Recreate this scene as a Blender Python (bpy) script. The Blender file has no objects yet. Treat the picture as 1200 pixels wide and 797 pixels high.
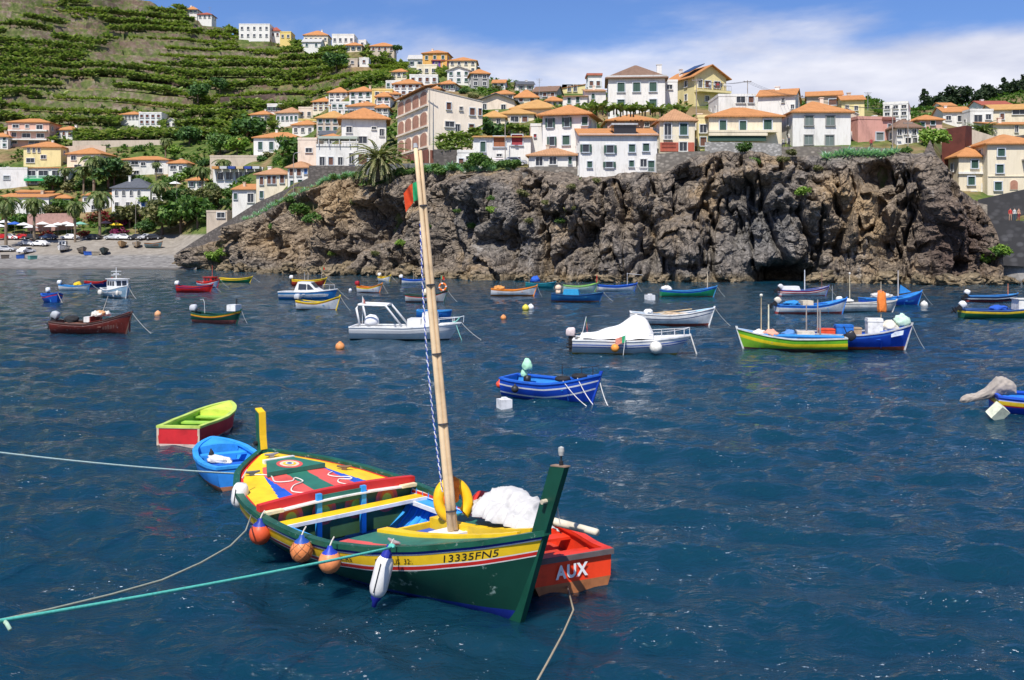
import bpy, math, random
import numpy as np
from mathutils import Vector, Matrix

random.seed(7)
rng = np.random.default_rng(7)
R = math.radians
SC = bpy.context.scene
COL = SC.collection
# ------------------------------------------------------------------ measured view of the place
F, HC, HY = 1167.0, 5.5, 282.0          # focal length in photo pixels, eye height (m), horizon row
def P(px, py, d):                       # the point d metres ahead that the photo shows at (px, py)
    return Vector(((px - 600.0) / F * d, d, HC - (py - HY) / F * d))
def W(px, py):                          # the point of the water surface seen at (px, py)
    d = F * HC / (py - HY)
    return Vector(((px - 600.0) / F * d, d, 0.0))
def depth_at(py, z=0.0): return F * (HC - z) / (py - HY)

# ------------------------------------------------------------------ noise in numpy
def _h(ix, iy, iz, s):
    n = (ix * 73856093) ^ (iy * 19349663) ^ (iz * 83492791) ^ (s * 2654435)
    n = (n ^ (n >> 13)) * 1274126177 & 0x7fffffff
    n = (n ^ (n >> 16)) * 668265263 & 0x7fffffff
    return ((n ^ (n >> 15)) & 0xffff) / 65535.0
def vnoise(p, s=0):
    i = np.floor(p).astype(np.int64); f = p - i; f = f * f * f * (f * (f * 6 - 15) + 10)
    x, y, z = i[..., 0], i[..., 1], i[..., 2]; fx, fy, fz = f[..., 0], f[..., 1], f[..., 2]
    def c(a, b, d): return _h(x + a, y + b, z + d, s)
    l = lambda a, b, t: a + (b - a) * t
    return l(l(l(c(0,0,0), c(1,0,0), fx), l(c(0,1,0), c(1,1,0), fx), fy),
             l(l(c(0,0,1), c(1,0,1), fx), l(c(0,1,1), c(1,1,1), fx), fy), fz)
def fbm(p, oct=4, s=0, gain=.5, ridged=False):
    a, t, tot = 1.0, 0.0, 0.0
    for k in range(oct):
        n = vnoise(p * (2.03 ** k) + 17.3 * k, s + k)
        if ridged: n = 1 - abs(2 * n - 1)
        t = t + a * n; tot += a; a *= gain
    return t / tot
def worley(p, s=0):                     # F1, F2, random value of the nearest cell
    i = np.floor(p).astype(np.int64)
    f1 = np.full(p.shape[:-1], 9.0); f2 = f1.copy(); idv = np.zeros_like(f1)
    for a in (-1, 0, 1):
        for b in (-1, 0, 1):
            for c in (-1, 0, 1):
                x, y, z = i[..., 0] + a, i[..., 1] + b, i[..., 2] + c
                q = np.stack([x + _h(x, y, z, s + 1), y + _h(x, y, z, s + 2), z + _h(x, y, z, s + 3)], -1)
                d = np.sqrt(((q - p) ** 2).sum(-1))
                m = d < f1
                f2 = np.where(m, f1, np.minimum(f2, d)); idv = np.where(m, _h(x, y, z, s + 4), idv); f1 = np.where(m, d, f1)
    return f1, f2, idv
def sstep(a, b, x):
    t = np.clip((x - a) / (b - a), 0, 1); return t * t * (3 - 2 * t)

# ------------------------------------------------------------------ materials
MATS = {}
def nodes(name):
    m = bpy.data.materials.new(name); m.use_nodes = True
    nt = m.node_tree; b = nt.nodes['Principled BSDF']
    return m, nt, b
def N(nt, typ, **kw):
    n = nt.nodes.new(typ)
    for k, v in kw.items(): setattr(n, k, v)
    return n
def noise_node(nt, scale, detail=4, rough=.6, coord='Object', vec_scale=None):
    tc = N(nt, 'ShaderNodeTexCoord'); n = N(nt, 'ShaderNodeTexNoise')
    n.inputs['Scale'].default_value = scale; n.inputs['Detail'].default_value = detail; n.inputs['Roughness'].default_value = rough
    src = tc.outputs[coord]
    if vec_scale:
        mp = N(nt, 'ShaderNodeMapping'); mp.inputs['Scale'].default_value = vec_scale
        nt.links.new(src, mp.inputs['Vector']); src = mp.outputs['Vector']
    nt.links.new(src, n.inputs['Vector']); return n
def ramp(nt, fac, stops, interp='LINEAR'):
    r = N(nt, 'ShaderNodeValToRGB'); cr = r.color_ramp; cr.interpolation = interp
    while len(cr.elements) < len(stops): cr.elements.new(.5)
    for e, (p, c) in zip(cr.elements, stops):
        e.position = p; e.color = (*c, 1) if len(c) == 3 else c
    nt.links.new(fac, r.inputs['Fac']); return r.outputs['Color']
def mix(nt, fac, a, b, typ='MIX'):
    m = N(nt, 'ShaderNodeMix', data_type='RGBA', blend_type=typ)
    for sock, v in ((m.inputs[0], fac), (m.inputs[6], a), (m.inputs[7], b)):
        if isinstance(v, bpy.types.NodeSocket): nt.links.new(v, sock)
        elif isinstance(v, (int, float)): sock.default_value = v
        else: sock.default_value = (*v, 1)
    return m.outputs[2]
def bump(nt, b, h, strength=.3, dist=.02):
    n = N(nt, 'ShaderNodeBump'); n.inputs['Strength'].default_value = strength; n.inputs['Distance'].default_value = dist
    nt.links.new(h, n.inputs['Height']); nt.links.new(n.outputs['Normal'], b.inputs['Normal'])
def dk(c, k): return tuple(min(1, x * k) for x in c)

def paint(c, rough=.45, wear=.35, scale=3.0, chip=None):
    """Painted wood or metal: uneven fading, optional chips of another colour."""
    key = ('paint', tuple(round(x, 3) for x in c), rough, wear, scale, chip)
    if key in MATS: return MATS[key]
    m, nt, b = nodes('paint')
    n = noise_node(nt, scale, 6, .65)
    col = ramp(nt, n.outputs['Fac'], [(.3, dk(c, 1 - wear)), (.5, c), (.72, dk(c, 1 + wear * .5))])
    if chip:
        n2 = noise_node(nt, scale * 3.1, 8, .7)
        f = ramp(nt, n2.outputs['Fac'], [(.60, (0, 0, 0)), (.66, (1, 1, 1))])
        col = mix(nt, f, col, chip)
    nt.links.new(col, b.inputs['Base Color'])
    ns = noise_node(nt, 2.6, 5, .7, vec_scale=(1, 1, .16))       # rain and rust streaks
    col = mix(nt, ramp(nt, ns.outputs['Fac'], [(.5, (0, 0, 0)), (.78, (.55, .55, .55))]), col, dk((c[0]*.9+.03, c[1]*.85+.02, c[2]*.8+.015), .72))
    n3 = noise_node(nt, scale * 6, 3, .5)
    bump(nt, b, n3.outputs['Fac'], .12, .01)
    b.inputs['Roughness'].default_value = rough; b.inputs['Specular IOR Level'].default_value = .35
    MATS[key] = m; return m
def plaster(c, stain=.25):
    key = ('plaster', tuple(round(x, 3) for x in c), stain)
    if key in MATS: return MATS[key]
    m, nt, b = nodes('plaster')
    n = noise_node(nt, .5, 7, .7, vec_scale=(1, 1, .35))
    n2 = noise_node(nt, 3.5, 5, .7, vec_scale=(1, 1, .12))
    col = ramp(nt, n.outputs['Fac'], [(.28, dk(c, 1 - stain*1.5)), (.48, c), (.8, dk(c, 1.05))])
    s = ramp(nt, n2.outputs['Fac'], [(.52, (0, 0, 0)), (.74, (.75, .75, .75))])
    col = mix(nt, s, col, dk((c[0], c[1] * .96, c[2] * .88), .72))
    nt.links.new(col, b.inputs['Base Color'])
    bump(nt, b, n2.outputs['Fac'], .15, .02)
    b.inputs['Roughness'].default_value = .9; b.inputs['Specular IOR Level'].default_value = .15
    MATS[key] = m; return m
def rooftile(c):
    key = ('tile', tuple(round(x, 3) for x in c))
    if key in MATS: return MATS[key]
    m, nt, b = nodes('roof_tile')
    tc = N(nt, 'ShaderNodeTexCoord')
    w = N(nt, 'ShaderNodeTexWave', wave_type='BANDS', bands_direction='X'); w.inputs['Scale'].default_value = 1.3
    w.inputs['Distortion'].default_value = .6; w.inputs['Detail'].default_value = 2
    nt.links.new(tc.outputs['Object'], w.inputs['Vector'])
    w2 = N(nt, 'ShaderNodeTexWave', wave_type='BANDS', bands_direction='Y'); w2.inputs['Scale'].default_value = .9
    w2.inputs['Distortion'].default_value = .8
    nt.links.new(tc.outputs['Object'], w2.inputs['Vector'])
    n = noise_node(nt, 1.1, 6, .75)
    col = ramp(nt, n.outputs['Fac'], [(.25, dk(c, .55)), (.45, dk(c, .88)), (.6, c), (.8, dk((c[0], c[1] * 1.15, c[2] * 1.3), 1.15))])
    col = mix(nt, w.outputs['Fac'], mix(nt, .45, col, dk(c, .45)), col)
    nt.links.new(col, b.inputs['Base Color'])
    add = N(nt, 'ShaderNodeMath', operation='ADD'); nt.links.new(w.outputs['Fac'], add.inputs[0]); nt.links.new(w2.outputs['Fac'], add.inputs[1])
    bump(nt, b, add.outputs[0], .6, .08)
    b.inputs['Roughness'].default_value = .85; b.inputs['Specular IOR Level'].default_value = .2
    MATS[key] = m; return m
def glass_dark(c=(.03, .035, .045), rough=.08):
    key = ('glass', c)
    if key in MATS: return MATS[key]
    m, nt, b = nodes('window_glass')
    b.inputs['Base Color'].default_value = (*c, 1); b.inputs['Roughness'].default_value = rough
    b.inputs['Specular IOR Level'].default_value = .5
    MATS[key] = m; return m
def shutter_mat(c):
    key = ('shut', c)
    if key in MATS: return MATS[key]
    m, nt, b = nodes('louvre_shutter')
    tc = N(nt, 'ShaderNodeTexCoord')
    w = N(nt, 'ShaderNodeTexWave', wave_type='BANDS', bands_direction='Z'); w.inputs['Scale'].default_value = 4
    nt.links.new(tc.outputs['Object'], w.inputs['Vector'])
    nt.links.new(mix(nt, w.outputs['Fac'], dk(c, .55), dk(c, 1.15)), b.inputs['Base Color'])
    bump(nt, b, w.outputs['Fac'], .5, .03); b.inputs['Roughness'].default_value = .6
    MATS[key] = m; return m
def stone_wall(c=(.17, .15, .13), scale=1.6, contrast=.5):
    key = ('stonewall', c, scale)
    if key in MATS: return MATS[key]
    m, nt, b = nodes('stone_masonry')
    tc = N(nt, 'ShaderNodeTexCoord'); v = N(nt, 'ShaderNodeTexVoronoi'); v.inputs['Scale'].default_value = scale
    mp = N(nt, 'ShaderNodeMapping'); mp.inputs['Scale'].default_value = (1, 1, 1.7)
    nt.links.new(tc.outputs['Object'], mp.inputs['Vector']); nt.links.new(mp.outputs['Vector'], v.inputs['Vector'])
    col = ramp(nt, v.outputs['Color'], [(0, dk(c, 1 - contrast)), (.6, c), (1, dk(c, 1 + contrast))])
    e = ramp(nt, v.outputs['Distance'], [(.3, (0, 0, 0)), (.6, (1, 1, 1))])
    col = mix(nt, e, col, dk(c, .55))
    n = noise_node(nt, .35, 5, .7)
    col = mix(nt, ramp(nt, n.outputs['Fac'], [(.4, (0, 0, 0)), (.75, (.7, .7, .7))]), col, dk(c, .6))
    nt.links.new(col, b.inputs['Base Color'])
    bump(nt, b, v.outputs['Distance'], -.7, .12)
    b.inputs['Roughness'].default_value = .95
    MATS[key] = m; return m
def leafy(cols, rough=.55, trans=.0):
    """Foliage: each leaf clump (mesh island) takes its own tone of the given colours."""
    key = ('leaf', tuple(cols))
    if key in MATS: return MATS[key]
    m, nt, b = nodes('foliage')
    g = N(nt, 'ShaderNodeNewGeometry')
    k = len(cols)
    col = ramp(nt, g.outputs['Random Per Island'], [((i + .5) / k, c) for i, c in enumerate(cols)])
    nt.links.new(col, b.inputs['Base Color'])
    b.inputs['Roughness'].default_value = rough; b.inputs['Specular IOR Level'].default_value = .3
    tr = N(nt, 'ShaderNodeBsdfTranslucent'); nt.links.new(mix(nt, 1.0, col, (1.0, 1.25, .5), 'MULTIPLY'), tr.inputs['Color'])
    ms = N(nt, 'ShaderNodeMixShader'); ms.inputs[0].default_value = .3
    nt.links.new(b.outputs[0], ms.inputs[1]); nt.links.new(tr.outputs[0], ms.inputs[2])
    nt.links.new(ms.outputs[0], nt.nodes['Material Output'].inputs['Surface'])
    MATS[key] = m; return m
def cloth(c, rough=.9):
    key = ('cloth', tuple(c))
    if key in MATS: return MATS[key]
    m, nt, b = nodes('cloth')
    n = noise_node(nt, 5, 6, .7)
    nt.links.new(ramp(nt, n.outputs['Fac'], [(.3, dk(c, .75)), (.6, c)]), b.inputs['Base Color'])
    bump(nt, b, n.outputs['Fac'], .4, .05); b.inputs['Roughness'].default_value = rough
    MATS[key] = m; return m
WOOD = lambda c=(.42, .28, .15): paint(c, .7, .4, 4)

# ------------------------------------------------------------------ mesh building
class MB:
    def __init__(s): s.v = []; s.f = []; s.m = []; s.M = Matrix.Identity(4)
    def add(s, verts, faces, mi=0):
        o = len(s.v)
        for p in verts: s.v.append(tuple(s.M @ Vector(p)))
        for k, fc in enumerate(faces):
            s.f.append([o + i for i in fc]); s.m.append(mi if isinstance(mi, int) else mi[k])
        return s
    def box(s, a, b, mi=0, taper=None):
        (x0, y0, z0), (x1, y1, z1) = a, b
        v = [(x0,y0,z0),(x1,y0,z0),(x1,y1,z0),(x0,y1,z0),(x0,y0,z1),(x1,y0,z1),(x1,y1,z1),(x0,y1,z1)]
        if taper:
            cx, cy = (x0+x1)/2, (y0+y1)/2
            v = v[:4] + [(cx+(x-cx)*taper, cy+(y-cy)*taper, z) for x, y, z in v[4:]]
        return s.add(v, [(0,3,2,1),(4,5,6,7),(0,1,5,4),(1,2,6,5),(2,3,7,6),(3,0,4,7)], mi)
    def poly(s, pts, mi=0): return s.add(pts, [list(range(len(pts)))], mi)
    def prism(s, pts, off, mi=0, mside=None):
        n = len(pts); o = Vector(off); q = [tuple(Vector(p) + o) for p in pts]
        fs = [list(range(n))[::-1], list(range(n, 2*n))] + [[i, (i+1) % n, n + (i+1) % n, n + i] for i in range(n)]
        ms = [mi, mi] + [mi if mside is None else mside] * n
        return s.add(list(pts) + q, fs, ms)
    def tube(s, pts, r, seg=8, mi=0, cap=True):
        pts = [Vector(p) for p in pts]; n = len(pts)
        rs = r if isinstance(r, (list, tuple)) else [r] * n
        V = []; up = Vector((0, 0, 1))
        for i, p in enumerate(pts):
            t = (pts[min(i+1, n-1)] - pts[max(i-1, 0)]).normalized()
            a = t.cross(up if abs(t.z) < .95 else Vector((1, 0, 0))).normalized(); b = a.cross(t)
            for k in range(seg):
                w = 2 * math.pi * k / seg
                V.append(p + rs[i] * (math.cos(w) * a + math.sin(w) * b))
        fs = [[i*seg+k, i*seg+(k+1) % seg, (i+1)*seg+(k+1) % seg, (i+1)*seg+k] for i in range(n-1) for k in range(seg)]
        if cap: fs += [list(range(seg))[::-1], list(range((n-1)*seg, n*seg))]
        return s.add(V, fs, mi)
    def lathe(s, prof, seg=16, mi=0, c=(0, 0, 0)):
        V = []; n = len(prof)
        for r, z in prof:
            for k in range(seg):
                w = 2 * math.pi * k / seg; V.append((c[0] + r*math.cos(w), c[1] + r*math.sin(w), c[2] + z))
        fs, ms = [], []
        for i in range(n-1):
            for k in range(seg):
                fs.append([i*seg+k, i*seg+(k+1) % seg, (i+1)*seg+(k+1) % seg, (i+1)*seg+k]); ms.append(mi if isinstance(mi, int) else mi[i])
        return s.add(V, fs, ms)
    def ball(s, c, r, seg=14, ring=9, mi=0, sq=(1, 1, 1), zm=None):
        V = []
        for i in range(ring + 1):
            th = math.pi * i / ring
            for k in range(seg):
                w = 2*math.pi*k/seg
                V.append((c[0]+r*sq[0]*math.sin(th)*math.cos(w), c[1]+r*sq[1]*math.sin(th)*math.sin(w), c[2]-r*sq[2]*math.cos(th)))
        fs = [[i*seg+k, i*seg+(k+1) % seg, (i+1)*seg+(k+1) % seg, (i+1)*seg+k] for i in range(ring) for k in range(seg)]
        ms = mi
        if zm: ms = [zm[1] if i >= ring*zm[0] else mi for i in range(ring) for k in range(seg)]
        return s.add(V, fs, ms)
    def torus(s, c, Rr, r, seg=24, sub=8, mi=0, axis='Y', arc=(0, 2*math.pi), bands=None):
        V = []; full = abs(arc[1]-arc[0]-2*math.pi) < 1e-6; n = seg if full else seg + 1
        for i in range(n):
            a = arc[0] + (arc[1]-arc[0])*i/seg
            for k in range(sub):
                w = 2*math.pi*k/sub; q = Rr + r*math.cos(w)
                x, y, z = q*math.cos(a), r*math.sin(w), q*math.sin(a)
                if axis == 'Z': x, y, z = x, z, y
                if axis == 'X': x, y, z = y, x, z
                V.append((c[0]+x, c[1]+y, c[2]+z))
        fs, ms = [], []
        for i in range(seg):
            for k in range(sub):
                j = (i+1) % n
                fs.append([i*sub+k, i*sub+(k+1) % sub, j*sub+(k+1) % sub, j*sub+k]); ms.append(bands(i/seg) if bands else mi)
        return s.add(V, fs, ms)
    def build(s, name, mats, parent=None, smooth=False, loc=None, rot=None):
        return link_mesh(name, s.v, s.f, s.m, mats, parent, smooth, loc, rot)
def link_mesh(name, v, f, mi, mats, parent=None, smooth=False, loc=None, rot=None):
    me = bpy.data.meshes.new(name); me.from_pydata([tuple(p) for p in v], [], f)
    for m in (mats if isinstance(mats, (list, tuple)) else [mats]): me.materials.append(m)
    if mi is not None and len(mi): me.polygons.foreach_set('material_index', list(mi))
    if smooth: me.polygons.foreach_set('use_smooth', [True] * len(f))
    me.validate(); me.update()
    return link(name, me, parent, loc, rot)
def link(name, me, parent=None, loc=None, rot=None):
    o = bpy.data.objects.new(name, me); COL.objects.link(o)
    if parent: o.parent = parent
    if loc is not None: o.location = loc
    if rot is not None: o.rotation_euler = rot if hasattr(rot, '__len__') else (0, 0, rot)
    return o
def np_mesh(name, V, Q, mats, mi=None, smooth=False, parent=None):
    """Large mesh from numpy arrays, Q = (n,4) or (n,3) indices."""
    me = bpy.data.meshes.new(name); V = np.asarray(V, dtype=np.float32); Q = np.asarray(Q, dtype=np.int32); k = Q.shape[1]
    me.vertices.add(len(V)); me.vertices.foreach_set('co', V.ravel())
    me.loops.add(Q.size); me.loops.foreach_set('vertex_index', Q.ravel())
    me.polygons.add(len(Q)); me.polygons.foreach_set('loop_start', np.arange(0, Q.size, k, dtype=np.int32))
    me.polygons.foreach_set('loop_total', np.full(len(Q), k, dtype=np.int32))
    for m in (mats if isinstance(mats, (list, tuple)) else [mats]): me.materials.append(m)
    if mi is not None: me.polygons.foreach_set('material_index', np.asarray(mi, dtype=np.int32))
    me.polygons.foreach_set('use_smooth', np.full(len(Q), smooth))
    me.update(calc_edges=True); me.validate()
    return link(name, me, parent)
def tag(o, label=None, cat=None, group=None, kind=None):
    if label: o['label'] = label
    if cat: o['category'] = cat
    if group: o['group'] = group
    if kind: o['kind'] = kind
    return o
def thing(name, label, cat, loc=(0, 0, 0), rz=0, group=None):
    o = bpy.data.objects.new(name, None); o.empty_display_size = .3; COL.objects.link(o)
    o.location = loc; o.rotation_euler = (0, 0, rz)
    return tag(o, label, cat, group)
def kids(o): return [c for c in COL.objects if c.parent == o]
def dup(root, loc, rz=0, label=None, scale=None, group=None, children=None):
    r = root.copy(); COL.objects.link(r); r.location = loc; r.rotation_euler = (0, 0, rz)
    if label: r['label'] = label
    if group: r['group'] = group
    if scale is not None: r.scale = (scale,) * 3 if not hasattr(scale, '__len__') else scale
    for ch in root.children:
        c = ch.copy(); COL.objects.link(c); c.parent = r
        for g in ch.children:
            d = g.copy(); COL.objects.link(d); d.parent = c
    return r
# ------------------------------------------------------------------ camera, sky, sun
cam = bpy.data.cameras.new('camera'); camo = bpy.data.objects.new('camera', cam); COL.objects.link(camo)
camo.location = (0, 0, HC); camo.rotation_euler = (R(90), 0, 0)
cam.sensor_width = 36; cam.lens = 36 * F / 1200.0; cam.shift_y = -(398.5 - HY) / 1200.0
cam.clip_start = .1; cam.clip_end = 6000
SC.camera = camo
SUN_EL, SUN_DIR = R(56), Vector((-.32, -.95, 0)).normalized()   # high sun behind the left shoulder
to_sun = Vector((SUN_DIR.x * math.cos(SUN_EL), SUN_DIR.y * math.cos(SUN_EL), math.sin(SUN_EL)))
sd = bpy.data.lights.new('sun', 'SUN'); so = bpy.data.objects.new('sun', sd); COL.objects.link(so)
sd.energy = 4.3; sd.angle = R(.5); sd.color = (1, .95, .87)
so.rotation_euler = to_sun.to_track_quat('Z', 'Y').to_euler(); so.location = (0, 0, 200)
wd = bpy.data.worlds.new('World'); SC.world = wd; wd.use_nodes = True
nt = wd.node_tree; bg = nt.nodes['Background']
sky = N(nt, 'ShaderNodeTexSky', sky_type='NISHITA'); sky.sun_disc = False
sky.sun_elevation = SUN_EL; sky.sun_rotation = math.atan2(to_sun.x, to_sun.y)
sky.air_density = 1.0; sky.dust_density = .6; sky.ozone_density = 2.2; sky.altitude = 0
tc = N(nt, 'ShaderNodeTexCoord')
# clouds: noise on a flat layer (direction divided by its height) so that they pile up towards the horizon
sep = N(nt, 'ShaderNodeSeparateXYZ'); nt.links.new(tc.outputs['Generated'], sep.inputs[0])
def mth(op, a, b=None, c=None):
    n = N(nt, 'ShaderNodeMath', operation=op)
    for i, x in enumerate((a, b, c)):
        if x is None: continue
        if isinstance(x, (int, float)): n.inputs[i].default_value = x
        else: nt.links.new(x, n.inputs[i])
    return n.outputs[0]
zc = mth('ADD', mth('MAXIMUM', sep.outputs['Z'], 0.0), .16)
cv = N(nt, 'ShaderNodeCombineXYZ')
nt.links.new(mth('DIVIDE', sep.outputs['X'], zc), cv.inputs[0]); nt.links.new(mth('DIVIDE', sep.outputs['Y'], zc), cv.inputs[1])
cv.inputs[2].default_value = 3.7
n1 = N(nt, 'ShaderNodeTexNoise'); n1.inputs['Scale'].default_value = .75; n1.inputs['Detail'].default_value = 8; n1.inputs['Roughness'].default_value = .55
n1.inputs['Distortion'].default_value = .25
nt.links.new(cv.outputs[0], n1.inputs['Vector'])
# denser layer low over the ridge
low = N(nt, 'ShaderNodeMapRange'); low.inputs['From Min'].default_value = .222; low.inputs['From Max'].default_value = .13
low.inputs['To Min'].default_value = -.12; low.inputs['To Max'].default_value = .25
nt.links.new(sep.outputs['Z'], low.inputs['Value'])
dens = mth('ADD', n1.outputs['Fac'], low.outputs[0])
cf = N(nt, 'ShaderNodeMapRange', interpolation_type='SMOOTHSTEP'); cf.inputs['From Min'].default_value = .45; cf.inputs['From Max'].default_value = .66
nt.links.new(dens, cf.inputs['Value'])
n2 = N(nt, 'ShaderNodeTexNoise'); n2.inputs['Scale'].default_value = 2.2; n2.inputs['Detail'].default_value = 6
nt.links.new(cv.outputs[0], n2.inputs['Vector'])
ccol = ramp(nt, n2.outputs['Fac'], [(.32, (4.2, 4.45, 5.6)), (.66, (7.3, 7.3, 7.8))])
skyt = mix(nt, 1.0, sky.outputs['Color'], (.50, .65, .98), 'MULTIPLY')
mixc = mix(nt, mth('MULTIPLY', cf.outputs[0], .95), skyt, ccol)
nt.links.new(mixc, bg.inputs['Color']); bg.inputs['Strength'].default_value = .105
vs = SC.view_settings; vs.view_transform = 'Standard'; vs.look = 'None'; vs.exposure = 0.38; vs.gamma = 1; vs.use_curve_mapping = False
SC.cycles.max_bounces = 6; SC.cycles.caustics_reflective = False; SC.cycles.caustics_refractive = False
SC.cycles.use_denoising = True; SC.cycles.sample_clamp_indirect = 6

# ------------------------------------------------------------------ water
def build_water():
    m, nt, b = nodes('sea_water')
    b.inputs['Roughness'].default_value = .06; b.inputs['IOR'].default_value = 1.333
    b.subsurface_method = 'BURLEY'; b.inputs['Subsurface Weight'].default_value = .85; b.inputs['Subsurface Radius'].default_value = (.5, .9, 1.1); b.inputs['Subsurface Scale'].default_value = .8
    tc = N(nt, 'ShaderNodeTexCoord')
    def nz(scale, det, vs=(1, 1, 1), rough=.55, dist=0):
        mp = N(nt, 'ShaderNodeMapping'); mp.inputs['Scale'].default_value = vs; mp.inputs['Rotation'].default_value = (0, 0, R(-14))
        n = N(nt, 'ShaderNodeTexNoise'); n.inputs['Scale'].default_value = scale; n.inputs['Detail'].default_value = det; n.inputs['Roughness'].default_value = rough
        n.inputs['Distortion'].default_value = dist
        nt.links.new(tc.outputs['Object'], mp.inputs['Vector']); nt.links.new(mp.outputs['Vector'], n.inputs['Vector']); return n.outputs['Fac']
    big = nz(.035, 3)
    body = ramp(nt, big, [(.35, (.003, .029, .054)), (.65, (.005, .041, .065))])
    # foam flecks drifting near the quay
    f1 = nz(7.0, 5, (1, 1.6, 1), .7); f2 = nz(.34, 4, (1, 1.2, 1), .6)
    fm = N(nt, 'ShaderNodeMath', operation='MULTIPLY')
    nt.links.new(ramp(nt, f1, [(.645, (0, 0, 0)), (.68, (1, 1, 1))]), fm.inputs[0]); nt.links.new(ramp(nt, f2, [(.51, (0, 0, 0)), (.60, (1, 1, 1))]), fm.inputs[1])
    nt.links.new(mix(nt, fm.outputs[0], body, (.7, .74, .76)), b.inputs['Base Color'])
    rr = N(nt, 'ShaderNodeMapRange'); rr.inputs['To Min'].default_value = .055; rr.inputs['To Max'].default_value = .6
    nt.links.new(fm.outputs[0], rr.inputs['Value']); nt.links.new(rr.outputs[0], b.inputs['Roughness'])
    # ripples: three scales
    b1 = N(nt, 'ShaderNodeBump'); b1.inputs['Strength'].default_value = 1.0; b1.inputs['Distance'].default_value = .11
    nt.links.new(nz(1.7, 5, (1, 1.8, 1), .6, .5), b1.inputs['Height'])
    b2 = N(nt, 'ShaderNodeBump'); b2.inputs['Strength'].default_value = 1.0; b2.inputs['Distance'].default_value = .022
    nt.links.new(nz(5.5, 4, (1, 1.5, 1), .6, .3), b2.inputs['Height']); nt.links.new(b1.outputs[0], b2.inputs['Normal'])
    nt.links.new(b2.outputs[0], b.inputs['Normal'])
    # mesh with real swell, denser near the camera
    d = np.concatenate([np.geomspace(5.5, 215, 560), np.geomspace(240, 3000, 8)])
    a = np.linspace(-1.0, 1.0, 420); a = np.sign(a) * np.abs(a) ** 1.2 * .95
    D, A = np.meshgrid(d, a, indexing='ij'); X = D * A; Y = D
    Z = np.zeros_like(X); rg = np.random.default_rng(3)
    for k in range(34):
        lam = .55 * 1.105 ** k
        if k > 25: lam = rg.uniform(5, 9)
        th = rg.normal(R(66), .7); amp = .0125 * min(lam, 2.2) ** .75 * (1 if lam < 3 else .6)
        kx, ky = 2*math.pi/lam*math.cos(th), 2*math.pi/lam*math.sin(th)
        lod = np.clip(1.7 - D * .022 / lam, 0, 1)
        ph = kx*X + ky*Y + rg.uniform(0, 6.28) + 1.3*np.sin(.11*X*(1+.1*k) + .07*Y + k)
        w = np.sin(ph); Z += amp * lod * (w + .35 * (np.abs(w) < 2) * (1 - np.abs(np.sin(ph/2))) * 1.2 - .2)
    Z *= np.clip((3000 - D) / 2800, 0, 1)
    n0, n1_ = X.shape
    idx = np.arange(n0 * n1_).reshape(n0, n1_)
    Q = np.stack([idx[:-1, :-1], idx[:-1, 1:], idx[1:, 1:], idx[1:, :-1]], -1).reshape(-1, 4)
    o = np_mesh('water', np.stack([X, Y, Z], -1).reshape(-1, 3), Q, m, smooth=True)
    tag(o, kind='structure')
    # sea bed so that the ground sheet reaches everywhere below the water
    mb = MB(); mb.poly([(-2500, -300, -6), (2500, -300, -6), (2500, 3500, -6), (-2500, 3500, -6)])
    tag(mb.build('ground', paint((.05, .06, .06), .9)), kind='structure')
build_water()

# ------------------------------------------------------------------ the sea cliff
CL_X  = [205, 232, 262, 300, 335, 385, 420, 480, 560, 600, 680, 770, 800, 835, 900, 960,1040,1066,1090,1106,1125,1145,1160,1169, 1176]
CL_TOP= [311, 297, 277, 254, 236, 211, 207, 203, 200, 196, 206, 203, 190, 177, 180, 183, 182, 178, 180, 196, 226, 236, 256, 276, 300]
CL_WL = [314, 316, 317, 319, 320, 321, 322, 323, 327, 328, 329, 330, 330, 330, 331, 331, 332, 333, 333, 333, 333, 333, 333, 333, 333]
CL_BACK=[4,   6,   8,  10,   9,   9,   9,   9,   8,   7,   7,   7,   7,   7,   7,   7,   7,   7,   7,   7,   6,   6,   5,   4,   3]
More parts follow.
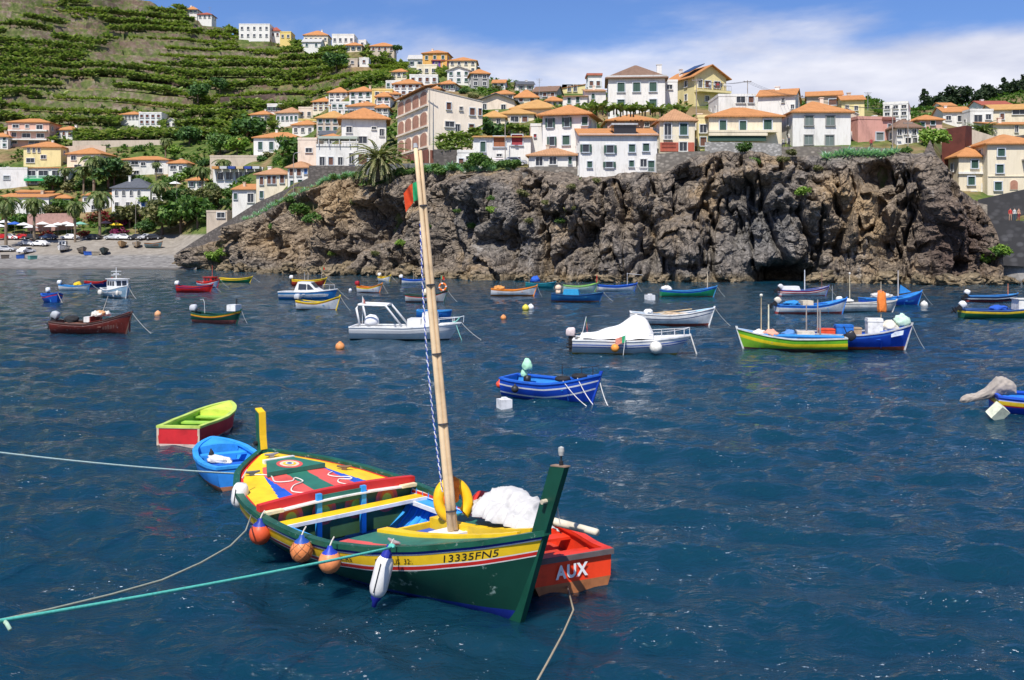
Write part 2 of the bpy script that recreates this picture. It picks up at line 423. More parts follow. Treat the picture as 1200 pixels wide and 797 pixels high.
# ------------------------------------------------------------------ the hillside as a height field
# per photo column: (distance, row) pairs from the shore up to the skyline
PROF = {
 -220: [(189,316.5),(220,302),(246,279),(258,262),(264,240),(278,205),(292,181),(304,165),(480,-120)],
 0:   [(189,316.5),(220,302),(246,279),(258,262),(264,240),(278,205),(292,181),(304,165),(480,-95)],
 100: [(189,316.5),(220,302),(246,279),(258,262),(264,240),(276,205),(294,181),(306,162),(470,-40)],
 150: [(189,316.5),(220,302),(244,280),(256,262),(266,225),(284,190),(306,160),(462,-8)],
 200: [(189,316.5),(220,302),(238,282),(252,264),(264,228),(282,192),(306,160),(455,7)],
 250: [(189,312),(210,298),(232,268),(252,232),(270,200),(300,165),(445,27)],
 300: [(180,268),(190,252),(204,236),(222,222),(250,203),(280,178),(306,150),(432,43)],
 350: [(172,226),(186,212),(206,200),(250,178),(300,148),(424,50)],
 420: [(166,209),(186,196),(226,150),(266,120),(304,98),(402,58)],
 480: [(158,203),(176,190),(220,145),(270,102),(300,92),(384,76)],
 540: [(152,201),(172,186),(214,142),(262,106),(345,84)],
 600: [(148,196),(165,184),(200,150),(240,120),(320,98)],
 680: [(146,206),(156,190),(178,160),(200,135),(236,116),(290,110)],
 760: [(145,204),(154,182),(172,145),(190,125),(212,114),(260,108)],
 840: [(145,177),(158,172),(172,142),(196,120),(240,112)],
 930: [(140,190),(147,184),(150,173),(163,150),(186,127),(230,114)],
 1020:[(136,190),(146,184),(149,173),(160,155),(190,138),(240,120)],
 1080:[(134,175),(150,166),(180,150),(220,140),(280,128)],
 1130:[(141,235),(150,215),(165,192),(190,168),(230,146),(300,122)],
 1200:[(134,258),(145,228),(158,205),(185,168),(230,140),(300,108)],
 1420:[(134,258),(145,228),(158,205),(185,168),(230,140),(300,98)],
}
_pk = sorted(PROF)
def zprof(px, d):                       # arrays of column and distance to height
    px = np.asarray(px, float); d = np.asarray(d, float)
    out = np.zeros(np.broadcast(px, d).shape); px = np.broadcast_to(px, out.shape); d = np.broadcast_to(d, out.shape)
    Zs = []
    for k in _pk:
        pr = PROF[k]; ds = [p[0] for p in pr]; zs = [HC - (p[1] - HY) / F * p[0] for p in pr]
        ds = ds + [ds[-1] + 40, ds[-1] + 300, 3000]; zs = zs + [zs[-1] - 2, zs[-1] * .8, zs[-1] * .3]
        # before the shore: drop steeply under the water
        ds = [0, ds[0] - 9, ds[0] - 2.0] + ds; zs = [-8, -7, min(-1.5, zs[0] - 8)] + zs
        Zs.append(np.interp(d, ds, zs))
    Zs = np.stack(Zs, 0)
    pos = np.interp(px, _pk, np.arange(len(_pk)))
    i = np.clip(np.floor(pos).astype(int), 0, len(_pk) - 2); t = pos - i; t = t * t * (3 - 2 * t)
    a = np.take_along_axis(Zs, i[None], 0)[0]; b_ = np.take_along_axis(Zs, i[None] + 1, 0)[0]
    z = a + (b_ - a) * t
    # stay behind the cliff edge
    edge = F * HC / (np.interp(px, CL_X, CL_WL) - HY) + np.interp(px, CL_X, CL_BACK) + 2.5 + 5.5 * sstep(850, 875, px) * sstep(995, 970, px)
    m = sstep(226, 236, px) * sstep(1174, 1168, px) * (d < edge)
    return np.where(m > .5, np.minimum(z, -5), z)
def terr_mask(px, d, z):                # where the hill is farmed in terraces
    return sstep(560, 500, px) * sstep(300, 312, d)
STEP = 5.0
def terrace(px, d, z, X):
    m = terr_mask(px, d, z)
    p3 = np.stack([X * .012, d * .012, np.zeros_like(X)], -1)
    wob = (fbm(p3, 3, 40) - .5) * 9 + (np.floor(fbm(p3 * 2.4, 2, 44) * 5) - 2) * 1.1
    q = (z + wob) / STEP; fl = np.floor(q); fr = q - fl
    zt = (fl + np.where(fr < .82, fr * .30, .246 + (fr - .82) / .18 * .754)) * STEP - wob
    return z + (zt - z) * m, m, fr
def zterr(px, d):
    px = np.asarray(px, float); d = np.asarray(d, float)
    z = zprof(px, d); X = (px - 600) / F * d
    n = (fbm(np.stack([X * .05, d * .05, np.zeros_like(X)], -1), 4, 9) - .5) * 3.0
    z = z + n * sstep(5, 20, z) * .8
    return terrace(px, d, z, X)[0]
def find_d(px, py, dmin=140, dmax=520):  # distance at which the hill is seen on row py
    ds = np.linspace(dmin, dmax, 1500); z = zprof(np.full_like(ds, px), ds)
    row = HY + (HC - z) / ds * F
    ok = np.nonzero(row <= py)[0]
    return float(ds[ok[0]]) if len(ok) else float(ds[np.argmin(row[ds < 500])])
def hill_material():
    m, nt, b = nodes('hillside')
    g = N(nt, 'ShaderNodeNewGeometry'); sp = N(nt, 'ShaderNodeSeparateXYZ'); nt.links.new(g.outputs['True Normal'], sp.inputs[0])
    n = noise_node(nt, .045, 6, .65); n2 = noise_node(nt, .6, 6, .7); n3 = noise_node(nt, .018, 4, .6)
    veg = ramp(nt, n2.outputs['Fac'], [(.3, (.04, .075, .018)), (.5, (.09, .13, .03)), (.7, (.19, .19, .07))])
    dry = ramp(nt, n2.outputs['Fac'], [(.3, (.14, .09, .05)), (.55, (.25, .18, .09)), (.75, (.33, .27, .15))])
    flat = mix(nt, ramp(nt, n.outputs['Fac'], [(.48, (0, 0, 0)), (.58, (1, 1, 1))]), veg, dry)
    wall = ramp(nt, n2.outputs['Fac'], [(.3, (.08, .06, .045)), (.5, (.17, .13, .095)), (.7, (.30, .26, .20))])
    wall = mix(nt, ramp(nt, n3.outputs['Fac'], [(.42, (0, 0, 0)), (.6, (1, 1, 1))]), wall, mix(nt, .5, wall, (.13, .075, .06)))
    st = ramp(nt, sp.outputs['Z'], [(.50, (1, 1, 1)), (.66, (0, 0, 0))])
    n5 = noise_node(nt, .25, 5, .7)
    wall = mix(nt, ramp(nt, n5.outputs['Fac'], [(.44, (0, 0, 0)), (.56, (.85, .85, .85))]), wall, veg)
    col = mix(nt, st, flat, wall)
    # beach of grey pebbles and the concrete apron above it
    tc = N(nt, 'ShaderNodeTexCoord'); s2 = N(nt, 'ShaderNodeSeparateXYZ'); nt.links.new(tc.outputs['Object'], s2.inputs[0])
    v = N(nt, 'ShaderNodeTexVoronoi'); v.inputs['Scale'].default_value = 1.1; nt.links.new(tc.outputs['Object'], v.inputs['Vector'])
    peb = ramp(nt, v.outputs['Color'], [(0, (.12, .115, .11)), (1, (.33, .315, .295))])
    peb = mix(nt, ramp(nt, s2.outputs['Z'], [(0, (1, 1, 1)), (.35, (0, 0, 0))]), peb, (.1, .09, .08))
    lowm = N(nt, 'ShaderNodeMapRange'); lowm.inputs['From Min'].default_value = 2.6; lowm.inputs['From Max'].default_value = 2.0
    nt.links.new(s2.outputs['Z'], lowm.inputs['Value'])
    apr = ramp(nt, n2.outputs['Fac'], [(.3, (.20, .175, .145)), (.7, (.36, .325, .275))])
    mid = N(nt, 'ShaderNodeMapRange'); mid.inputs['From Min'].default_value = 7.2; mid.inputs['From Max'].default_value = 6.6
    nt.links.new(s2.outputs['Z'], mid.inputs['Value'])
    col = mix(nt, mid.outputs[0], col, apr); col = mix(nt, lowm.outputs[0], col, peb)
    nt.links.new(col, b.inputs['Base Color']); b.inputs['Roughness'].default_value = .95; b.inputs['Specular IOR Level'].default_value = .1
    bump(nt, b, n2.outputs['Fac'], .6, .5)
    return m
def build_hill():
    pxs = np.concatenate([np.linspace(-420, -20, 60), np.linspace(-18, 560, 420), np.linspace(563, 1215, 260), np.linspace(1220, 1500, 40)])
    ds = np.concatenate([np.linspace(118, 175, 60), np.linspace(176, 300, 150), np.linspace(300.6, 490, 460), np.geomspace(495, 1600, 30)])
    PX, D = np.meshgrid(pxs, ds, indexing='ij')
    Z = zterr(PX, D); X = (PX - 600) / F * D
    n0, n1_ = X.shape; idx = np.arange(n0*n1_).reshape(n0, n1_)
    Q = np.stack([idx[:-1, :-1], idx[1:, :-1], idx[1:, 1:], idx[:-1, 1:]], -1).reshape(-1, 4)
    o = np_mesh('hillside_terrain', np.stack([X, D, Z], -1).reshape(-1, 3), Q, hill_material(), smooth=False)
    tag(o, kind='structure')
build_hill()

def build_cliff():
    nu, nv = 980, 190
    px = np.linspace(205, 1176, nu); v = np.linspace(0, 1, nv)
    top = np.interp(px, CL_X, CL_TOP); wl = np.interp(px, CL_X, CL_WL); back = np.interp(px, CL_X, CL_BACK)
    d0 = F * HC / (wl - HY)
    k = np.ones(41) / 41; d0 = np.convolve(np.pad(d0, 20, mode='edge'), k, 'valid')
    d1 = d0 + back; zt = HC - (top - HY) / F * d1
    V = v[None, :]
    dd = d0[:, None] + back[:, None] * (V ** 1.25)
    Z = -1.8 + (zt[:, None] + 1.8) * V
    X = ((px[:, None] - 600) / F) * d0[:, None] + 0 * V + ((px[:, None]-600)/F) * (dd - d0[:, None])
    PXm = px[:, None] + 0 * V
    p = np.stack([X, dd, Z], -1)
    wp = p + 3.0 * np.stack([fbm(p * .16, 3, 1) - .5, fbm(p * .16, 3, 5) - .5, fbm(p * .16, 3, 9) - .5], -1)
    f1, f2, idv = worley(wp * np.array([.19, .19, .105]), 20)
    g1, g2, gid = worley(wp * np.array([.55, .55, .42]) + 7, 30)
    h1, h2, hid = worley(p * 1.25 + 3, 33)
    big = fbm(p * np.array([.055, .055, .03]), 3, 11)
    out = (big - .5) * 9.5
    out += (idv - .45) * 4.6 * sstep(.02, .16, f2 - f1) + 1.2 * sstep(0, .5, f2 - f1)
    out += (gid - .45) * 1.15 * sstep(.02, .2, g2 - g1) + .3 * sstep(0, .35, g2 - g1)
    out += (hid - .5) * .28 * sstep(0, .2, h2 - h1)
    out += (fbm(p * 1.1, 4, 15, .55, True) - .5) * .7 + (fbm(p * .35, 3, 18, .5, True) - .5) * 1.8
    G = lambda cx, cy, sx, sy: np.exp(-(((PXm - cx) / sx) ** 2 + ((HY + (HC - Z) / dd * F - cy) / sy) ** 2) ** 1.7)
    # large hollows seen in the rock: sea cave, the overhang above it, the alcoves to the left
    out -= 14 * G(922, 329, 44, 21) + 5.5 * G(895, 268, 44, 42) + 4.0 * G(962, 285, 34, 34) + 5.0 * G(1026, 206, 20, 15) + 3.0 * G(870, 222, 24, 16) + 3.5 * G(1040, 300, 12, 30)
    out -= 4.6 * G(447, 266, 24, 26) + 3.0 * G(350, 246, 16, 24) + 4.0 * G(400, 302, 16, 9) + 3.2 * G(595, 285, 22, 18) + 3.6 * G(692, 282, 11, 30) + 3.0 * G(812, 216, 18, 18) + 4.0 * G(262, 308, 10, 9) + 3.5 * G(735, 250, 9, 40) + 3.0 * G(760, 290, 10, 34) + 3.0 * G(540, 300, 8, 24) + 2.6 * G(640, 300, 8, 24) + 3 * G(320, 290, 10, 20)
    out += 2.6 * G(1012, 268, 22, 44) + 2.8 * G(1100, 268, 30, 56) + 2.2 * G(900, 206, 56, 13) + 1.8 * G(470, 298, 20, 16) + 2.2 * G(845, 212, 26, 12) + 2.4 * G(450, 228, 34, 14) + 2.2 * G(985, 225, 22, 14) + 2.0 * G(720, 300, 14, 30) + 2.0 * G(800, 300, 20, 30) + 1.8 * G(560, 225, 40, 14) + 2.0 * G(668, 240, 14, 24) + 1.8 * G(380, 250, 12, 34)
    # upright fractures
    vf = fbm(np.stack([p[..., 0] * .42, p[..., 1] * .42, p[..., 2] * .045], -1), 3, 51, .55, True)
    out -= 2.6 * sstep(.72, .93, vf)
    out += 1.4 * sstep(.35, 0, V)
    ed = np.minimum(sstep(1.0, .90, V), 1) * .88 + .12
    out = out * ed * sstep(203, 225, PXm) * sstep(1180, 1160, PXm)
    nx = np.gradient(X[:, 0]); ny = np.gradient(dd[:, 0]); L = np.hypot(nx, ny) + 1e-6
    k2 = np.ones(61) / 61
    sm = lambda q: np.convolve(np.pad(q, 30, mode='edge'), k2, 'valid')
    ox, oy = sm(ny / L), sm(-nx / L)
    X2 = X + ox[:, None] * out; Y2 = dd + oy[:, None] * out
    Z2 = Z + (fbm(p * .3, 3, 70) - .5) * 2.0 * sstep(.02, .2, V) * sstep(1, .93, V) + sstep(.93, 1.0, V) * (fbm(np.stack([X * .5, dd * 0, Z * 0], -1), 3, 71) - .5) * 1.1
    # lip running back over the plateau
    Xl = X2[:, -1:] + (px[:, None] - 600) / F * 9.5; Yl = Y2[:, -1:] + 9.5; Zl = Z2[:, -1:] + .2
    Xl2 = X2[:, -1:] + (px[:, None] - 600) / F * 11; Yl2 = Yl + 2; Zl2 = Zl - 6
    X2 = np.concatenate([X2, Xl, Xl2], 1); Y2 = np.concatenate([Y2, Yl, Yl2], 1); Z2 = np.concatenate([Z2, Zl, Zl2], 1)
    n0, n1_ = X2.shape; idx = np.arange(n0*n1_).reshape(n0, n1_)
    Q = np.stack([idx[:-1, :-1], idx[1:, :-1], idx[1:, 1:], idx[:-1, 1:]], -1).reshape(-1, 4)
    m, nt, b = nodes('cliff_rock')
    n = noise_node(nt, .16, 6, .65); n2 = noise_node(nt, 1.4, 7, .7); n3 = noise_node(nt, .55, 5, .65, vec_scale=(1, 1, .22)); n4 = noise_node(nt, .07, 3, .55)
    base = ramp(nt, n2.outputs['Fac'], [(.30, (.055, .045, .037)), (.46, (.15, .122, .095)), (.58, (.26, .21, .16)), (.74, (.42, .355, .28))])
    och = ramp(nt, n2.outputs['Fac'], [(.3, (.17, .11, .055)), (.55, (.38, .265, .145)), (.72, (.52, .40, .245))])
    gry = ramp(nt, n2.outputs['Fac'], [(.3, (.045, .045, .046)), (.5, (.135, .13, .125)), (.72, (.30, .29, .275))])
    at = N(nt, 'ShaderNodeAttribute'); at.attribute_name = 'rock_kind'
    col = mix(nt, ramp(nt, n.outputs['Fac'], [(.52, (0, 0, 0)), (.66, (.75, .75, .75))]), base, och)
    col = mix(nt, ramp(nt, n4.outputs['Fac'], [(.52, (0, 0, 0)), (.66, (.6, .6, .6))]), col, gry)
    spk = N(nt, 'ShaderNodeSeparateXYZ'); nt.links.new(at.outputs['Vector'], spk.inputs[0])
    col = mix(nt, spk.outputs['X'], col, gry)                 # bands of grey basalt
    col = mix(nt, spk.outputs['Y'], col, och)                 # bands of ochre tuff
    red = ramp(nt, n2.outputs['Fac'], [(.3, (.04, .027, .023)), (.55, (.10, .068, .055)), (.75, (.19, .13, .10))])
    col = mix(nt, spk.outputs['Z'], col, red)                 # red-brown scoria at the point
    stre = ramp(nt, n3.outputs['Fac'], [(.62, (0, 0, 0)), (.74, (.6, .6, .6))])
    col = mix(nt, stre, col, (.46, .43, .39))                 # pale mineral streaks
    tc = N(nt, 'ShaderNodeTexCoord'); s2 = N(nt, 'ShaderNodeSeparateXYZ'); nt.links.new(tc.outputs['Object'], s2.inputs[0])
    tide = N(nt, 'ShaderNodeMapRange'); tide.inputs['From Min'].default_value = 1.3; tide.inputs['From Max'].default_value = .55
    nt.links.new(s2.outputs['Z'], tide.inputs['Value'])
    tm = N(nt, 'ShaderNodeMath', operation='MULTIPLY'); nt.links.new(tide.outputs[0], tm.inputs[0]); tm.inputs[1].default_value = .45
    col = mix(nt, tm.outputs[0], col, ramp(nt, n2.outputs['Fac'], [(.3, (.10, .075, .03)), (.65, (.30, .22, .10))]))
    nt.links.new(col, b.inputs['Base Color']); b.inputs['Roughness'].default_value = .9; b.inputs['Specular IOR Level'].default_value = .25
    ad = N(nt, 'ShaderNodeMath', operation='ADD'); nt.links.new(n2.outputs['Fac'], ad.inputs[0])
    vo = N(nt, 'ShaderNodeTexVoronoi'); vo.feature = 'DISTANCE_TO_EDGE'; vo.inputs['Scale'].default_value = .9
    mp = N(nt, 'ShaderNodeMapping'); nt.links.new(tc.outputs['Object'], mp.inputs['Vector']); nt.links.new(mp.outputs[0], vo.inputs['Vector'])
    cr = ramp(nt, vo.outputs['Distance'], [(0, (0, 0, 0)), (.08, (.6, .6, .6))]); nt.links.new(cr, ad.inputs[1])
    bump(nt, b, ad.outputs[0], .9, .35)
    o = np_mesh('cliff_rock', np.stack([X2, Y2, Z2], -1).reshape(-1, 3), Q, m, smooth=False)
    tag(o, kind='structure')
    rowm = HY + (HC - Z2) / Y2 * F; colm = 600 + X2 / Y2 * F
    g = lambda cx, cy, sx, sy: np.exp(-((colm - cx) / sx) ** 2 - ((rowm - cy) / sy) ** 2)
    grey = np.clip(g(895, 268, 66, 56) * 1.0 + g(300, 308, 60, 14) * .8 + g(720, 300, 50, 26) * .5 + g(450, 260, 26, 26) * .5 + g(800, 312, 50, 18) * .6 + g(590, 290, 40, 20) * .3, 0, .95)
    ochre = np.clip(g(395, 235, 40, 34) * .9 + g(300, 280, 50, 24) * .55 + g(1012, 255, 30, 45) * .6 + g(975, 220, 24, 16) * .9 + g(830, 235, 18, 28) * .6 + g(340, 300, 30, 15) * .4, 0, .85)
    redd = np.clip(g(1120, 285, 45, 60) * 1.1, 0, .95)
    at = o.data.attributes.new('rock_kind', 'FLOAT_VECTOR', 'POINT')
    at.data.foreach_set('vector', np.stack([grey, ochre, redd], -1).reshape(-1).astype(np.float32))
    return X2, Y2, Z2, m
CX, CY, CZ, MAT_ROCK = build_cliff()
_ccol = 600 + CX / CY * F; _crow = HY + (HC - CZ) / CY * F
def on_cliff(px, py):                   # the nearest rock point seen at (px, py)
    e = (_ccol - px) ** 2 + (_crow - py) ** 2 + CY * .02
    k = np.unravel_index(np.argmin(e), e.shape)
    return Vector((CX[k], CY[k], CZ[k]))
# ------------------------------------------------------------------ boats
C_WHITE=(.78,.78,.76); C_RED=(.52,.025,.02); C_BLUE=(.02,.11,.52); C_LBLUE=(.05,.30,.66); C_YEL=(.82,.56,.03); C_GREEN=(.02,.14,.07)
C_DGREEN=(.012,.075,.05); C_ORANGE=(.80,.25,.03); C_BROWN=(.20,.035,.025); C_BLACK=(.02,.02,.022); C_GREY=(.35,.36,.38); C_NAVY=(.012,.04,.18)
C_LIME=(.28,.58,.06); C_TEAL=(.02,.25,.27); C_ROPE=(.62,.58,.50); C_RUST=(.26,.09,.05)
class Hull:
    def __init__(s, L, S, Bs, Zg, zk=-.28, rake_bow=.35, rake_st=.0, n=34, flare=.8, kbow=None):
        s.L, s.n = L, n
        t = np.linspace(0, 1, n); s.t = t
        k = np.array([.25, .5, .25])
        def sm(a):
            for _ in range(2): a[1:-1] = np.convolve(a, k, 'valid')
            return a
        s.b = sm(np.interp(t, S, Bs)); s.zg = sm(np.interp(t, S, Zg))
        s.zk = zk * np.minimum(1, .3 + 1.4 * np.minimum(1.0, (1 - t) * 6)) ; s.rb, s.rs, s.fl = rake_bow, rake_st, flare
    def at(s, u):
        return float(np.interp(u, s.t, s.b)), float(np.interp(u, s.t, s.zg))
    def pt(s, i, z, side, inset=0.0):
        zk, zg, b = s.zk[i], s.zg[i], s.b[i]; q = min(max((z - zk) / (zg - zk), 0), 1.0)
        y = b * math.sin(q ** s.fl * math.pi / 2) ** .85 if q > 0 else 0
        y = max(y - inset, .004 if inset == 0 else .0)
        x = -s.L/2 + s.L * s.t[i] + s.rb * (q - 1) * s.t[i] ** 4 - s.rs * (q - 1) * (1 - s.t[i]) ** 4
        return (x, side * y, z)
    def width(s, u, z, inset=0.0):      # half width of the inside at height z
        i = min(max(int(round(u * (s.n - 1))), 0), s.n - 1); return s.pt(i, z, 1, inset)[1]
    def X(s, u): return -s.L/2 + s.L * u
    def shell(s, mb, offs, mats, boot=.07, mi_boot=0, mi_low=1):
        """offs: stripe boundaries in metres below the sheer, mats: material of each stripe from the sheer down."""
        rows_z = []; rm = []
        for i in range(s.n):
            z = [s.zk[i], s.zk[i] * .5, boot]
            z += [max(boot + .004 * (k + 1), s.zg[i] - o) for k, o in enumerate(sorted(offs, reverse=True))] + [s.zg[i]]
            rows_z.append(z)
        m = len(rows_z[0]); rm = [mi_boot, mi_boot] + list(mats[::-1])
        for side in (1, -1):
            V = [s.pt(i, z, side) for i in range(s.n) for z in rows_z[i]]; fs, ms = [], []
            for i in range(s.n - 1):
                for k in range(m - 1):
                    q = [i*m+k, (i+1)*m+k, (i+1)*m+k+1, i*m+k+1]; fs.append(q if side < 0 else q[::-1]); ms.append(rm[k])
            mb.add(V, fs, ms)
        if s.b[0] > .1:                  # transom
            V = [s.pt(0, z, -1) for z in rows_z[0]]; W_ = [s.pt(0, z, 1) for z in rows_z[0]]
            for k in range(m - 1): mb.add([V[k], W_[k], W_[k+1], V[k+1]], [(3, 2, 1, 0)], rm[k])
    def lining(s, mb, floor=.08, inset=.045, mi=0, mi_floor=1, u0=0, u1=1, rows=5):
        i0, i1 = int(round(u0*(s.n-1))), int(round(u1*(s.n-1)))
        for side in (1, -1):
            V, fs = [], []
            for i in range(i0, i1+1):
                for k in range(rows): V.append(s.pt(i, floor + (s.zg[i]-.01-floor) * k/(rows-1), side, inset))
            for i in range(i1-i0):
                for k in range(rows-1):
                    q = [i*rows+k, (i+1)*rows+k, (i+1)*rows+k+1, i*rows+k+1]; fs.append(q if side > 0 else q[::-1])
            mb.add(V, fs, mi)
        V, fs = [], []
        for i in range(i0, i1+1): V += [s.pt(i, floor, 1, inset), s.pt(i, floor, -1, inset)]
        for i in range(i1-i0): fs.append([i*2, i*2+1, i*2+3, i*2+2])
        mb.add(V, fs, mi_floor)
        if s.b[0] > .1 and i0 == 0:
            a = [s.pt(0, floor, 1, inset), s.pt(0, floor, -1, inset), s.pt(0, s.zg[0]-.01, -1, inset), s.pt(0, s.zg[0]-.01, 1, inset)]
            mb.add([(x+.05, y, z) for x, y, z in a], [(0, 1, 2, 3)], mi)
    def rail(s, mb, w=.10, h=.05, over=.03, mi=0, u0=0, u1=1, lift=0.0, side=None):
        i0, i1 = int(round(u0*(s.n-1))), int(round(u1*(s.n-1)))
        for sd in ((1, -1) if side is None else (side,)):
            V, fs = [], []
            for i in range(i0, i1+1):
                x, y, z = s.pt(i, s.zg[i], sd); yo, yi = abs(y) + over, max(abs(y) - w, .0)
                V += [(x, sd*yo, z-h+lift), (x, sd*yo, z+.012+lift), (x, sd*yi, z+.012+lift), (x, sd*yi, z-h+lift)]
            for i in range(i1-i0):
                for k in range(4):
                    q = [i*4+k, (i+1)*4+k, (i+1)*4+(k+1) % 4, i*4+(k+1) % 4]; fs.append(q if sd < 0 else q[::-1])
            e = (i1-i0)*4; fs += [[0, 1, 2, 3], [e+3, e+2, e+1, e]]
            mb.add(V, fs, mi)
        if s.b[0] > .1 and i0 == 0:
            z = s.zg[0]; b = s.b[0]; x = -s.L/2
            mb.box((x-.03, -b-.02, z-h+.004), (x+w*.8, b+.02, z+.016), mi)
    def deck(s, mb, u0, u1, drop=.02, camber=.05, mi=0, inset=.05, across=6):
        i0, i1 = int(round(u0*(s.n-1))), int(round(u1*(s.n-1))); V, fs = [], []
        for i in range(i0, i1+1):
            x, y, z = s.pt(i, s.zg[i], 1); y = max(y - inset, 0.002)
            for k in range(across+1):
                f = -1 + 2*k/across; V.append((x, y*f, z - drop + camber*(1-f*f)))
        for i in range(i1-i0):
            for k in range(across): a = i*(across+1)+k; fs.append([a, a+across+1, a+across+2, a+1])
        mb.add(V, fs, mi)
        for i, fl in ((i0, 1), (i1, -1)):  # end faces down to the floor
            x, y, z = s.pt(i, s.zg[i], 1); y = max(y - inset, .002)
            tp = [(x, y*(-1+2*k/across), z - drop + camber*(1-(-1+2*k/across)**2)) for k in range(across+1)]
            mb.add(tp + [(x, y*.85, .1), (x, -y*.85, .1)], [list(range(across+3))], mi)

def outboard(par, x, z, cowl, legc=C_BLACK, tilt=0.0, sc=1.0, covered=False, y=0.0):
    """Outboard engine: a cowl, a clamp bracket and its leg with skeg and propeller."""
    M = Matrix.Translation((x, y, z)) @ Matrix.Rotation(tilt, 4, 'Y') @ Matrix.Scale(sc, 4)
    a = MB(); a.M = M
    prof = [(-.36,.02),(-.40,.14),(-.38,.34),(-.28,.44),(-.02,.46),(.06,.40),(.08,.20),(.06,.02)]
    for sy, k in ((-.16, .9), ):
        pass
    rings = []
    for w, k in ((-.17, .78), (-.13, .95), (0, 1.0), (.13, .95), (.17, .78)):
        rings += [((-.17) + (px_+.17)*k, w, .23 + (pz-.23)*k) for px_, pz in prof]
    n = len(prof); fs = [[i*n+j, i*n+(j+1) % n, (i+1)*n+(j+1) % n, (i+1)*n+j] for i in range(4) for j in range(n)]
    fs += [list(range(n))[::-1], list(range(4*n, 5*n))]
    a.add(rings, fs, 0)
    c = a.build('outboard_motor', cowl if isinstance(cowl, bpy.types.Material) else paint(cowl, .3, .15), par, smooth=True)
    l = MB(); l.M = M
    l.box((-.26, -.07, -.55), (-.08, .07, .03)); l.box((-.34, -.10, -.36), (-.02, .10, -.32))
    l.tube([(-.36, 0, -.52), (.04, 0, -.52)], [.05, .07], 8); l.box((-.24, -.015, -.78), (-.10, .015, -.52), taper=.9)
    l.box((-.10, -.12, -.22), (.08, .12, .05)); l.lathe([(.0, 0), (.11, .01), (.11, .03), (0, .04)], 6, 0, (-.4, 0, -.52))
    l.tube([(.06, 0, .12), (.42, .04, .20)], .025, 6)
    l.build('motor_leg', paint(legc, .45, .2), c)
    return c
def rope_pts(a, b, sag=.1, n=12):
    a, b = Vector(a), Vector(b); return [a.lerp(b, i/n) - Vector((0, 0, sag*4*(i/n)*(1-i/n))) for i in range(n+1)]

BOATS = {}
def boat(key, name, label, xl, xr, ywl, h, B=1.6, fb=.55, bow=.35, stern=.12, tr=.78, offs=(.12, .2), cols=(C_BLUE, C_WHITE, C_BLUE), boot=C_RUST, bootz=.09,
         inner=C_LBLUE, rail=None, thw=2, deck=None, deckc=None, post=True, cat='boat', rake=.4, wear=.3, L=None, group='small boats moored in the bay', motor=None, mtilt=0, line=1, floorc=None, postc=None, fore=.22, chip=None, pos=None, flare=.8):
    hr = R(h); d = depth_at(ywl)
    if L is None: L = ((xr - xl) * d / F - B * .55 * abs(math.sin(hr))) / max(abs(math.cos(hr)), .35)
    cx = (xl + xr) / 2; d += B * .4 * abs(math.cos(hr)) + L * .25 * abs(math.sin(hr))
    root = thing(name, label, cat, pos or ((cx - 600) / F * d, d, 0), hr, group)
    hl = Hull(L, [0, .12, .3, .5, .7, .85, .94, 1], [B/2*tr, B/2*.9, B/2, B/2, B/2*.88, B/2*.6, B/2*.3, .015],
              [fb+stern, fb+stern*.5, fb, fb*.98, fb+bow*.25, fb+bow*.6, fb+bow*.85, fb+bow], rake_bow=rake, rake_st=-.08, flare=flare)
    ms = [paint(boot, .6, .4, 4)] + [paint(c, .42, wear, 2.2, chip) for c in cols]
    mb = MB(); hl.shell(mb, offs, list(range(1, len(cols)+1)), bootz); ho = mb.build('hull', ms, root, smooth=True)
    mb = MB(); hl.lining(mb, .1, .045, 0, 1, 0, 1); mb.build('inner_lining', [paint(inner, .5, .3), paint(floorc or dk(inner, .6), .6, .4)], root)
    mb = MB(); hl.rail(mb); mb.build('gunwale', paint(rail or cols[0], .45, .3), root)
    if deck is None: deck = fore
    if deck: mb = MB(); hl.deck(mb, 1-deck, .985, .03); mb.build('foredeck', paint(deckc or inner, .5, .3), root)
    for k in range(thw):
        u = .16 + .5 * k / max(1, thw - 1) if thw > 1 else .45
        w = hl.width(u, fb*.72, .03); mb = MB(); mb.box((hl.X(u)-.13, -w, fb*.66), (hl.X(u)+.13, w, fb*.66+.045)); mb.build('thwart', paint(inner, .5, .25), root)
    if post:
        mb = MB(); x, y, z = hl.pt(hl.n-1, hl.zg[-1], 1); xk = hl.pt(hl.n-1, -.1, 1)[0]
        mb.prism([(xk-.04, -.03, -.12), (xk+.05, -.03, -.12), (x+.06, -.03, z+.10), (x-.05, -.03, z+.10)], (0, .06, 0)); mb.build('stem_post', paint(postc or rail or cols[0], .5, .3), root)
    if motor is not None: outboard(root, hl.X(0) - .02, hl.at(0)[1] + .06, motor, tilt=mtilt)
    if line:
        x, y, z = hl.pt(hl.n-1, hl.zg[-1], 1); mb = MB(); mb.tube(rope_pts((x, 0, z), (x+1.3*line, .25, -.15), .12, 8), .013, 5); mb.build('mooring_line', paint(C_ROPE, .9, .3), root)
    bpy.context.view_layer.update()
    BOATS[key] = (root, hl); return root, hl
def aboard(key, name, mb, mats, label, cat, loc=(0, 0, 0), rz=0, group=None, smooth=False):
    root, hl = BOATS[key]
    o = mb.build(name, mats, None, smooth)
    m = Matrix.Translation(root.location) @ Matrix.Rotation(root.rotation_euler.z, 4, 'Z') @ Matrix.Translation(loc) @ Matrix.Rotation(rz, 4, 'Z')
    o.matrix_world = m
    return tag(o, label, cat, group)
def part(key, name, mb, mats, smooth=False): return mb.build(name, mats, BOATS[key][0], smooth)
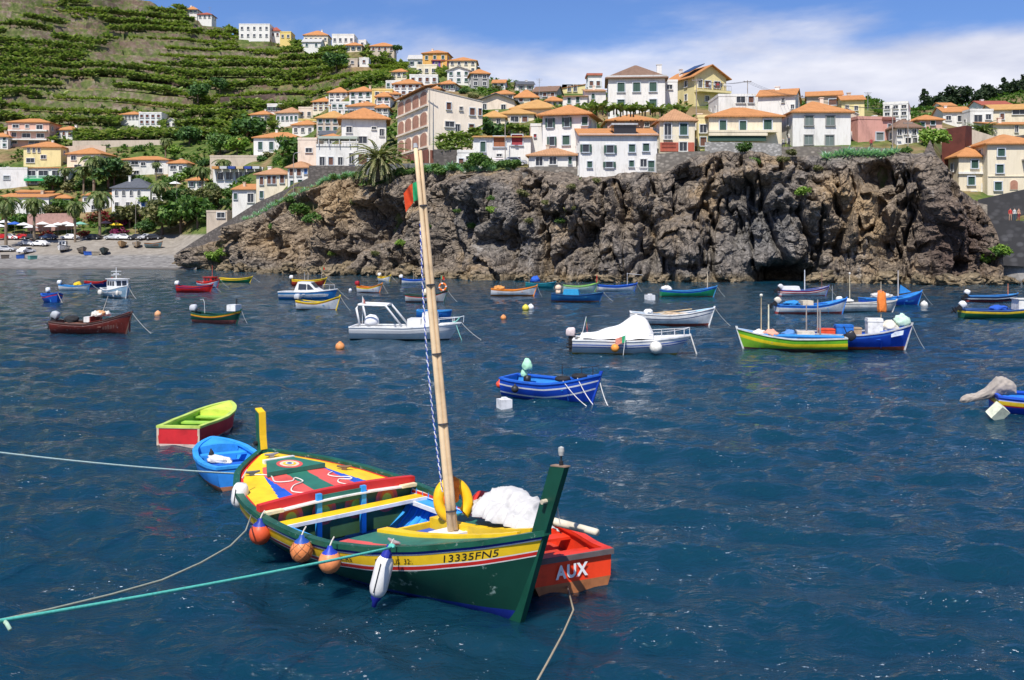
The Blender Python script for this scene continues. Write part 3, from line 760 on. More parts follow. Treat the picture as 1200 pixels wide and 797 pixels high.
def pole(key, u, y, z0, h, c=(.5, .42, .3), r=.022, lamp=None, lean=0):
    hl = BOATS[key][1]; mb = MB(); mb.tube([(hl.X(u), y, z0), (hl.X(u)+lean, y, z0+h)], [r, r*.75], 6)
    if lamp: mb.ball((hl.X(u)+lean, y, z0+h+.06), .08, 8, 6, 1)
    part(key, 'pole', mb, [paint(c, .6), paint(lamp or C_WHITE)])
def blob(mb, c, s, seed=0, mi=0, seg=26, ring=16, amp=.42):
    """Lumpy bundle (cloth, nets, covers)."""
    th = np.linspace(0, math.pi, ring+1)[:, None]; w = np.linspace(0, 2*math.pi, seg, endpoint=False)[None]
    p = np.stack([np.sin(th)*np.cos(w), np.sin(th)*np.sin(w), -np.cos(th)+0*w], -1)
    p[..., 2] = np.maximum(p[..., 2], -.45)
    r = 1 + amp * 2.4 * (fbm(p * 1.9 + seed*3.1, 4, seed) - .5) + amp * 1.1 * (fbm(p * 3.7 + seed*1.7, 3, seed+5, .6, True) - .55); p = p * r[..., None] * np.array(s) + np.array(c)
    fs = [[i*seg+k, i*seg+(k+1) % seg, (i+1)*seg+(k+1) % seg, (i+1)*seg+k] for i in range(ring) for k in range(seg)]
    mb.add(p.reshape(-1, 3).tolist(), fs, mi); return mb
def flag_mesh(mb, o, w, h, ang=-.6, cols=(0, 1)):
    """Hanging flag in two colours, ripples along its length."""
    n = 8; V = []
    for i in range(n+1):
        for k in range(4):
            f = i/n; x = w*f*math.cos(ang); z = w*f*math.sin(ang) - h*k/3
            V.append((o[0]+x, o[1]+.12*w*math.sin(f*7+k*.7)*f, o[2]+z))
    fs = [[i*4+k, (i+1)*4+k, (i+1)*4+k+1, i*4+k+1] for i in range(n) for k in range(3)]
    mb.add(V, fs, [cols[0] if i < 3 else cols[1] for i in range(n) for k in range(3)])
FLAGM = lambda: [cloth((.02, .30, .10)), cloth((.65, .05, .02))]

G_ = 'small boats moored in the bay'
# ---- far left cluster
boat('blue1', 'motor_boat', 'small royal blue boat with red stripe and white outboard at far left', 44, 80, 355, -52, 1.6, .62, .3, offs=(.14, .22), cols=(C_BLUE, C_RED, C_BLUE), boot=C_BLUE, inner=C_LBLUE, motor=C_WHITE)
boat('wb2', 'motor_boat', 'slim white and blue boat holding yellow gear beside the wheelhouse boat', 70, 108, 340, -6, 1.4, .45, .25, offs=(.1,), cols=(C_LBLUE, C_WHITE), boot=C_WHITE, inner=C_LBLUE, motor=C_WHITE)
m = MB(); blob(m, (0, 0, .1), (.4, .3, .25), 3); aboard('wb2', 'net_pile', m, cloth((.75, .5, .02)), 'yellow heap of net in the slim white boat', 'net', (.2, 0, .5), smooth=True)
boat('rb3', 'motor_boat', 'dark blue boat with raised red bow behind the wheelhouse boat', 100, 131, 336, 14, 1.5, .55, .45, offs=(.2,), cols=(C_RED, C_NAVY), boot=C_NAVY, inner=C_RED, deck=.4)
boat('cabin4', 'wheelhouse_boat', 'pale blue wooden boat with white wheelhouse and mast near the beach', 115, 161, 349, -42, 2.1, .75, .45, offs=(.1,), cols=(C_WHITE, (.30, .46, .58)), boot=C_GREY, inner=C_WHITE, deck=.35, deckc=C_WHITE, thw=1)
def wheelhouse(key, u, w, l, h, col, wins=3, z0=None, sub=True):
    root, hl = BOATS[key]; z0 = hl.at(u)[1] - .25 if z0 is None else z0; x = hl.X(u); mb = MB()
    mb.prism([(x-l/2, -w/2, z0), (x+l/2, -w/2, z0), (x+l/2-.18, -w/2, z0+h), (x-l/2+.05, -w/2, z0+h)], (0, w, 0))
    c = mb.build('wheelhouse', paint(col, .4, .15), root)
    mb = MB(); mb.box((x-l/2-.08, -w/2-.1, z0+h+.003), (x+l/2-.02, w/2+.1, z0+h+.06)); mb.build('wheelhouse_roof', paint(col, .4, .15), c)
    for sd in (-1, 1):
        for k in range(wins):
            a = x-l/2+.15+k*(l-.42)/wins; b = a+(l-.42)/wins-.1
            mb = MB(); mb.box((a, sd*(w/2)-.012, z0+h*.50), (b, sd*(w/2)+.012, z0+h*.86)); mb.build('cabin_window', glass_dark(), c)
    for k in range(2):
        y0 = -w/2+.12+k*(w-.2)/2; sl = .18/h
        q = lambda zz: x+l/2-sl*(zz-z0)+.012
        mb = MB(); mb.prism([(q(z0+h*.5), y0, z0+h*.5), (q(z0+h*.5), y0+(w-.2)/2-.1, z0+h*.5), (q(z0+h*.88), y0+(w-.2)/2-.1, z0+h*.88), (q(z0+h*.88), y0, z0+h*.88)], (-.03, 0, 0)); mb.build('cabin_window', glass_dark(), c)
    return c
wheelhouse('cabin4', .5, 1.3, 1.9, 1.25, C_WHITE)
pole('cabin4', .42, 0, 1.8, 1.1, C_WHITE, .04); m = MB()
hl = BOATS['cabin4'][1]
for dz in (.35, .7): m.tube([(hl.X(.42), -.5, 1.8+dz), (hl.X(.42), .5, 1.8+dz)], .025, 5)
m.box((hl.X(.42)-.05, -.25, 2.2), (hl.X(.42)+.05, .25, 2.3)); part('cabin4', 'mast_crossbar', m, paint(C_WHITE))
for k, (u, sd) in enumerate(((.2, -1), (.1, -1), (.85, -1))):
    m = MB(); m.ball((hl.X(u), sd*(hl.at(u)[0]+.14), .45), .16, 10, 8, 0, (1, 1, 1.7)); part('cabin4', 'fender', m, paint((.72, .68, .6)))
boat('brown5', 'fishing_boat', 'worn brown-red wooden boat with raised bow near the left edge', 60, 160, 392, -9, 1.9, .62, .62, .1, offs=(.12, .15), cols=(C_BROWN, (.35, .2, .17), C_BROWN), boot=(.14, .03, .025), inner=(.25, .12, .09), rail=(.1, .06, .05), deck=.0, motor=(.42, .44, .46), mtilt=.5, chip=(.55, .45, .42), line=1.0)
m = MB(); hl = BOATS['brown5'][1]
m.prism([(hl.X(.52), -.62, .6), (hl.X(.52), .62, .6), (hl.X(.52), .62, 1.02), (hl.X(.52), -.62, 1.02)], (.06, 0, 0)); hl.deck(m, .53, .98, -.06, .04); part('brown5', 'bow_shelter', m, paint(C_BROWN, .5, .4, 2.2, (.55, .45, .42)))
m = MB()
for i in range(5): blob(m, (.15*i - .3, .2*math.sin(i*2), .1+.05*i % .1), (.22, .2, .18), 10+i, i % 2)
aboard('brown5', 'gear_pile', m, [cloth((.72, .68, .6)), cloth((.6, .32, .15))], 'pale ropes and nets heaped on the brown boat', 'gear', (hl.X(.58), 0, 1.0), smooth=True)
m = MB(); m.box((-.2, -.25, 0), (.2, .25, .32)); aboard('brown5', 'fish_box', m, paint((.75, .72, .68)), 'whitish box amidships on the brown boat', 'box', (hl.X(.45), -.1, .66))
m = MB(); blob(m, (0, 0, .15), (.45, .35, .25), 41); aboard('brown5', 'tarpaulin', m, cloth(C_BLACK), 'black bundled cover at the stern of the brown boat', 'cover', (hl.X(.2), .05, .6), smooth=True)
pole('brown5', .55, .2, .7, 1.5, (.6, .55, .45), .02, None, .55)
boat('red6', 'motor_boat', 'bright red boat with white outboard left of the yellow-green one', 207, 252, 342.5, -10, 1.5, .55, .3, offs=(.1, .16), cols=(C_RED, C_NAVY, (.62, .02, .02)), boot=(.5, .02, .02), inner=C_BLUE, motor=C_WHITE, line=.8)
boat('wr7', 'cabin_boat', 'white and blue boat with red cabin roof behind the bright red boat', 231, 261, 337, -22, 1.7, .6, .4, offs=(.18, .24), cols=(C_RED, C_WHITE, (.35, .45, .6)), boot=C_NAVY, inner=C_WHITE, deck=.2)
wheelhouse('wr7', .55, 1.1, 1.3, .8, C_RED, 2); pole('wr7', .62, 0, 1.2, 1.4, (.5, .1, .06), .04)
boat('yg8', 'motor_boat', 'low green boat with broad yellow stripe nearest the boulders at left', 258, 296, 331, 2, 1.4, .5, .25, offs=(.26, .3), cols=(C_YEL, C_DGREEN, (.02, .22, .07)), boot=C_GREEN, inner=C_YEL)
boat('gyr9', 'fishing_boat', 'green boat with yellow and red stripes and bare hooked pole', 225, 287, 379, -14, 1.5, .55, .3, offs=(.06, .13, .19), cols=(C_RED, C_YEL, C_ORANGE, C_DGREEN), boot=(.45, .12, .09), bootz=.2, inner=C_DGREEN, rail=C_DGREEN, motor=(.55, .57, .6), line=.3)
hl = BOATS['gyr9'][1]; m = MB(); m.tube([(hl.X(.2), 0, .6), (hl.X(.19), 0, 1.35), (hl.X(.16), 0, 1.55), (hl.X(.1), 0, 1.5)], .022, 6); part('gyr9', 'hooked_pole', m, paint((.6, .6, .55)))
m = MB(); m.box((-.32, -.4, 0), (.32, .4, .42)); aboard('gyr9', 'fish_box', m, paint((.75, .76, .74)), 'white box on the bow of the green striped boat', 'box', (hl.X(.84), 0, .8))
pole('gyr9', .88, .1, 1.2, .4, C_BLACK, .06)
# ---- centre left cluster
boat('yr10', 'fishing_boat', 'red boat with bright yellow top stripe and small flag by the boulders', 343, 383, 334.5, 2, 1.5, .6, .3, offs=(.2, .25), cols=(C_YEL, C_ORANGE, (.5, .06, .03)), boot=C_RED, inner=C_YEL, rail=C_YEL, motor=C_WHITE)
for u, hh in ((.35, 1.0), (.45, .9)): pole('yr10', u, 0, .6, hh, (.7, .7, .7))
pole('yr10', .85, 0, .8, 1.4, (.3, .3, .3)); hl = BOATS['yr10'][1]; m = MB(); flag_mesh(m, (hl.X(.85), 0, 2.2), .4, .25, -.1); part('yr10', 'flag', m, FLAGM())
boat('cruiser11', 'cabin_cruiser', 'blue hulled cabin cruiser with white cabin and raked windows', 328, 397, 351.5, -4, 2.1, .75, .25, .0, offs=(.1,), cols=(C_WHITE, (.03, .22, .55)), boot=(.02, .12, .3), inner=C_WHITE, deck=.42, deckc=C_WHITE, thw=1, post=False, tr=.92)
hl = BOATS['cruiser11'][1]; m = MB(); x = hl.X(.5)
m.prism([(x-1.3, -.75, .62), (x+1.35, -.75, .72), (x+.7, -.7, 1.12), (x+.25, -.66, 1.62), (x-.9, -.66, 1.66), (x-1.15, -.72, 1.1)], (0, 1.45, 0)); cb = part('cruiser11', 'cabin', m, paint(C_WHITE, .3, .1))
for sd, nm in ((-.765, 0), (.715, 1)):
    for q in ([(x-.85, .95), (x-.1, .95), (x-.1, 1.45), (x-.78, 1.48)], [(x, .95), (x+.62, .98), (x+.18, 1.42), (x, 1.44)]):
        m = MB(); m.prism([(a, sd, b) for a, b in q], (0, .05, 0)); m.build('cabin_window', glass_dark((.05, .06, .08)), cb)
m = MB(); m.prism([(x+.72, -.6, 1.14), (x+.72, .55, 1.14), (x+.31, .55, 1.57), (x+.31, -.6, 1.57)], (.03, 0, .03)); m.build('windscreen', glass_dark((.05, .06, .08)), cb)
m = MB()
for u in (.72, .84, .94): m.tube([(hl.X(u), .5*hl.at(u)[0], .85), (hl.X(u), .5*hl.at(u)[0], 1.35)], .015, 5)
m.tube([(hl.X(.72), .5*hl.at(.72)[0], 1.35), (hl.X(.94), .5*hl.at(.94)[0], 1.35)], .015, 5); part('cruiser11', 'bow_rail', m, paint((.6, .6, .6), .3))
boat('wy12', 'fishing_boat', 'white boat with yellow top stripe in front of the cabin cruiser', 347, 402, 364, -16, 1.55, .62, .5, offs=(.12, .17), cols=(C_YEL, (.3, .08, .03), C_WHITE), boot=(.2, .09, .06), inner=C_LBLUE, rail=C_YEL, motor=(.5, .52, .55), line=.7)
boat('wo13', 'fishing_boat', 'small white boat edged orange with red motor cover', 418.5, 450, 343.5, -16, 1.4, .6, .4, offs=(.1, .2), cols=((.45, .08, .03), C_YEL, C_WHITE), boot=(.3, .07, .05), inner=C_RED, rail=C_ORANGE, motor=(.35, .02, .03), line=.5)
boat('wy14', 'motor_boat', 'tiny white boat with yellow rim close under the cliff', 443, 461, 330.5, -38, 1.4, .55, .35, offs=(.12,), cols=(C_YEL, C_WHITE), boot=C_WHITE, inner=C_YEL, motor=C_WHITE); pole('wy14', .4, .2, .5, 1.6)
boat('bw15', 'motor_boat', 'blue topped white boat left of the tall mast under the cliff', 471.5, 504, 333, 0, 1.5, .55, .2, offs=(.2,), cols=(C_BLUE, C_WHITE), boot=C_WHITE, inner=C_BLUE, motor=C_WHITE, line=0); pole('bw15', .4, 0, .5, 1.8)
boat('wr16', 'fishing_boat', 'grey-white boat with dark red stripe carrying a lifebuoy on its bow', 475.5, 526, 354.5, -10, 1.6, .58, .5, offs=(.1, .17), cols=(C_DGREEN, C_RED, (.62, .6, .56)), boot=(.25, .08, .06), inner=(.3, .06, .05), rail=C_DGREEN, line=.8)
hl = BOATS['wr16'][1]; m = MB(); m.torus((0, 0, .34), .30, .085, 20, 8, bands=lambda f: 1 if (f*4) % 1 < .12 else 0); aboard('wr16', 'lifebuoy', m, [paint((.8, .2, .03), .5), paint(C_WHITE)], 'orange lifebuoy standing on the bow of the grey-white boat', 'lifebuoy', (hl.X(.88), 0, 1.02), R(8), smooth=True)
m = MB(); blob(m, (0, 0, .25), (.3, .2, .32), 5); aboard('wr16', 'motor_cover', m, cloth((.75, .66, .5)), 'cream motor cover in the grey-white boat with the lifebuoy', 'cover', (hl.X(.48), 0, .55), smooth=True)
pole('wr16', .84, 0, .8, 1.6); m = MB(); flag_mesh(m, (hl.X(.84), 0, 2.4), .35, .3, -.5); part('wr16', 'flag', m, FLAGM())
boat('blue18', 'rowing_boat', 'plain blue open dinghy behind the white motorboat', 489, 530, 374, 0, 1.5, .55, .06, .06, offs=(.12,), cols=(C_LBLUE, (.02, .16, .50)), boot=(.02, .13, .42), inner=C_BLUE, post=False, deck=0, tr=.85, line=0, rake=.15)
# ---- white motor boat with arch
boat('white17', 'motor_boat', 'large white motorboat with roll bar arch and bow rail', 411, 543, 399, -5, 2.1, .72, .22, .0, offs=(.06, .2, .23, .36, .39), cols=(C_WHITE, C_WHITE, (.4, .42, .46), C_WHITE, (.4, .42, .46), C_WHITE), boot=(.03, .03, .035), bootz=.04, inner=C_WHITE, rail=C_WHITE, deck=.36, deckc=C_WHITE, thw=1, post=False, tr=.95, wear=.12, rake=.7)
hl = BOATS['white17'][1]; m = MB(); x = hl.X(.04)
for y in (-.85, .85): m.tube([(x+.35, y, .7), (x+.12, y*.95, 1.75), (x+.25, y*.9, 1.95), (x+1.75, y*.9, 1.9), (x+2.7, y, .75)], .06, 8)
m.tube([(x+.25, -.78, 1.95), (x+.25, .78, 1.95)], .06, 8); m.tube([(x+1.75, -.78, 1.9), (x+1.75, .78, 1.9)], .06, 8); part('white17', 'roll_bar', m, paint(C_WHITE, .3, .1), True)
m = MB(); m.box((hl.X(.52), -.6, .65), (hl.X(.52)+.75, .6, 1.15)); m.box((hl.X(.52)+.8, -.7, .65), (hl.X(.52)+1.6, .7, 1.5), taper=.86); part('white17', 'console', m, paint(C_WHITE, .3, .1))
m = MB(); blob(m, (hl.X(.17), 0, .95), (.42, .35, .4), 8, amp=.08); part('white17', 'motor_cover', m, paint((.8, .8, .8), .35, .1), True)
m = MB(); rp = [(hl.X(u), sd*hl.at(u)[0]*.9, hl.at(u)[1]+.3) for sd in (-1,) for u in (.78, .86, .93, .985)] + [(hl.X(1)+.15, 0, 1.3)] + [(hl.X(u), hl.at(u)[0]*.9, hl.at(u)[1]+.3) for u in (.985, .93, .86, .78)]
m.tube(rp, .018, 6)
for p in rp[::2]: m.tube([p, (p[0]-.03, p[1], p[2]-.36)], .016, 5)
part('white17', 'bow_rail', m, paint((.65, .66, .66), .25, .1))
m = MB(); m.tube(rope_pts((hl.X(.95), -.15, .95), (hl.X(1.02), -.4, -.1), .05), .02, 5); m.tube(rope_pts((hl.X(.93), -.3, 1.0), (hl.X(.99), -.2, 1.25), .1), .03, 5); part('white17', 'mooring_line', m, paint((.25, .6, .5), .8))
m = MB(); m.tube([(hl.X(.1), -.4, .8), (hl.X(.1), -.4, 2.4)], .014, 5); flag_mesh(m, (hl.X(.1), -.4, 2.38), .28, .3, -1.0, (1, 2)); part('white17', 'flag', m, [paint(C_WHITE)] + [cloth((.75, .72, .68)), cloth((.6, .2, .15))])
# ---- centre right cluster
boat('ow19', 'fishing_boat', 'white boat with orange gunwale under the middle of the cliff', 575.5, 630, 347, -4, 1.6, .6, .42, offs=(.14,), cols=(C_ORANGE, C_WHITE), boot=(.5, .16, .04), bootz=.12, inner=C_ORANGE, rail=C_ORANGE, line=.4)
hl = BOATS['ow19'][1]; m = MB(); blob(m, (0, 0, .12), (.5, .4, .25), 12); aboard('ow19', 'net_pile', m, cloth((.65, .3, .08)), 'orange heap of net in the orange edged boat', 'net', (hl.X(.16), 0, .6), smooth=True)
boat('te20', 'motor_boat', 'teal green boat half hidden behind the orange edged boat', 616, 652, 337.5, -6, 1.5, .5, .2, offs=(.12,), cols=((.02, .2, .25), C_TEAL), boot=C_TEAL, inner=C_LBLUE)
m = MB(); hl = BOATS['te20'][1]; blob(m, (0, 0, .3), (.5, .3, .4), 14); aboard('te20', 'tarpaulin', m, cloth(C_BLUE), 'blue cover standing up in the half hidden teal boat', 'cover', (hl.X(.3), 0, .6), smooth=True); pole('te20', .1, 0, .5, 1.7)
boat('db21', 'fishing_boat', 'dark blue boat with bright blue cover and green mooring line', 646, 708, 354, -10, 1.7, .62, .25, offs=(.1,), cols=(C_NAVY, (.015, .10, .27)), boot=(.28, .09, .05), inner=(.04, .22, .32), rail=(.02, .08, .2), line=.9)
hl = BOATS['db21'][1]; m = MB(); m.box((-.75, -.6, 0), (.75, .6, .55), taper=.85); aboard('db21', 'tarpaulin', m, cloth((.02, .28, .52)), 'bright blue cover over the middle of the dark blue boat', 'cover', (hl.X(.38), 0, .55))
m = MB(); m.ball((0, 0, .55), .3, 12, 8); m.box((-.2, -.2, 0), (.2, .2, .35)); aboard('db21', 'buoy', m, paint((.75, .55, .4)), 'tan ball on grey box at the stern of the dark blue boat', 'buoy', (hl.X(.12), 0, .65), smooth=True)
boat('gw22', 'fishing_boat', 'pale green and white boat behind the dark blue boat', 660, 701, 342, 2, 1.5, .6, .35, offs=(.14,), cols=((.25, .5, .15), (.45, .6, .55)), boot=C_WHITE, inner=C_LIME, line=0); pole('gw22', .97, 0, .9, .9, C_RED, .05)
boat('bw23', 'fishing_boat', 'royal blue over white boat with short mast near the cliff base', 700, 747, 341.5, 2, 1.6, .6, .25, offs=(.22,), cols=(C_BLUE, C_WHITE), boot=(.55, .57, .6), inner=C_BLUE, rail=C_BLUE, line=.5); pole('bw23', .75, 0, .7, 1.3, C_WHITE)
hl = BOATS['bw23'][1]; m = MB(); m.tube([(hl.X(.75), 0, 1.9), (hl.X(1.15), .2, 1.75)], .02, 5); part('bw23', 'boom', m, paint(C_WHITE))
boat('gb24', 'fishing_boat', 'green boat with blue upper band and pointed mast right of centre', 774, 841, 348.5, 3, 1.7, .62, .42, offs=(.2,), cols=(C_BLUE, (.02, .28, .12)), boot=(.25, .09, .05), inner=C_BLUE, rail=(.05, .25, .5), line=.8); pole('gb24', .83, 0, .8, 1.7, (.6, .5, .35), .04)
hl = BOATS['gb24'][1]; m = MB(); blob(m, (0, 0, .2), (.5, .4, .3), 16); aboard('gb24', 'motor_cover', m, cloth((.78, .76, .72)), 'white cover over the stern of the green and blue boat', 'cover', (hl.X(.1), 0, .6), smooth=True)
boat('w25', 'rowing_boat', 'white wooden boat with two dark stripes and pale blue inside', 737.5, 838, 382, -5, 1.85, .72, .42, .12, offs=(.05, .1, .28, .34), cols=(C_WHITE, (.06, .1, .2), C_WHITE, (.06, .1, .2), C_WHITE), boot=(.32, .07, .05), bootz=.13, inner=(.25, .55, .75), rail=C_WHITE, thw=3, postc=C_WHITE, line=.9)
hl = BOATS['w25'][1]; m = MB(); m.tube([(-1.3, -.1, 0), (1.0, .1, .25)], .035, 6); m.box((-1.5, -.2, -.02), (-1.2, .0, .02)); aboard('w25', 'oar', m, WOOD((.6, .42, .22)), 'wooden oar lying in the white striped boat', 'oar', (hl.X(.55), 0, .78))
m = MB(); blob(m, (0, 0, 0), (.9, .35, .12), 18); aboard('w25', 'net_pile', m, cloth((.55, .42, .28)), 'brown net spread in the white striped boat', 'net', (hl.X(.55), .2, .68), smooth=True)
m = MB(); blob(m, (0, 0, 0), (.28, .28, .2), 19); aboard('w25', 'bag', m, cloth(C_WHITE), 'white bag at the stern of the white striped boat', 'bag', (hl.X(.22), -.1, .82), smooth=True)
# ---- covered white boat with flags
boat('cov26', 'motor_boat', 'white motorboat under a peaked white tarpaulin with two small flags', 670, 812, 417, -8, 2.2, .72, .22, 0, offs=(.05, .22, .27, .33, .38), cols=((.7, .7, .7), C_WHITE, C_BLUE, C_WHITE, (.08, .13, .4), (.55, .6, .64)), boot=(.5, .38, .08), bootz=.07, inner=C_WHITE, rail=C_WHITE, deck=.4, deckc=(.74, .74, .74), post=False, tr=.93, wear=.15, rake=.75, motor=cloth((.72, .60, .58)), line=0)
hl = BOATS['cov26'][1]
def tarp26():
    n, k_ = 26, 14; V = []; S = np.linspace(.06, .68, n)
    for i, u in enumerate(S):
        b, zg = hl.at(u); ridge = np.interp(u, [.06, .2, .4, .53, .62, .68], [.95, 1.05, 1.45, 1.92, 1.75, 1.0])
        for k in range(k_+1):
            f = -1 + 2*k/k_; w = abs(f)
            z = ridge + (zg + .06 - ridge) * w ** (1.1) + .05*math.sin(i*1.3 + k*.6) * (1-w) * w * 2 + .03*math.sin(i*.7+k*2.1)
            V.append((hl.X(u), f*(b+.02), z))
    fs = [[i*(k_+1)+k, (i+1)*(k_+1)+k, (i+1)*(k_+1)+k+1, i*(k_+1)+k+1] for i in range(n-1) for k in range(k_)]
    m = MB(); m.add(V, fs); aboard('cov26', 'tarpaulin', m, cloth((.78, .77, .74)), 'white tarpaulin pitched like a tent over the motorboat', 'cover', smooth=True)
tarp26()
m = MB(); rp = [(hl.X(u), -hl.at(u)[0]*.88, hl.at(u)[1]+.32) for u in (.64, .75, .86, .94)] + [(hl.X(.985), 0, 1.3)] + [(hl.X(u), hl.at(u)[0]*.88, hl.at(u)[1]+.32) for u in (.94, .86, .75, .64)]
m.tube(rp, .016, 6)
for p in rp: m.tube([p, (p[0], p[1]*.98, p[2]-.34)], .014, 5)
part('cov26', 'bow_rail', m, paint((.62, .62, .62), .25))
m = MB(); m.tube(rope_pts((hl.X(.99), -.05, 1.0), (hl.X(1.05), -.2, -.1), .0), .03, 6); part('cov26', 'mooring_line', m, paint((.7, .66, .6)))
m = MB(); m.tube([(hl.X(.06), .3, .75), (hl.X(.10), .3, 1.75)], .015, 5); flag_mesh(m, (hl.X(.10), .3, 1.72), .45, .4, -1.45, (1, 2)); part('cov26', 'flag', m, [paint(C_WHITE)] + FLAGM())
m = MB(); m.tube([(hl.X(.42), -1.35, -.35), (hl.X(.45), -1.3, 1.05)], .016, 5); flag_mesh(m, (hl.X(.45), -1.3, 1.0), -.52, .32, .35, (1, 2)); o = aboard('cov26', 'marker_flag', m, [paint(C_WHITE), cloth((.03, .42, .18)), cloth((.72, .28, .2))], 'green and faded red flag on a pole beside the covered motorboat', 'flag')
m = MB(); m.ball((0, 0, 0), .2, 14, 10); aboard('cov26', 'fender_buoy', m, paint((.8, .3, .05), .5), 'orange round fender hung on the covered white motorboat', 'fender', (hl.X(.36), -1.28, .38), smooth=True)
m = MB(); m.ball((0, 0, 0), .30, 16, 12); aboard('cov26', 'fender_buoy', m, paint((.78, .75, .66), .5), 'large cream round fender hung on the covered white motorboat', 'fender', (hl.X(.70), -1.18, .42), smooth=True)
# ---- blue boat with two white stripes in the middle
boat('blue27', 'fishing_boat', 'royal blue open boat with two white stripes nearest the frame centre', 586, 712, 474, -30, 1.75, .66, .34, .05, offs=(.20, .255, .47, .525), cols=((.015, .09, .55), C_WHITE, (.012, .07, .50), C_WHITE, (.012, .06, .46)), boot=(.01, .035, .28), bootz=.06, inner=(.03, .24, .62), rail=(.02, .13, .6), deck=.26, deckc=(.02, .16, .6), thw=2, wear=.25, line=0, floorc=(.02, .12, .35), tr=.72, postc=(.01, .06, .45))
hl = BOATS['blue27'][1]
m = MB(); blob(m, (0, 0, .62), (.17, .16, .26), 21, amp=.2); blob(m, (-.12, 0, .36), (.12, .1, .2), 22, amp=.2); m.box((-.1, -.09, 0), (.1, .09, .3), 1); aboard('blue27', 'motor_cover', m, [cloth((.42, .78, .52)), paint(C_BLACK)], 'pale green bag tied over the motor of the blue boat', 'cover', (hl.X(.2), .05, .45), smooth=True)
for u, y in ((.66, -.45), (.80, -.2)):
    m = MB(); m.torus((0, 0, .08), .2, .075, 18, 8, axis='Z'); aboard('blue27', 'tyre', m, paint(C_BLACK, .8), 'black tyre lying on the bow of the blue boat' if u > .7 else 'black tyre lying on the near rail of the blue boat', 'tyre', (hl.X(u), y, hl.at(u)[1]), smooth=True)
for u, sd, c, r, lb in ((-.02, -.35, (.75, .08, .04), .13, 'red round fender at the stern of the striped blue boat'), (-.03, -.05, C_BLACK, .11, 'black round fender at the stern of the striped blue boat'), (.26, -1.02, (.03, .03, .03), .13, 'black round fender on the side of the striped blue boat')):
    m = MB(); m.ball((0, 0, 0), r, 14, 10); m.lathe([(.04, .09), (.03, .17), (.0, .18)], 8, 0); aboard('blue27', 'fender_buoy', m, paint(c, .5), lb, 'fender', (hl.X(u)-.1, sd, .42), smooth=True)
m = MB()
for a, b in (((hl.X(.70), -.72, .78), (hl.X(1.0)+.25, -.9, -.12)), ((hl.X(.82), -.5, .88), (hl.X(1.0)+.3, -.75, -.12)), ((hl.X(.99), -.02, .7), (hl.X(1.0)+.5, -.35, -.1))): m.tube(rope_pts(a, b, .14), .015, 5)
part('blue27', 'mooring_line', m, paint((.7, .68, .64), .9))
for u, y, hh in ((.52, .5, .55), (.75, .35, .6), (.90, .1, .62)): pole('blue27', u, y, .6, hh, C_BLACK, .014)
m = MB(); m.tube([(hl.X(.78), -.1, 1.15), (hl.X(.98), .0, 1.28)], .014, 5); part('blue27', 'boom', m, paint(C_BLACK))
# ---- right cluster
boat('blue29', 'fishing_boat', 'big blue boat with red bottom and white crate beside the lime boat', 935, 1069, 411, -6, 2.1, .80, .45, .05, offs=(.16, .2), cols=((.02, .10, .50), (.04, .16, .55), (.015, .075, .52)), boot=(.36, .08, .04), bootz=.16, inner=C_BLUE, rail=(.5, .5, .5), deck=.3, deckc=C_BLUE, line=.6)
hl = BOATS['blue29'][1]
for sz, u, y, c, nm, lb, cat in (((.75, .6, .85), .66, -.15, (.78, .77, .73), 'crate', 'tall white crate on the big blue boat', 'crate'), ((.85, .6, .5), .40, 0, (.02, .16, .55), 'crate', 'blue box amidships on the big blue boat', 'crate'), ((.8, .6, .3), .24, -.1, (.70, .08, .03), 'crate', 'low red box on the big blue boat', 'crate'), ((.4, .4, .35), .52, .1, (.45, .32, .2), 'basket', 'brown basket on the big blue boat', 'basket')):
    m = MB(); m.box((-sz[0]/2, -sz[1]/2, 0), (sz[0]/2, sz[1]/2, sz[2])); m.box((-sz[0]/2-.02, -sz[1]/2-.02, sz[2]*.8), (sz[0]/2+.02, sz[1]/2+.02, sz[2]*.88)); aboard('blue29', nm, m, paint(c, .5), lb, cat, (hl.X(u), y, .72))
m = MB(); blob(m, (0, 0, .25), (.38, .3, .36), 31); aboard('blue29', 'net_bag', m, cloth((.50, .68, .55)), 'pale green net bag hung at the bow of the big blue boat', 'net', (hl.X(.92), .1, 1.1), smooth=True)
m = MB(); blob(m, (0, 0, .25), (.4, .35, .3), 32); aboard('blue29', 'net_pile', m, cloth((.7, .66, .55)), 'cream nets beside the white crate on the big blue boat', 'net', (hl.X(.80), -.1, .85), smooth=True)
pole('blue29', .16, -.3, .6, 1.9, (.35, .3, .26), .04); pole('blue29', .08, .3, .6, 1.6, (.35, .3, .26), .04); pole('blue29', .75, .5, .8, 2.6, (.5, .42, .3), .03)
m = MB(); blob(m, (0, 0, 0), (.22, .18, .75), 34, amp=.35); aboard('blue29', 'hanging_net', m, cloth((.80, .22, .04)), 'orange net hanging from the pole of the big blue boat', 'net', (hl.X(.76), .5, 2.2), smooth=True)
m = MB(); x0 = hl.X(.78); m.prism([(x0, -hl.width(.80, .82) - .035, .66), (x0+.62, -hl.width(.88, .9) - .10, .78), (x0+.66, -hl.width(.89, 1.0) - .07, 1.0), (x0+.02, -hl.width(.81, 1.0) - .035, .90)], (0, .02, 0)); part('blue29', 'name_plate', m, paint((.62, .68, .76)))
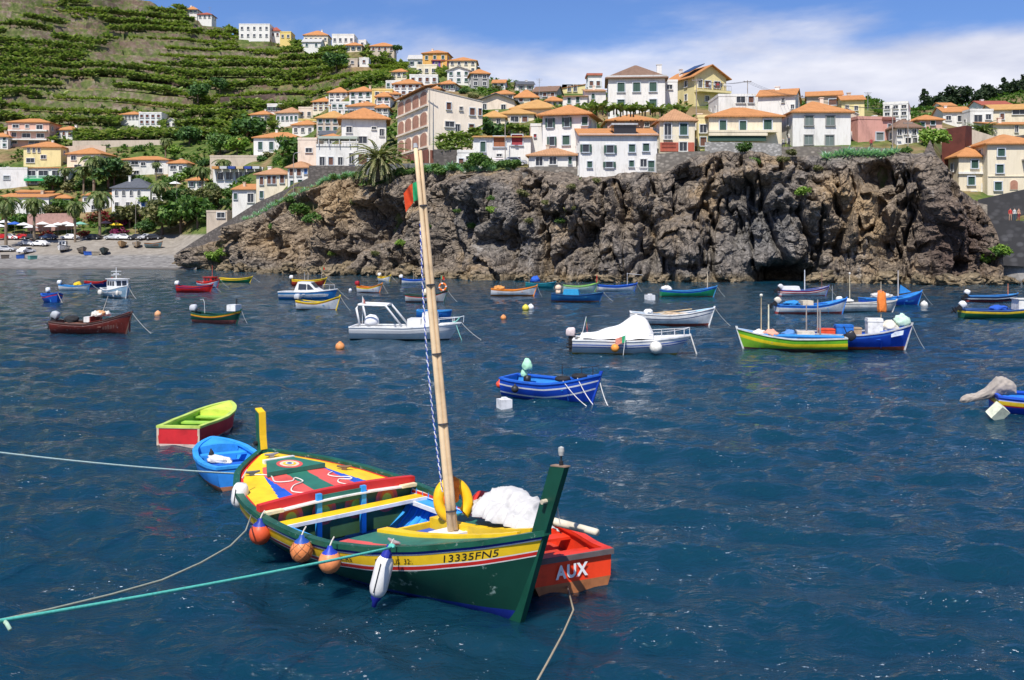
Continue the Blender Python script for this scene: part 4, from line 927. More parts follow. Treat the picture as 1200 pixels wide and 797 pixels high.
boat('lime28', 'fishing_boat', 'lime green boat with yellow stripe and black tilted outboard', 862, 990, 413.5, 171, 1.9, .68, .42, .05, offs=(.26, .42, .43), cols=((.16, .48, .03), (.85, .66, .02), C_YEL, (.25, .55, .04)), boot=(.10, .05, .035), bootz=.17, inner=C_LBLUE, rail=(.6, .62, .6), deck=.2, motor=(.03, .03, .035), mtilt=-.95, thw=2, line=0)
hl = BOATS['lime28'][1]
m = MB(); m.tube([(-2.0, -.1, 0), (1.9, .1, .06)], .09, 8); aboard('lime28', 'furled_sail', m, cloth((.03, .25, .62)), 'long blue roll lying along the lime boat', 'sail', (hl.X(.40), .35, .72))
for (u, y, c, lb, s_) in ((.80, .2, (.75, .72, .68), 'white bundle in the bow of the lime boat', 31), (.68, .2, (.7, .35, .25), 'red and white bundle in the lime boat', 35), (.5, -.3, (.1, .25, .55), 'blue bundle amidships in the lime boat', 36)):
    m = MB(); blob(m, (0, 0, .12), (.34, .3, .22), s_); aboard('lime28', 'gear_pile', m, cloth(c), lb, 'gear', (hl.X(u), y, .68), smooth=True)
m = MB(); m.box((-.42, -.25, 0), (.42, .25, .36)); aboard('lime28', 'fish_box', m, paint((.72, .62, .48)), 'beige box at the middle of the lime boat', 'box', (hl.X(.36), .0, .62))
pole('lime28', .77, .1, .7, 2.0, (.55, .42, .25), .03, (.8, .75, .6)); pole('lime28', .70, .0, .7, 1.6, (.75, .7, .5), .045); pole('lime28', .22, -.2, .6, 1.5, (.3, .28, .26), .05)
for k in range(6):
    mb_ = MB(); a = k*.17
boat('wbr30', 'fishing_boat', 'white boat with blue sheer and red bottom behind the lime boat', 909, 994, 368.5, 3, 1.8, .66, .5, .05, offs=(.2,), cols=((.03, .17, .6), C_WHITE), boot=(.45, .08, .07), bootz=.17, inner=C_LBLUE, rail=(.04, .2, .6), deck=.3, motor=(.68, .6, .48), mtilt=.9, line=0)
hl = BOATS['wbr30'][1]; m = MB(); m.box((-.4, -.4, 0), (.4, .4, .35)); aboard('wbr30', 'crate', m, paint((.68, .58, .42)), 'tan box in the white boat with the blue sheer', 'crate', (hl.X(.42), 0, .65)); m = MB(); blob(m, (0, 0, .15), (.6, .5, .22), 44); aboard('wbr30', 'tarpaulin', m, cloth((.03, .25, .6)), 'blue sheet at the stern of the white blue-sheered boat', 'cover', (hl.X(.2), 0, .62), smooth=True)
pole('wbr30', .8, .1, .9, 1.2, (.3, .3, .3), .03)
boat('gr31', 'motor_boat', 'pale grey clinker boat with orange cloth hung at its end', 985, 1052, 366, 2, 1.7, .68, .2, 0, offs=(.08, .25, .28), cols=((.6, .6, .56), (.62, .62, .58), (.45, .45, .42), (.6, .6, .57)), boot=(.2, .2, .2), inner=(.4, .4, .36), rail=(.62, .6, .55), motor=(.7, .7, .66), tr=.85, line=0); pole('gr31', .15, .0, .6, 2.3, (.6, .52, .36), .04, (.78, .76, .7))
hl = BOATS['gr31'][1]; m = MB(); blob(m, (0, 0, .12), (.4, .3, .2), 46); aboard('gr31', 'gear_pile', m, cloth((.75, .75, .72)), 'white bundle on the pale grey clinker boat', 'gear', (hl.X(.12), .2, .68), smooth=True)
boat('bl32', 'fishing_boat', 'deep blue boat with high bow right of the grey clinker boat', 1008, 1083, 359, 6, 1.9, .62, .6, .05, offs=(.15,), cols=((.03, .22, .62), (.015, .09, .5)), boot=(.3, .1, .07), inner=C_LBLUE, rail=(.04, .25, .65), deck=.36, deckc=(.03, .22, .62), line=1.0)
hl = BOATS['bl32'][1]; pole('bl32', .60, 0, .8, 2.2, (.55, .5, .45), .05); m = MB(); blob(m, (0, 0, .2), (.9, .5, .3), 47); aboard('bl32', 'net_pile', m, cloth((.62, .6, .56)), 'grey-white nets heaped in the deep blue boat', 'net', (hl.X(.32), 0, .6), smooth=True)
m = MB(); m.prism([(hl.X(.62), -.05, 1.0), (hl.X(.82), -.05, 1.15), (hl.X(.64), -.05, 1.75)], (0, .1, 0)); part('bl32', 'spray_hood', m, cloth((.03, .25, .62)))
boat('wr33', 'fishing_boat', 'white boat with red stripes near the sea cave', 913, 973, 347.5, 5, 1.7, .6, .4, .05, offs=(.1, .18, .26, .34), cols=((.06, .12, .4), C_RED, C_WHITE, C_RED, C_WHITE), boot=(.5, .1, .1), inner=(.35, .3, .3), rail=(.1, .14, .4), line=.8, motor=(.6, .6, .6), mtilt=.8); pole('wr33', .5, 0, .6, 2.0, (.6, .62, .65), .06); pole('wr33', .85, 0, .8, 1.5, (.2, .1, .08), .04)
hl = BOATS['wr33'][1]; m = MB(); m.box((-.9, -.5, 0), (.9, .5, .4), taper=.85); aboard('wr33', 'tarpaulin', m, cloth((.72, .72, .72)), 'white cover on the red striped boat by the cave', 'cover', (hl.X(.2), 0, .6))
boat('wbr34', 'motor_boat', 'dark sided boat with white and red stripes at far right', 1134, 1193, 353.5, -2, 1.6, .5, .2, 0, offs=(.12, .22, .3), cols=((.03, .12, .3), (.02, .03, .08), C_WHITE, (.02, .02, .05)), boot=(.35, .06, .05), inner=C_LBLUE, rail=(.05, .2, .45), motor=C_WHITE, mtilt=.5, line=0); pole('wbr34', .8, 0, .5, 1.1, (.6, .2, .1), .04)
boat('yg35', 'fishing_boat', 'dark green boat with yellow stripe cut by the right edge', 1127, 1222, 374, -2, 1.9, .62, .3, .05, offs=(.12, .27), cols=((.03, .1, .3), C_YEL, (.02, .15, .06)), boot=(.02, .08, .04), inner=(.03, .12, .45), rail=(.05, .12, .3), motor=C_WHITE, mtilt=.9, line=0)
hl = BOATS['yg35'][1]; m = MB(); m.box((-.7, -.6, 0), (.7, .6, .7), taper=.94); m.box((-.75, -.65, .7), (.75, .65, .76)); part('yg35', 'cabin', MB().box((hl.X(.78)-.7, -.6, .6), (hl.X(.78)+.7, .6, 1.35), taper=.94).box((hl.X(.78)-.74, -.63, 1.353), (hl.X(.78)+.74, .63, 1.41)), paint((.72, .70, .64)))
m = MB(); blob(m, (0, 0, .1), (.6, .4, .22), 48); aboard('yg35', 'tarpaulin', m, cloth((.02, .1, .5)), 'dark blue sheet in the boat cut by the right edge', 'cover', (hl.X(.45), 0, .6), smooth=True)
boat('by36', 'motor_boat', 'blue boat with yellow and red stripe and shrouded motor at right edge', 1166, 1300, 492, -14, 1.8, .58, .3, .05, offs=(.12, .15, .27, .31), cols=((.01, .08, .55), (.6, .6, .7), C_YEL, C_RED, (.012, .05, .45)), boot=(.01, .03, .25), inner=(.02, .2, .65), rail=(.02, .1, .6), line=0, deck=.2)
hl = BOATS['by36'][1]
def draped_cover():
    """Cloth wrapped round a tilted outboard: a lump over the stern that narrows into a hanging sleeve."""
    path = [(.62, .30, .20), (.42, .40, .30), (.16, .44, .36), (-.06, .40, .34), (-.28, .26, .27), (-.52, .10, .20), (-.78, -.02, .155), (-1.00, -.08, .15), (-1.18, -.12, .17), (-1.34, -.16, .11), (-1.40, -.20, .02)]
    pp = np.array(path); t = np.linspace(0, len(path)-1, 70); X = np.interp(t, range(len(path)), pp[:, 0]); Z = np.interp(t, range(len(path)), pp[:, 1]); Rr = np.interp(t, range(len(path)), pp[:, 2]); V = []; n = 40
    for i in range(70):
        for k in range(n):
            a = 2*math.pi*k/n; q = np.array([[X[i]*2.6, math.cos(a)*1.4, math.sin(a)*1.4]]); f = float(fbm(q, 3, 91)[0]); g_ = 1-abs(2*float(vnoise(np.array([[X[i]*5 + a*.9, a*1.9, f*3]]), 93)[0])-1)
            r = Rr[i]*(.72 + .55*(f-.3) + .24*g_**1.5); sag = -.22*Rr[i]*max(0, -math.sin(a))*(1 if X[i] > -.4 else .3)
            V.append((X[i], r*math.cos(a)*.85, Z[i] + r*math.sin(a) + sag))
    fs = [[i*n+k, i*n+(k+1) % n, (i+1)*n+(k+1) % n, (i+1)*n+k] for i in range(69) for k in range(n)] + [list(range(n))[::-1], list(range(69*n, 70*n))]
    m = MB(); m.add(V, fs); return m
dc = draped_cover(); dc.v = [(x*.82, y*.82, z*.85 - .02) for x, y, z in dc.v]
aboard('by36', 'motor_cover', dc, cloth((.40, .35, .30)), 'grey-brown cloth shrouding the tilted motor at the right edge', 'cover', (hl.X(0) + .12, 0, .52), smooth=True)
# small far objects: floating buoys
def buoy(px, py, r, c, label, c2=None, square=False):
    p = W(px, py); m = MB()
    if square: m.box((-r, -r, -r*.6), (r, r, r*1.2)); m.box((-r*.4, -r*.4, r*1.2), (r*.4, r*.4, r*1.5))
    else: m.ball((0, 0, r*.45), r, 16, 12, 0, zm=(.55, 1) if c2 else None); m.lathe([(r*.3, r*1.35), (r*.28, r*1.6), (0, r*1.62)], 10, 0)
    o = m.build('mooring_buoy', [paint(c, .5), paint(c2 or c, .5)], None, not square, p, R(25)); return tag(o, label, 'buoy', 'mooring buoys on the water')
buoy(398.5, 409, .24, (.75, .30, .10), 'orange ball buoy in front of the white motorboat stern')
buoy(185, 370, .24, (.75, .38, .18), 'orange ball buoy right of the brown boat')
buoy(616, 363, .28, (.75, .62, .08), 'yellow ball buoy touching a white one'); buoy(622, 362, .26, (.8, .8, .78), 'white ball buoy touching a yellow one')
buoy(590, 374, .2, (.75, .3, .1), 'little orange buoy left below the yellow and white pair')
buoy(761.5, 351, .36, (.75, .75, .74), 'white square buoy floating left of the green and blue boat', square=True)
buoy(591, 476, .20, (.72, .72, .72), 'white square buoy off the stern of the striped blue boat', square=True)
buoy(1083, 359, .3, (.75, .73, .65), 'cream ball buoy right of the deep blue boat')
buoy(410.5, 341, .18, (.8, .8, .8), 'tiny white buoy left of the orange edged little boat')
m = MB(); m.box((-.18, -.18, -.05), (.18, .18, .42)); o = m.build('float_block', paint((.72, .74, .55)), None, False, W(1164, 492) + Vector((0, 0, .10)), (R(28), R(32), R(20))); tag(o, 'tilted cream block float off the stern at right edge', 'float')
# ------------------------------------------------------------------ the painted boat in front
MH = math.atan2(-.753, .658)
MC = Vector((-2.335, 17.445, 0))
mroot = thing('painted_fishing_boat', 'large colourful wooden boat with tall mast and green stem post in front', 'fishing boat', MC, MH)
mh = Hull(8.65, [0, .05, .1, .2, .3, .4, .5, .6, .7, .8, .9, .96, 1], [.05, .60, 1.02, 1.46, 1.65, 1.70, 1.66, 1.56, 1.35, 1.01, .56, .25, .035],
          [1.17, 1.08, 1.00, .89, .81, .74, .70, .72, .80, .94, 1.13, 1.27, 1.37], zk=-.34, rake_bow=.63, rake_st=.55, n=81, flare=.72)
BOATS['main'] = (mroot, mh)
bpy.context.view_layer.update()
MM = Matrix.Translation(MC) @ Matrix.Rotation(MH, 4, 'Z'); MI = MM.inverted()
PG = paint((.008, .058, .038), .4, .35, .9, (.30, .42, .36)); PGc = paint((.02, .11, .065), .45, .3, 3)
PY = paint((.85, .55, .02), .42, .22, 2.5); PR = paint((.60, .025, .02), .42, .25, 2.5); PW = paint((.78, .76, .72), .45, .25, 4)
PB = paint((.02, .10, .52), .42, .25, 2.5); PL = paint((.04, .34, .78), .42, .22, 2.5); PN = paint((.012, .03, .26), .45, .3, 3); PK = paint((.03, .028, .028), .75, .6, 5, (.3, .27, .24))
PC = paint((.66, .10, .085), .55, .25, 2.5); PT = paint((.03, .16, .11), .5, .3, 2.5); PYd = paint((.62, .40, .03), .5, .3, 3)
mb = MB(); mh.shell(mb, (.055, .12, .14, .30, .32, .378, .396), [1, 2, 5, 3, 5, 4, 5, 0], .06, 6, 0)
mb.build('hull', [PG, PK, PN, PY, PR, PW, PN], mroot, smooth=True)
mb = MB(); mh.lining(mb, .02, .05, 0, 1, .02, .98); mb.build('inner_lining', [paint((.04, .32, .80), .45, .3), paint((.02, .12, .50), .55, .4)], mroot)
mb = MB(); mh.rail(mb, .10, .07, .035, 0); mb.build('gunwale', paint((.012, .09, .055), .4, .35, 3, (.2, .28, .24)), mroot, smooth=False)
def UX(u): return mh.X(u)
def hw(u, inset=.06): return max(mh.at(u)[0] - inset, .01)
def layer_deck(name, u0, u1, zfun, pick, mats, nu=170, nv=110, inset=.07, skip=None):
    V, fs, ms = [], [], []
    for i in range(nu+1):
        u = u0 + (u1-u0)*i/nu; b = hw(u, inset)
        for k in range(nv+1):
            y = b*(-1+2*k/nv); V.append((UX(u), y, zfun(u, y/b if b > .02 else 0)))
    for i in range(nu):
        for k in range(nv):
            u = u0+(u1-u0)*(i+.5)/nu; b = hw(u, inset)
            if skip and skip(u, b*(-1+2*(k+.5)/nv)): continue
            fs.append([i*(nv+1)+k, (i+1)*(nv+1)+k, (i+1)*(nv+1)+k+1, i*(nv+1)+k+1]); ms.append(pick(u, b*(-1+2*(k+.5)/nv), b))
    return link_mesh(name, V, fs, ms, mats, mroot)
# aft deck with its painted pattern
def aft_z(u, f): return mh.at(u)[1] - .055 + .06*(1-f*f)
def aft_pick(u, y, b):
    a = abs(y); lim = np.interp(u, [.09, .13, .345], [.40, .58, 1.10]); red = np.interp(u, [.1, .345], [.62, .68])
    if b - a < .11: return 1
    if u < .10 or a > lim: return 0
    if a < .22: return 3
    if a < red: return 2
    return 4
layer_deck('aft_deck', .025, .345, aft_z, aft_pick, [PY, PR, PC, PT, PB])
# raised hatch with the painted eye
hx0, hx1 = UX(.085), UX(.165); hz = .985
mb = MB(); pts = [(hx0, -.30), (hx1, -.64), (hx1, .64), (hx0, .30)]
mb.prism([(x, y, 1.0 if x < hx1 else .94) for x, y in pts], (0, 0, .085)); ht = mb.build('hatch_cover', PT, mroot)
mb = MB(); mb.box((hx0-.09, -.34, 1.0), (hx0-.003, .34, 1.10)); mb.build('hatch_rail', PW, ht)
cxh, zt = (hx0*.42+hx1*.58), 1.0*.42+.94*.58 + .085
sl = (.94-1.0)/(hx1-hx0)
for k, (r, m_) in enumerate(((.27, PC), (.20, paint((.78, .62, .45))), (.135, PY), (.085, paint((.6, .7, .75))), (.05, PN))):
    mb = MB(); mb.add([(cxh + r*math.cos(w), r*.95*math.sin(w), zt + sl*r*math.cos(w) + .004*(k+1)) for w in np.linspace(0, 2*math.pi, 33)[:-1]], [list(range(32))]); mb.build('painted_ring', m_, ht)
# coaming beam across the boat and the bulkhead below it
ub = .352
def beam(name, u, z0, z1, th, m_, inset=.03, camber=.10, n=24, parent=mroot, y0=-1, y1=1):
    b = hw(u, inset); x = UX(u); V, fs = [], []
    for k in range(n+1):
        f = y0+(y1-y0)*k/n; c = camber*(1-f*f)
        V += [(x-th/2, b*f, z0+c), (x+th/2, b*f, z0+c), (x+th/2, b*f, z1+c), (x-th/2, b*f, z1+c)]
    for k in range(n):
        for j in range(4): fs.append([k*4+j, (k+1)*4+j, (k+1)*4+(j+1) % 4, k*4+(j+1) % 4][::-1])
    fs += [[0, 1, 2, 3], [n*4+3, n*4+2, n*4+1, n*4]]
    mb = MB(); mb.add(V, fs); return mb.build(name, m_, parent)
beam('coaming_beam', ub, .75, .90, .13, PR, camber=.07); beam('coaming_trim', ub+.014, .725, .75, .15, PW, camber=.07)
mb = MB(); b = hw(ub, .06)
sec = [(mh.width(ub, z, .06), z) for z in (.03, .15, .3, .5)]
mb.prism([(UX(ub)-.02, -y, z) for y, z in sec] + [(UX(ub)-.02, b*f, .725+.07*(1-f*f)) for f in np.linspace(-1, 1, 15)] + [(UX(ub)-.02, y, z) for y, z in sec[::-1]], (.03, 0, 0))
bk = mb.build('bulkhead', paint((.05, .12, .05), .5, .3, 3), mroot)
for y in (-1.02, -.34, .34, 1.02):
    for k, (r, m_) in enumerate(((.25, PC), (.17, paint((.75, .16, .03))), (.11, paint((.55, .62, .06))))):
        mb = MB(); xx = UX(ub)+.01+.004*(k+1); mb.add([(xx, y + r*math.cos(w), .56 + r*math.sin(w)) for w in np.linspace(0, 2*math.pi, 29)[:-1]], [list(range(28))]); mb.build('painted_ring', m_, bk)
for y in (-.52, .42):
    mb = MB(); mb.box((UX(ub)+.085, y-.05, .05), (UX(ub)+.16, y+.05, .93)); mb.build('hatch_post', PL, bk)
mb = MB(); mb.box((UX(ub)+.095, -.468, .70), (UX(ub)+.125, .368, .89)); mb.build('hatch_board', PT, bk)
for sd in (-1, 1):
    mb = MB(); bb = hw(ub, .0); mb.box((UX(ub)+.09, sd*(bb-.42) if sd > 0 else -(bb-.08), .75), (UX(ub)+.21, sd*(bb-.08) if sd > 0 else -(bb-.42), .80)); mb.build('beam_block', paint((.8, .72, .45)), mroot)
# thwart, side benches, hold
mb = MB(); w = mh.width(.385, .55, .06); mb.box((UX(.376), -w, .56), (UX(.376)+.30, w, .60)); th_ = mb.build('thwart', PY, mroot)
mb = MB(); mb.box((UX(.376)+.301, -w, .545), (UX(.376)+.335, w, .607)); mb.build('thwart_edge', PW, th_)
for sd in (-1, 1):
    V, fs = [], []; us = np.linspace(.36, .60, 18)
    for u in us: b = hw(u, .05); b = mh.width(u, .54, .05); V += [(UX(u), sd*b, .55), (UX(u), sd*(b-.30), .55), (UX(u), sd*(b-.30), .515), (UX(u), sd*b, .515)]
    for i in range(17):
        for j in range(4): q = [i*4+j, (i+1)*4+j, (i+1)*4+(j+1) % 4, i*4+(j+1) % 4]; fs.append(q if sd > 0 else q[::-1])
    mb = MB(); mb.add(V, fs); sb = mb.build('side_bench', PL, mroot)
    V2 = []
    for u in us: b = mh.width(u, .54, .05); V2 += [(UX(u), sd*(b-.302), .562), (UX(u), sd*(b-.345), .562), (UX(u), sd*(b-.345), .49), (UX(u), sd*(b-.302), .49)]
    mb = MB(); mb.add(V2, fs); mb.build('bench_edge', PW if sd > 0 else PL, sb)
    # red strake edged white on the inside, ribs above it
    for dz, hh, off, m_ in ((.05, .05, .012, PR), (.100, .018, .016, PW), (.03, .018, .016, PW)):
        V3 = []
        for u in us: b = mh.width(u, .55+dz, .05)-off; V3 += [(UX(u), sd*b, .55+dz), (UX(u), sd*(b-.025), .55+dz), (UX(u), sd*(b-.025), .55+dz+hh), (UX(u), sd*b, .55+dz+hh)]
        mb = MB(); mb.add(V3, [f[::-1] for f in fs]); mb.build('inner_strake', m_, mroot)
    for u in np.arange(.375, .60, .022):
        mb = MB(); pts = [(UX(u), sd*(mh.width(u, z, .05)-.02), z) for z in (.05, .25, .45, .60, mh.at(u)[1]-.03)]
        mb.tube(pts, .028, 6); mb.build('rib', paint((.03, .26, .70), .45, .3), mroot)
mb = MB(); mb.box((UX(.46), -.62, .12), (UX(.585), .62, .155)); mb.build('floor_board', PL, mroot)
mb = MB(); blob(mb, (UX(.545), .45, .20), (.3, .14, .07), 61); o = mb.build('bag', cloth((.06, .34, .75)), None, True); o.matrix_world = MM; tag(o, 'blue crumpled bag lying in the hold of the painted boat', 'bag')
# forward part: sloping deck with raised trunk
uf = .600
def fz(u): return mh.at(u)[1] - .035
def fore_z(u, f): return fz(u) + .03*(1-f*f)
def tw(u): return np.interp(u, [.6, .97], [.64, .13])
def fore_pick(u, y, b):
    if b - abs(y) < np.interp(u, [.6, .72, .85], [.34, .24, .10]): return 0
    return 1
layer_deck('fore_deck', uf, .975, fore_z, fore_pick, [PC, PT], 80, 90, skip=lambda u, y: abs(y) < tw(u) - .04 and u < .94)
beam('fore_beam', uf, .56, .655, .07, PY, .03, .02)
mb = MB(); sec = [(mh.width(uf, z, .06), z) for z in (.03, .15, .3, .5, .57)]
mb.prism([(UX(uf)-.02, -y, z) for y, z in sec] + [(UX(uf)-.02, y, z) for y, z in sec[::-1]], (.04, 0, 0)); mb.build('fore_bulkhead', PB, mroot)
mb = MB(); us = np.linspace(uf+.005, .945, 16)
for sd in (-1, 1):
    V, fs = [], []
    for u in us:
        z1 = fz(u) + .075; wo = tw(u); wi = wo - np.interp(u, [.6, .95], [.20, .07])
        V += [(UX(u), sd*wo, fz(u)-.16), (UX(u), sd*wo, z1), (UX(u), sd*wi, z1), (UX(u), sd*wi, fz(u)-.16)]
    for i in range(15):
        for j in range(4): q = [i*4+j, (i+1)*4+j, (i+1)*4+(j+1) % 4, i*4+(j+1) % 4]; fs.append(q if sd < 0 else q[::-1])
    fs += [[0, 1, 2, 3], [63, 62, 61, 60]]; mb.add(V, fs)
mb.build('trunk_rim', PY, mroot)
V, fs = [], []
for u in us: wi = tw(u) - np.interp(u, [.6, .95], [.20, .07]) + .01; V += [(UX(u), -wi, fz(u)-.11), (UX(u), wi, fz(u)-.11)]
for i in range(15): fs.append([i*2, i*2+2, i*2+3, i*2+1])
mb = MB(); mb.add(V, fs); mb.build('trunk_well', PB, mroot)
# mast step and mast of two lashed spars
mz = fz(.715)-.11; mbx = UX(.715)
mb = MB(); mb.box((mbx-.22, -.14, mz+.003), (mbx+.26, .36, mz+.11)); mb.box((mbx+.22, -.14, mz+.11), (mbx+.26, .36, mz+.14)); mb.build('mast_step', PW, mroot)
mbase = Vector((mbx, .16, mz+.11)); mtop_w = P(487, 172, 16.85); mtop = MI @ mtop_w
ax = (mtop - mbase).normalized(); sdv = ax.cross(Vector((MI.to_3x3() @ Vector((0, 1, 0))))).normalized()
WOODM = paint((.72, .54, .33), .65, .22, 3)
mb = MB(); n = 10
mb.tube([mbase.lerp(mtop, i/n) for i in range(n+1)], [.056 - .019*i/n for i in range(n+1)], 12); mst = mb.build('mast', WOODM, mroot, True)
mb = MB(); off = sdv * -.072
mb.tube([mbase + off + Vector((0, 0, .02)) + (mtop - mbase) * (i/n*.985) for i in range(n+1)], [.043 - .014*i/n for i in range(n+1)], 10); sp = mb.build('lashed_spar', paint((.62, .45, .27), .7, .25, 3), mst, True)
for f in (.05, .27, .45, .63, .84):
    c = mbase.lerp(mtop, f) + off*.5; mb = MB(); mb.tube([c - ax*.012, c + ax*.012], [.094-.03*f]*2, 14); mb.build('lashing', paint((.05, .05, .06), .8), mst)
mb = MB(); mb.tube([mtop - ax*.02, mtop + ax*.06], [.045, .03], 8); mb.build('mast_cap', paint((.4, .4, .4)), mst)
# blue and white halyard twisted along the mast
mb = MB(); a0, a1 = mbase.lerp(mtop, .10) + off*-1.1, mbase.lerp(mtop, .80) + off*-.45
for q in range(2):
    pts = []
    for i in range(241):
        f = i/240; w_ = f*240*.9 + q*math.pi; bow_ = -off.normalized() * (.07*math.sin(math.pi*f))
        pts.append(a0.lerp(a1, f) + bow_ + (sdv*math.cos(w_) + Vector((0, 1, 0))*math.sin(w_))*.008)
    mb.tube(pts, .0085, 4, q)
mb.build('halyard', [paint((.03, .08, .45), .8), paint((.75, .75, .78), .8)], mst)
# flag at the mast
fb_ = mbase.lerp(mtop, .885); left = (MI.to_3x3() @ Vector((-1, 0, 0)))
V, fs, ms = [], [], []
NW, NH = 14, 10
for i in range(NW+1):
    for k in range(NH+1):
        f, g_ = i/NW, k/NH
        p = fb_ + sdv*.0 + left*(.03 + .24*f*(1-.2*g_)) + Vector((0, 0, 1))*(.14 - .32*g_ - .16*f*f - .05*f) + MI.to_3x3() @ Vector((0, .055*math.sin(f*9 + g_*2.5), 0))
        V.append(p)
for i in range(NW):
    for k in range(NH): fs.append([i*(NH+1)+k, (i+1)*(NH+1)+k, (i+1)*(NH+1)+k+1, i*(NH+1)+k+1]); ms.append(0 if i < 5 else 1)
flg = link_mesh('flag', V, fs, ms, [cloth((.02, .42, .16)), cloth((.70, .075, .015))], None, True); flg.matrix_world = MM; tag(flg, 'drooping green and red flag near the top of the tall mast', 'flag')
# stem and stern posts
xk, xg = mh.pt(80, .0, 1)[0], mh.pt(80, 1.37, 1)[0]
sx = lambda z: xk + .08 + .88*z/2.34
mb = MB(); top = Vector((sx(2.34), 0, 2.34))
prof = [(xk-.34, -.34), (sx(-.15), -.15), (sx(0), 0), (sx(1.2), 1.2), (sx(2.34)+.015, 2.34), (sx(2.34)-.285, 2.30), (sx(1.3)-.27, 1.3), (sx(.6)-.27, .6), (sx(.1)-.26, .1)]
mb.prism([(x, -.05, z) for x, z in prof], (0, .10, 0)); stm = mb.build('stem_post', paint((.008, .07, .043), .4, .3, 2), mroot)
mb = MB(); mb.prism([(top.x-.27, -.052, top.z-.029), (top.x+.032, -.052, top.z+.001), (top.x+.03, -.052, top.z+.018), (top.x-.27, -.052, top.z-.012)], (0, .104, 0)); mb.build('post_cap', WOOD((.3, .2, .14)), stm)
mb = MB(); mb.lathe([(.03, 0), (.03, .06), (.012, .07), (.012, .13), (.035, .14), (.045, .2), (.04, .25), (0, .27)], 10, [0, 0, 0, 0, 1, 1, 1], (top.x-.10, 0, top.z+.005)); mb.build('stem_lamp', [paint(C_BLACK), paint((.45, .45, .42), .3)], stm)
mb = MB(); mb.tube([(xg+.02, -.14, 1.80), (xg+.02, .16, 1.80)], .035, 10); mb.build('belaying_peg', paint((.6, .52, .38)), stm)
mb = MB(); mb.tube(rope_pts((xg+.02, .12, 1.8), (xg+.10, .14, 1.45), -.05, 6), .012, 5); mb.build('rope_end', paint(C_ROPE), stm)
xs, xsg = mh.pt(0, .0, 1)[0], mh.pt(0, 1.15, 1)[0]
mb = MB(); prof = [(xs+.15, -.2), (xs-.05, 0), (xsg-.08, .9), (xsg-.16, 1.3), (xsg-.20, 1.97), (xsg-.04, 1.90), (xsg-.01, 1.45), (xsg+.06, 1.1), (xs+.25, .2)]
mb.prism([(x, -.07, z) for x, z in prof], (0, .14, 0), 0); stn = mb.build('stern_post', paint((.012, .10, .06), .45, .3, 2), mroot)
mb = MB(); mb.prism([(xsg-.038, -.073, 1.90), (xsg-.008, -.073, 1.45), (xsg+.045, -.073, 1.16), (xsg+.06, -.073, 1.17), (xsg+.012, -.073, 1.46), (xsg-.02, -.073, 1.93)], (0, .146, 0)); mb.prism([(xsg-.21, -.074, 1.973), (xsg-.038, -.074, 1.903), (xsg-.036, -.074, 1.93), (xsg-.21, -.074, 2.0)], (0, .148, 0)); mb.build('post_face', PY, stn)
mb = MB(); mb.tube([(xsg-.13, -.13, 1.28), (xsg-.13, .13, 1.28)], .05, 10); mb.build('fairlead', paint(C_BLACK, .5), stn)
# deck hardware
def cleat(u, y, rz, z, m_=C_BLACK):
    mb = MB(); mb.box((-.05, -.03, 0), (.05, .03, .05)); mb.tube([(-.15, 0, .075), (-.06, 0, .06), (.06, 0, .06), (.15, 0, .075)], [.018, .028, .028, .018], 8)
    o = mb.build('cleat', paint(m_, .5), mroot, loc=(UX(u), y, z), rot=rz)
cleat(.19, .95, .9, aft_z(.19, .65), (.18, .10, .06)); cleat(.13, -.80, 1.3, aft_z(.13, .7), (.10, .11, .13)); cleat(.315, 1.15, 1.2, aft_z(.31, .7), (.45, .38, .2)); cleat(.835, .05, .4, fz(.835)-.11); cleat(.055, -.05, 1.57, aft_z(.055, 0), (.3, .28, .3)); cleat(.72, -.98, 0, fz(.72), (.35, .3, .3))
# rope snaking over the aft deck
def on_aft(u, y): return (UX(u), y, aft_z(u, y/hw(u)) + .018)
cp = [(.13, -.80), (.16, -.55), (.20, -.62), (.215, -.35), (.20, -.2), (.23, -.18), (.245, -.45), (.275, -.62), (.30, -.45), (.31, -.2)]
def smooth_path(cp, n=10):
    out = []
    for i in range(len(cp)-1):
        p0, p1, p2, p3 = cp[max(i-1, 0)], cp[i], cp[i+1], cp[min(i+2, len(cp)-1)]
        for k in range(n):
            t = k/n; out.append(tuple(.5*((2*b)+(-a+c)*t+(2*a-5*b+4*c-d)*t*t+(-a+3*b-3*c+d)*t**3) for a, b, c, d in zip(p0, p1, p2, p3)))
    return out + [cp[-1]]
for nm, path, lb in (('deck_rope', cp, 'white rope looping over the near side of the painted aft deck'), ('deck_rope', [(.20, .62), (.215, .45), (.235, .52), (.25, .75), (.265, .70), (.255, .5), (.275, .38), (.30, .48)], 'white rope curled on the far side of the painted aft deck')):
    mb = MB(); mb.tube([on_aft(u, y) for u, y in smooth_path(path)], .014, 5); o = mb.build(nm, paint((.72, .68, .60), .9), None); o.matrix_world = MM; tag(o, lb, 'rope')
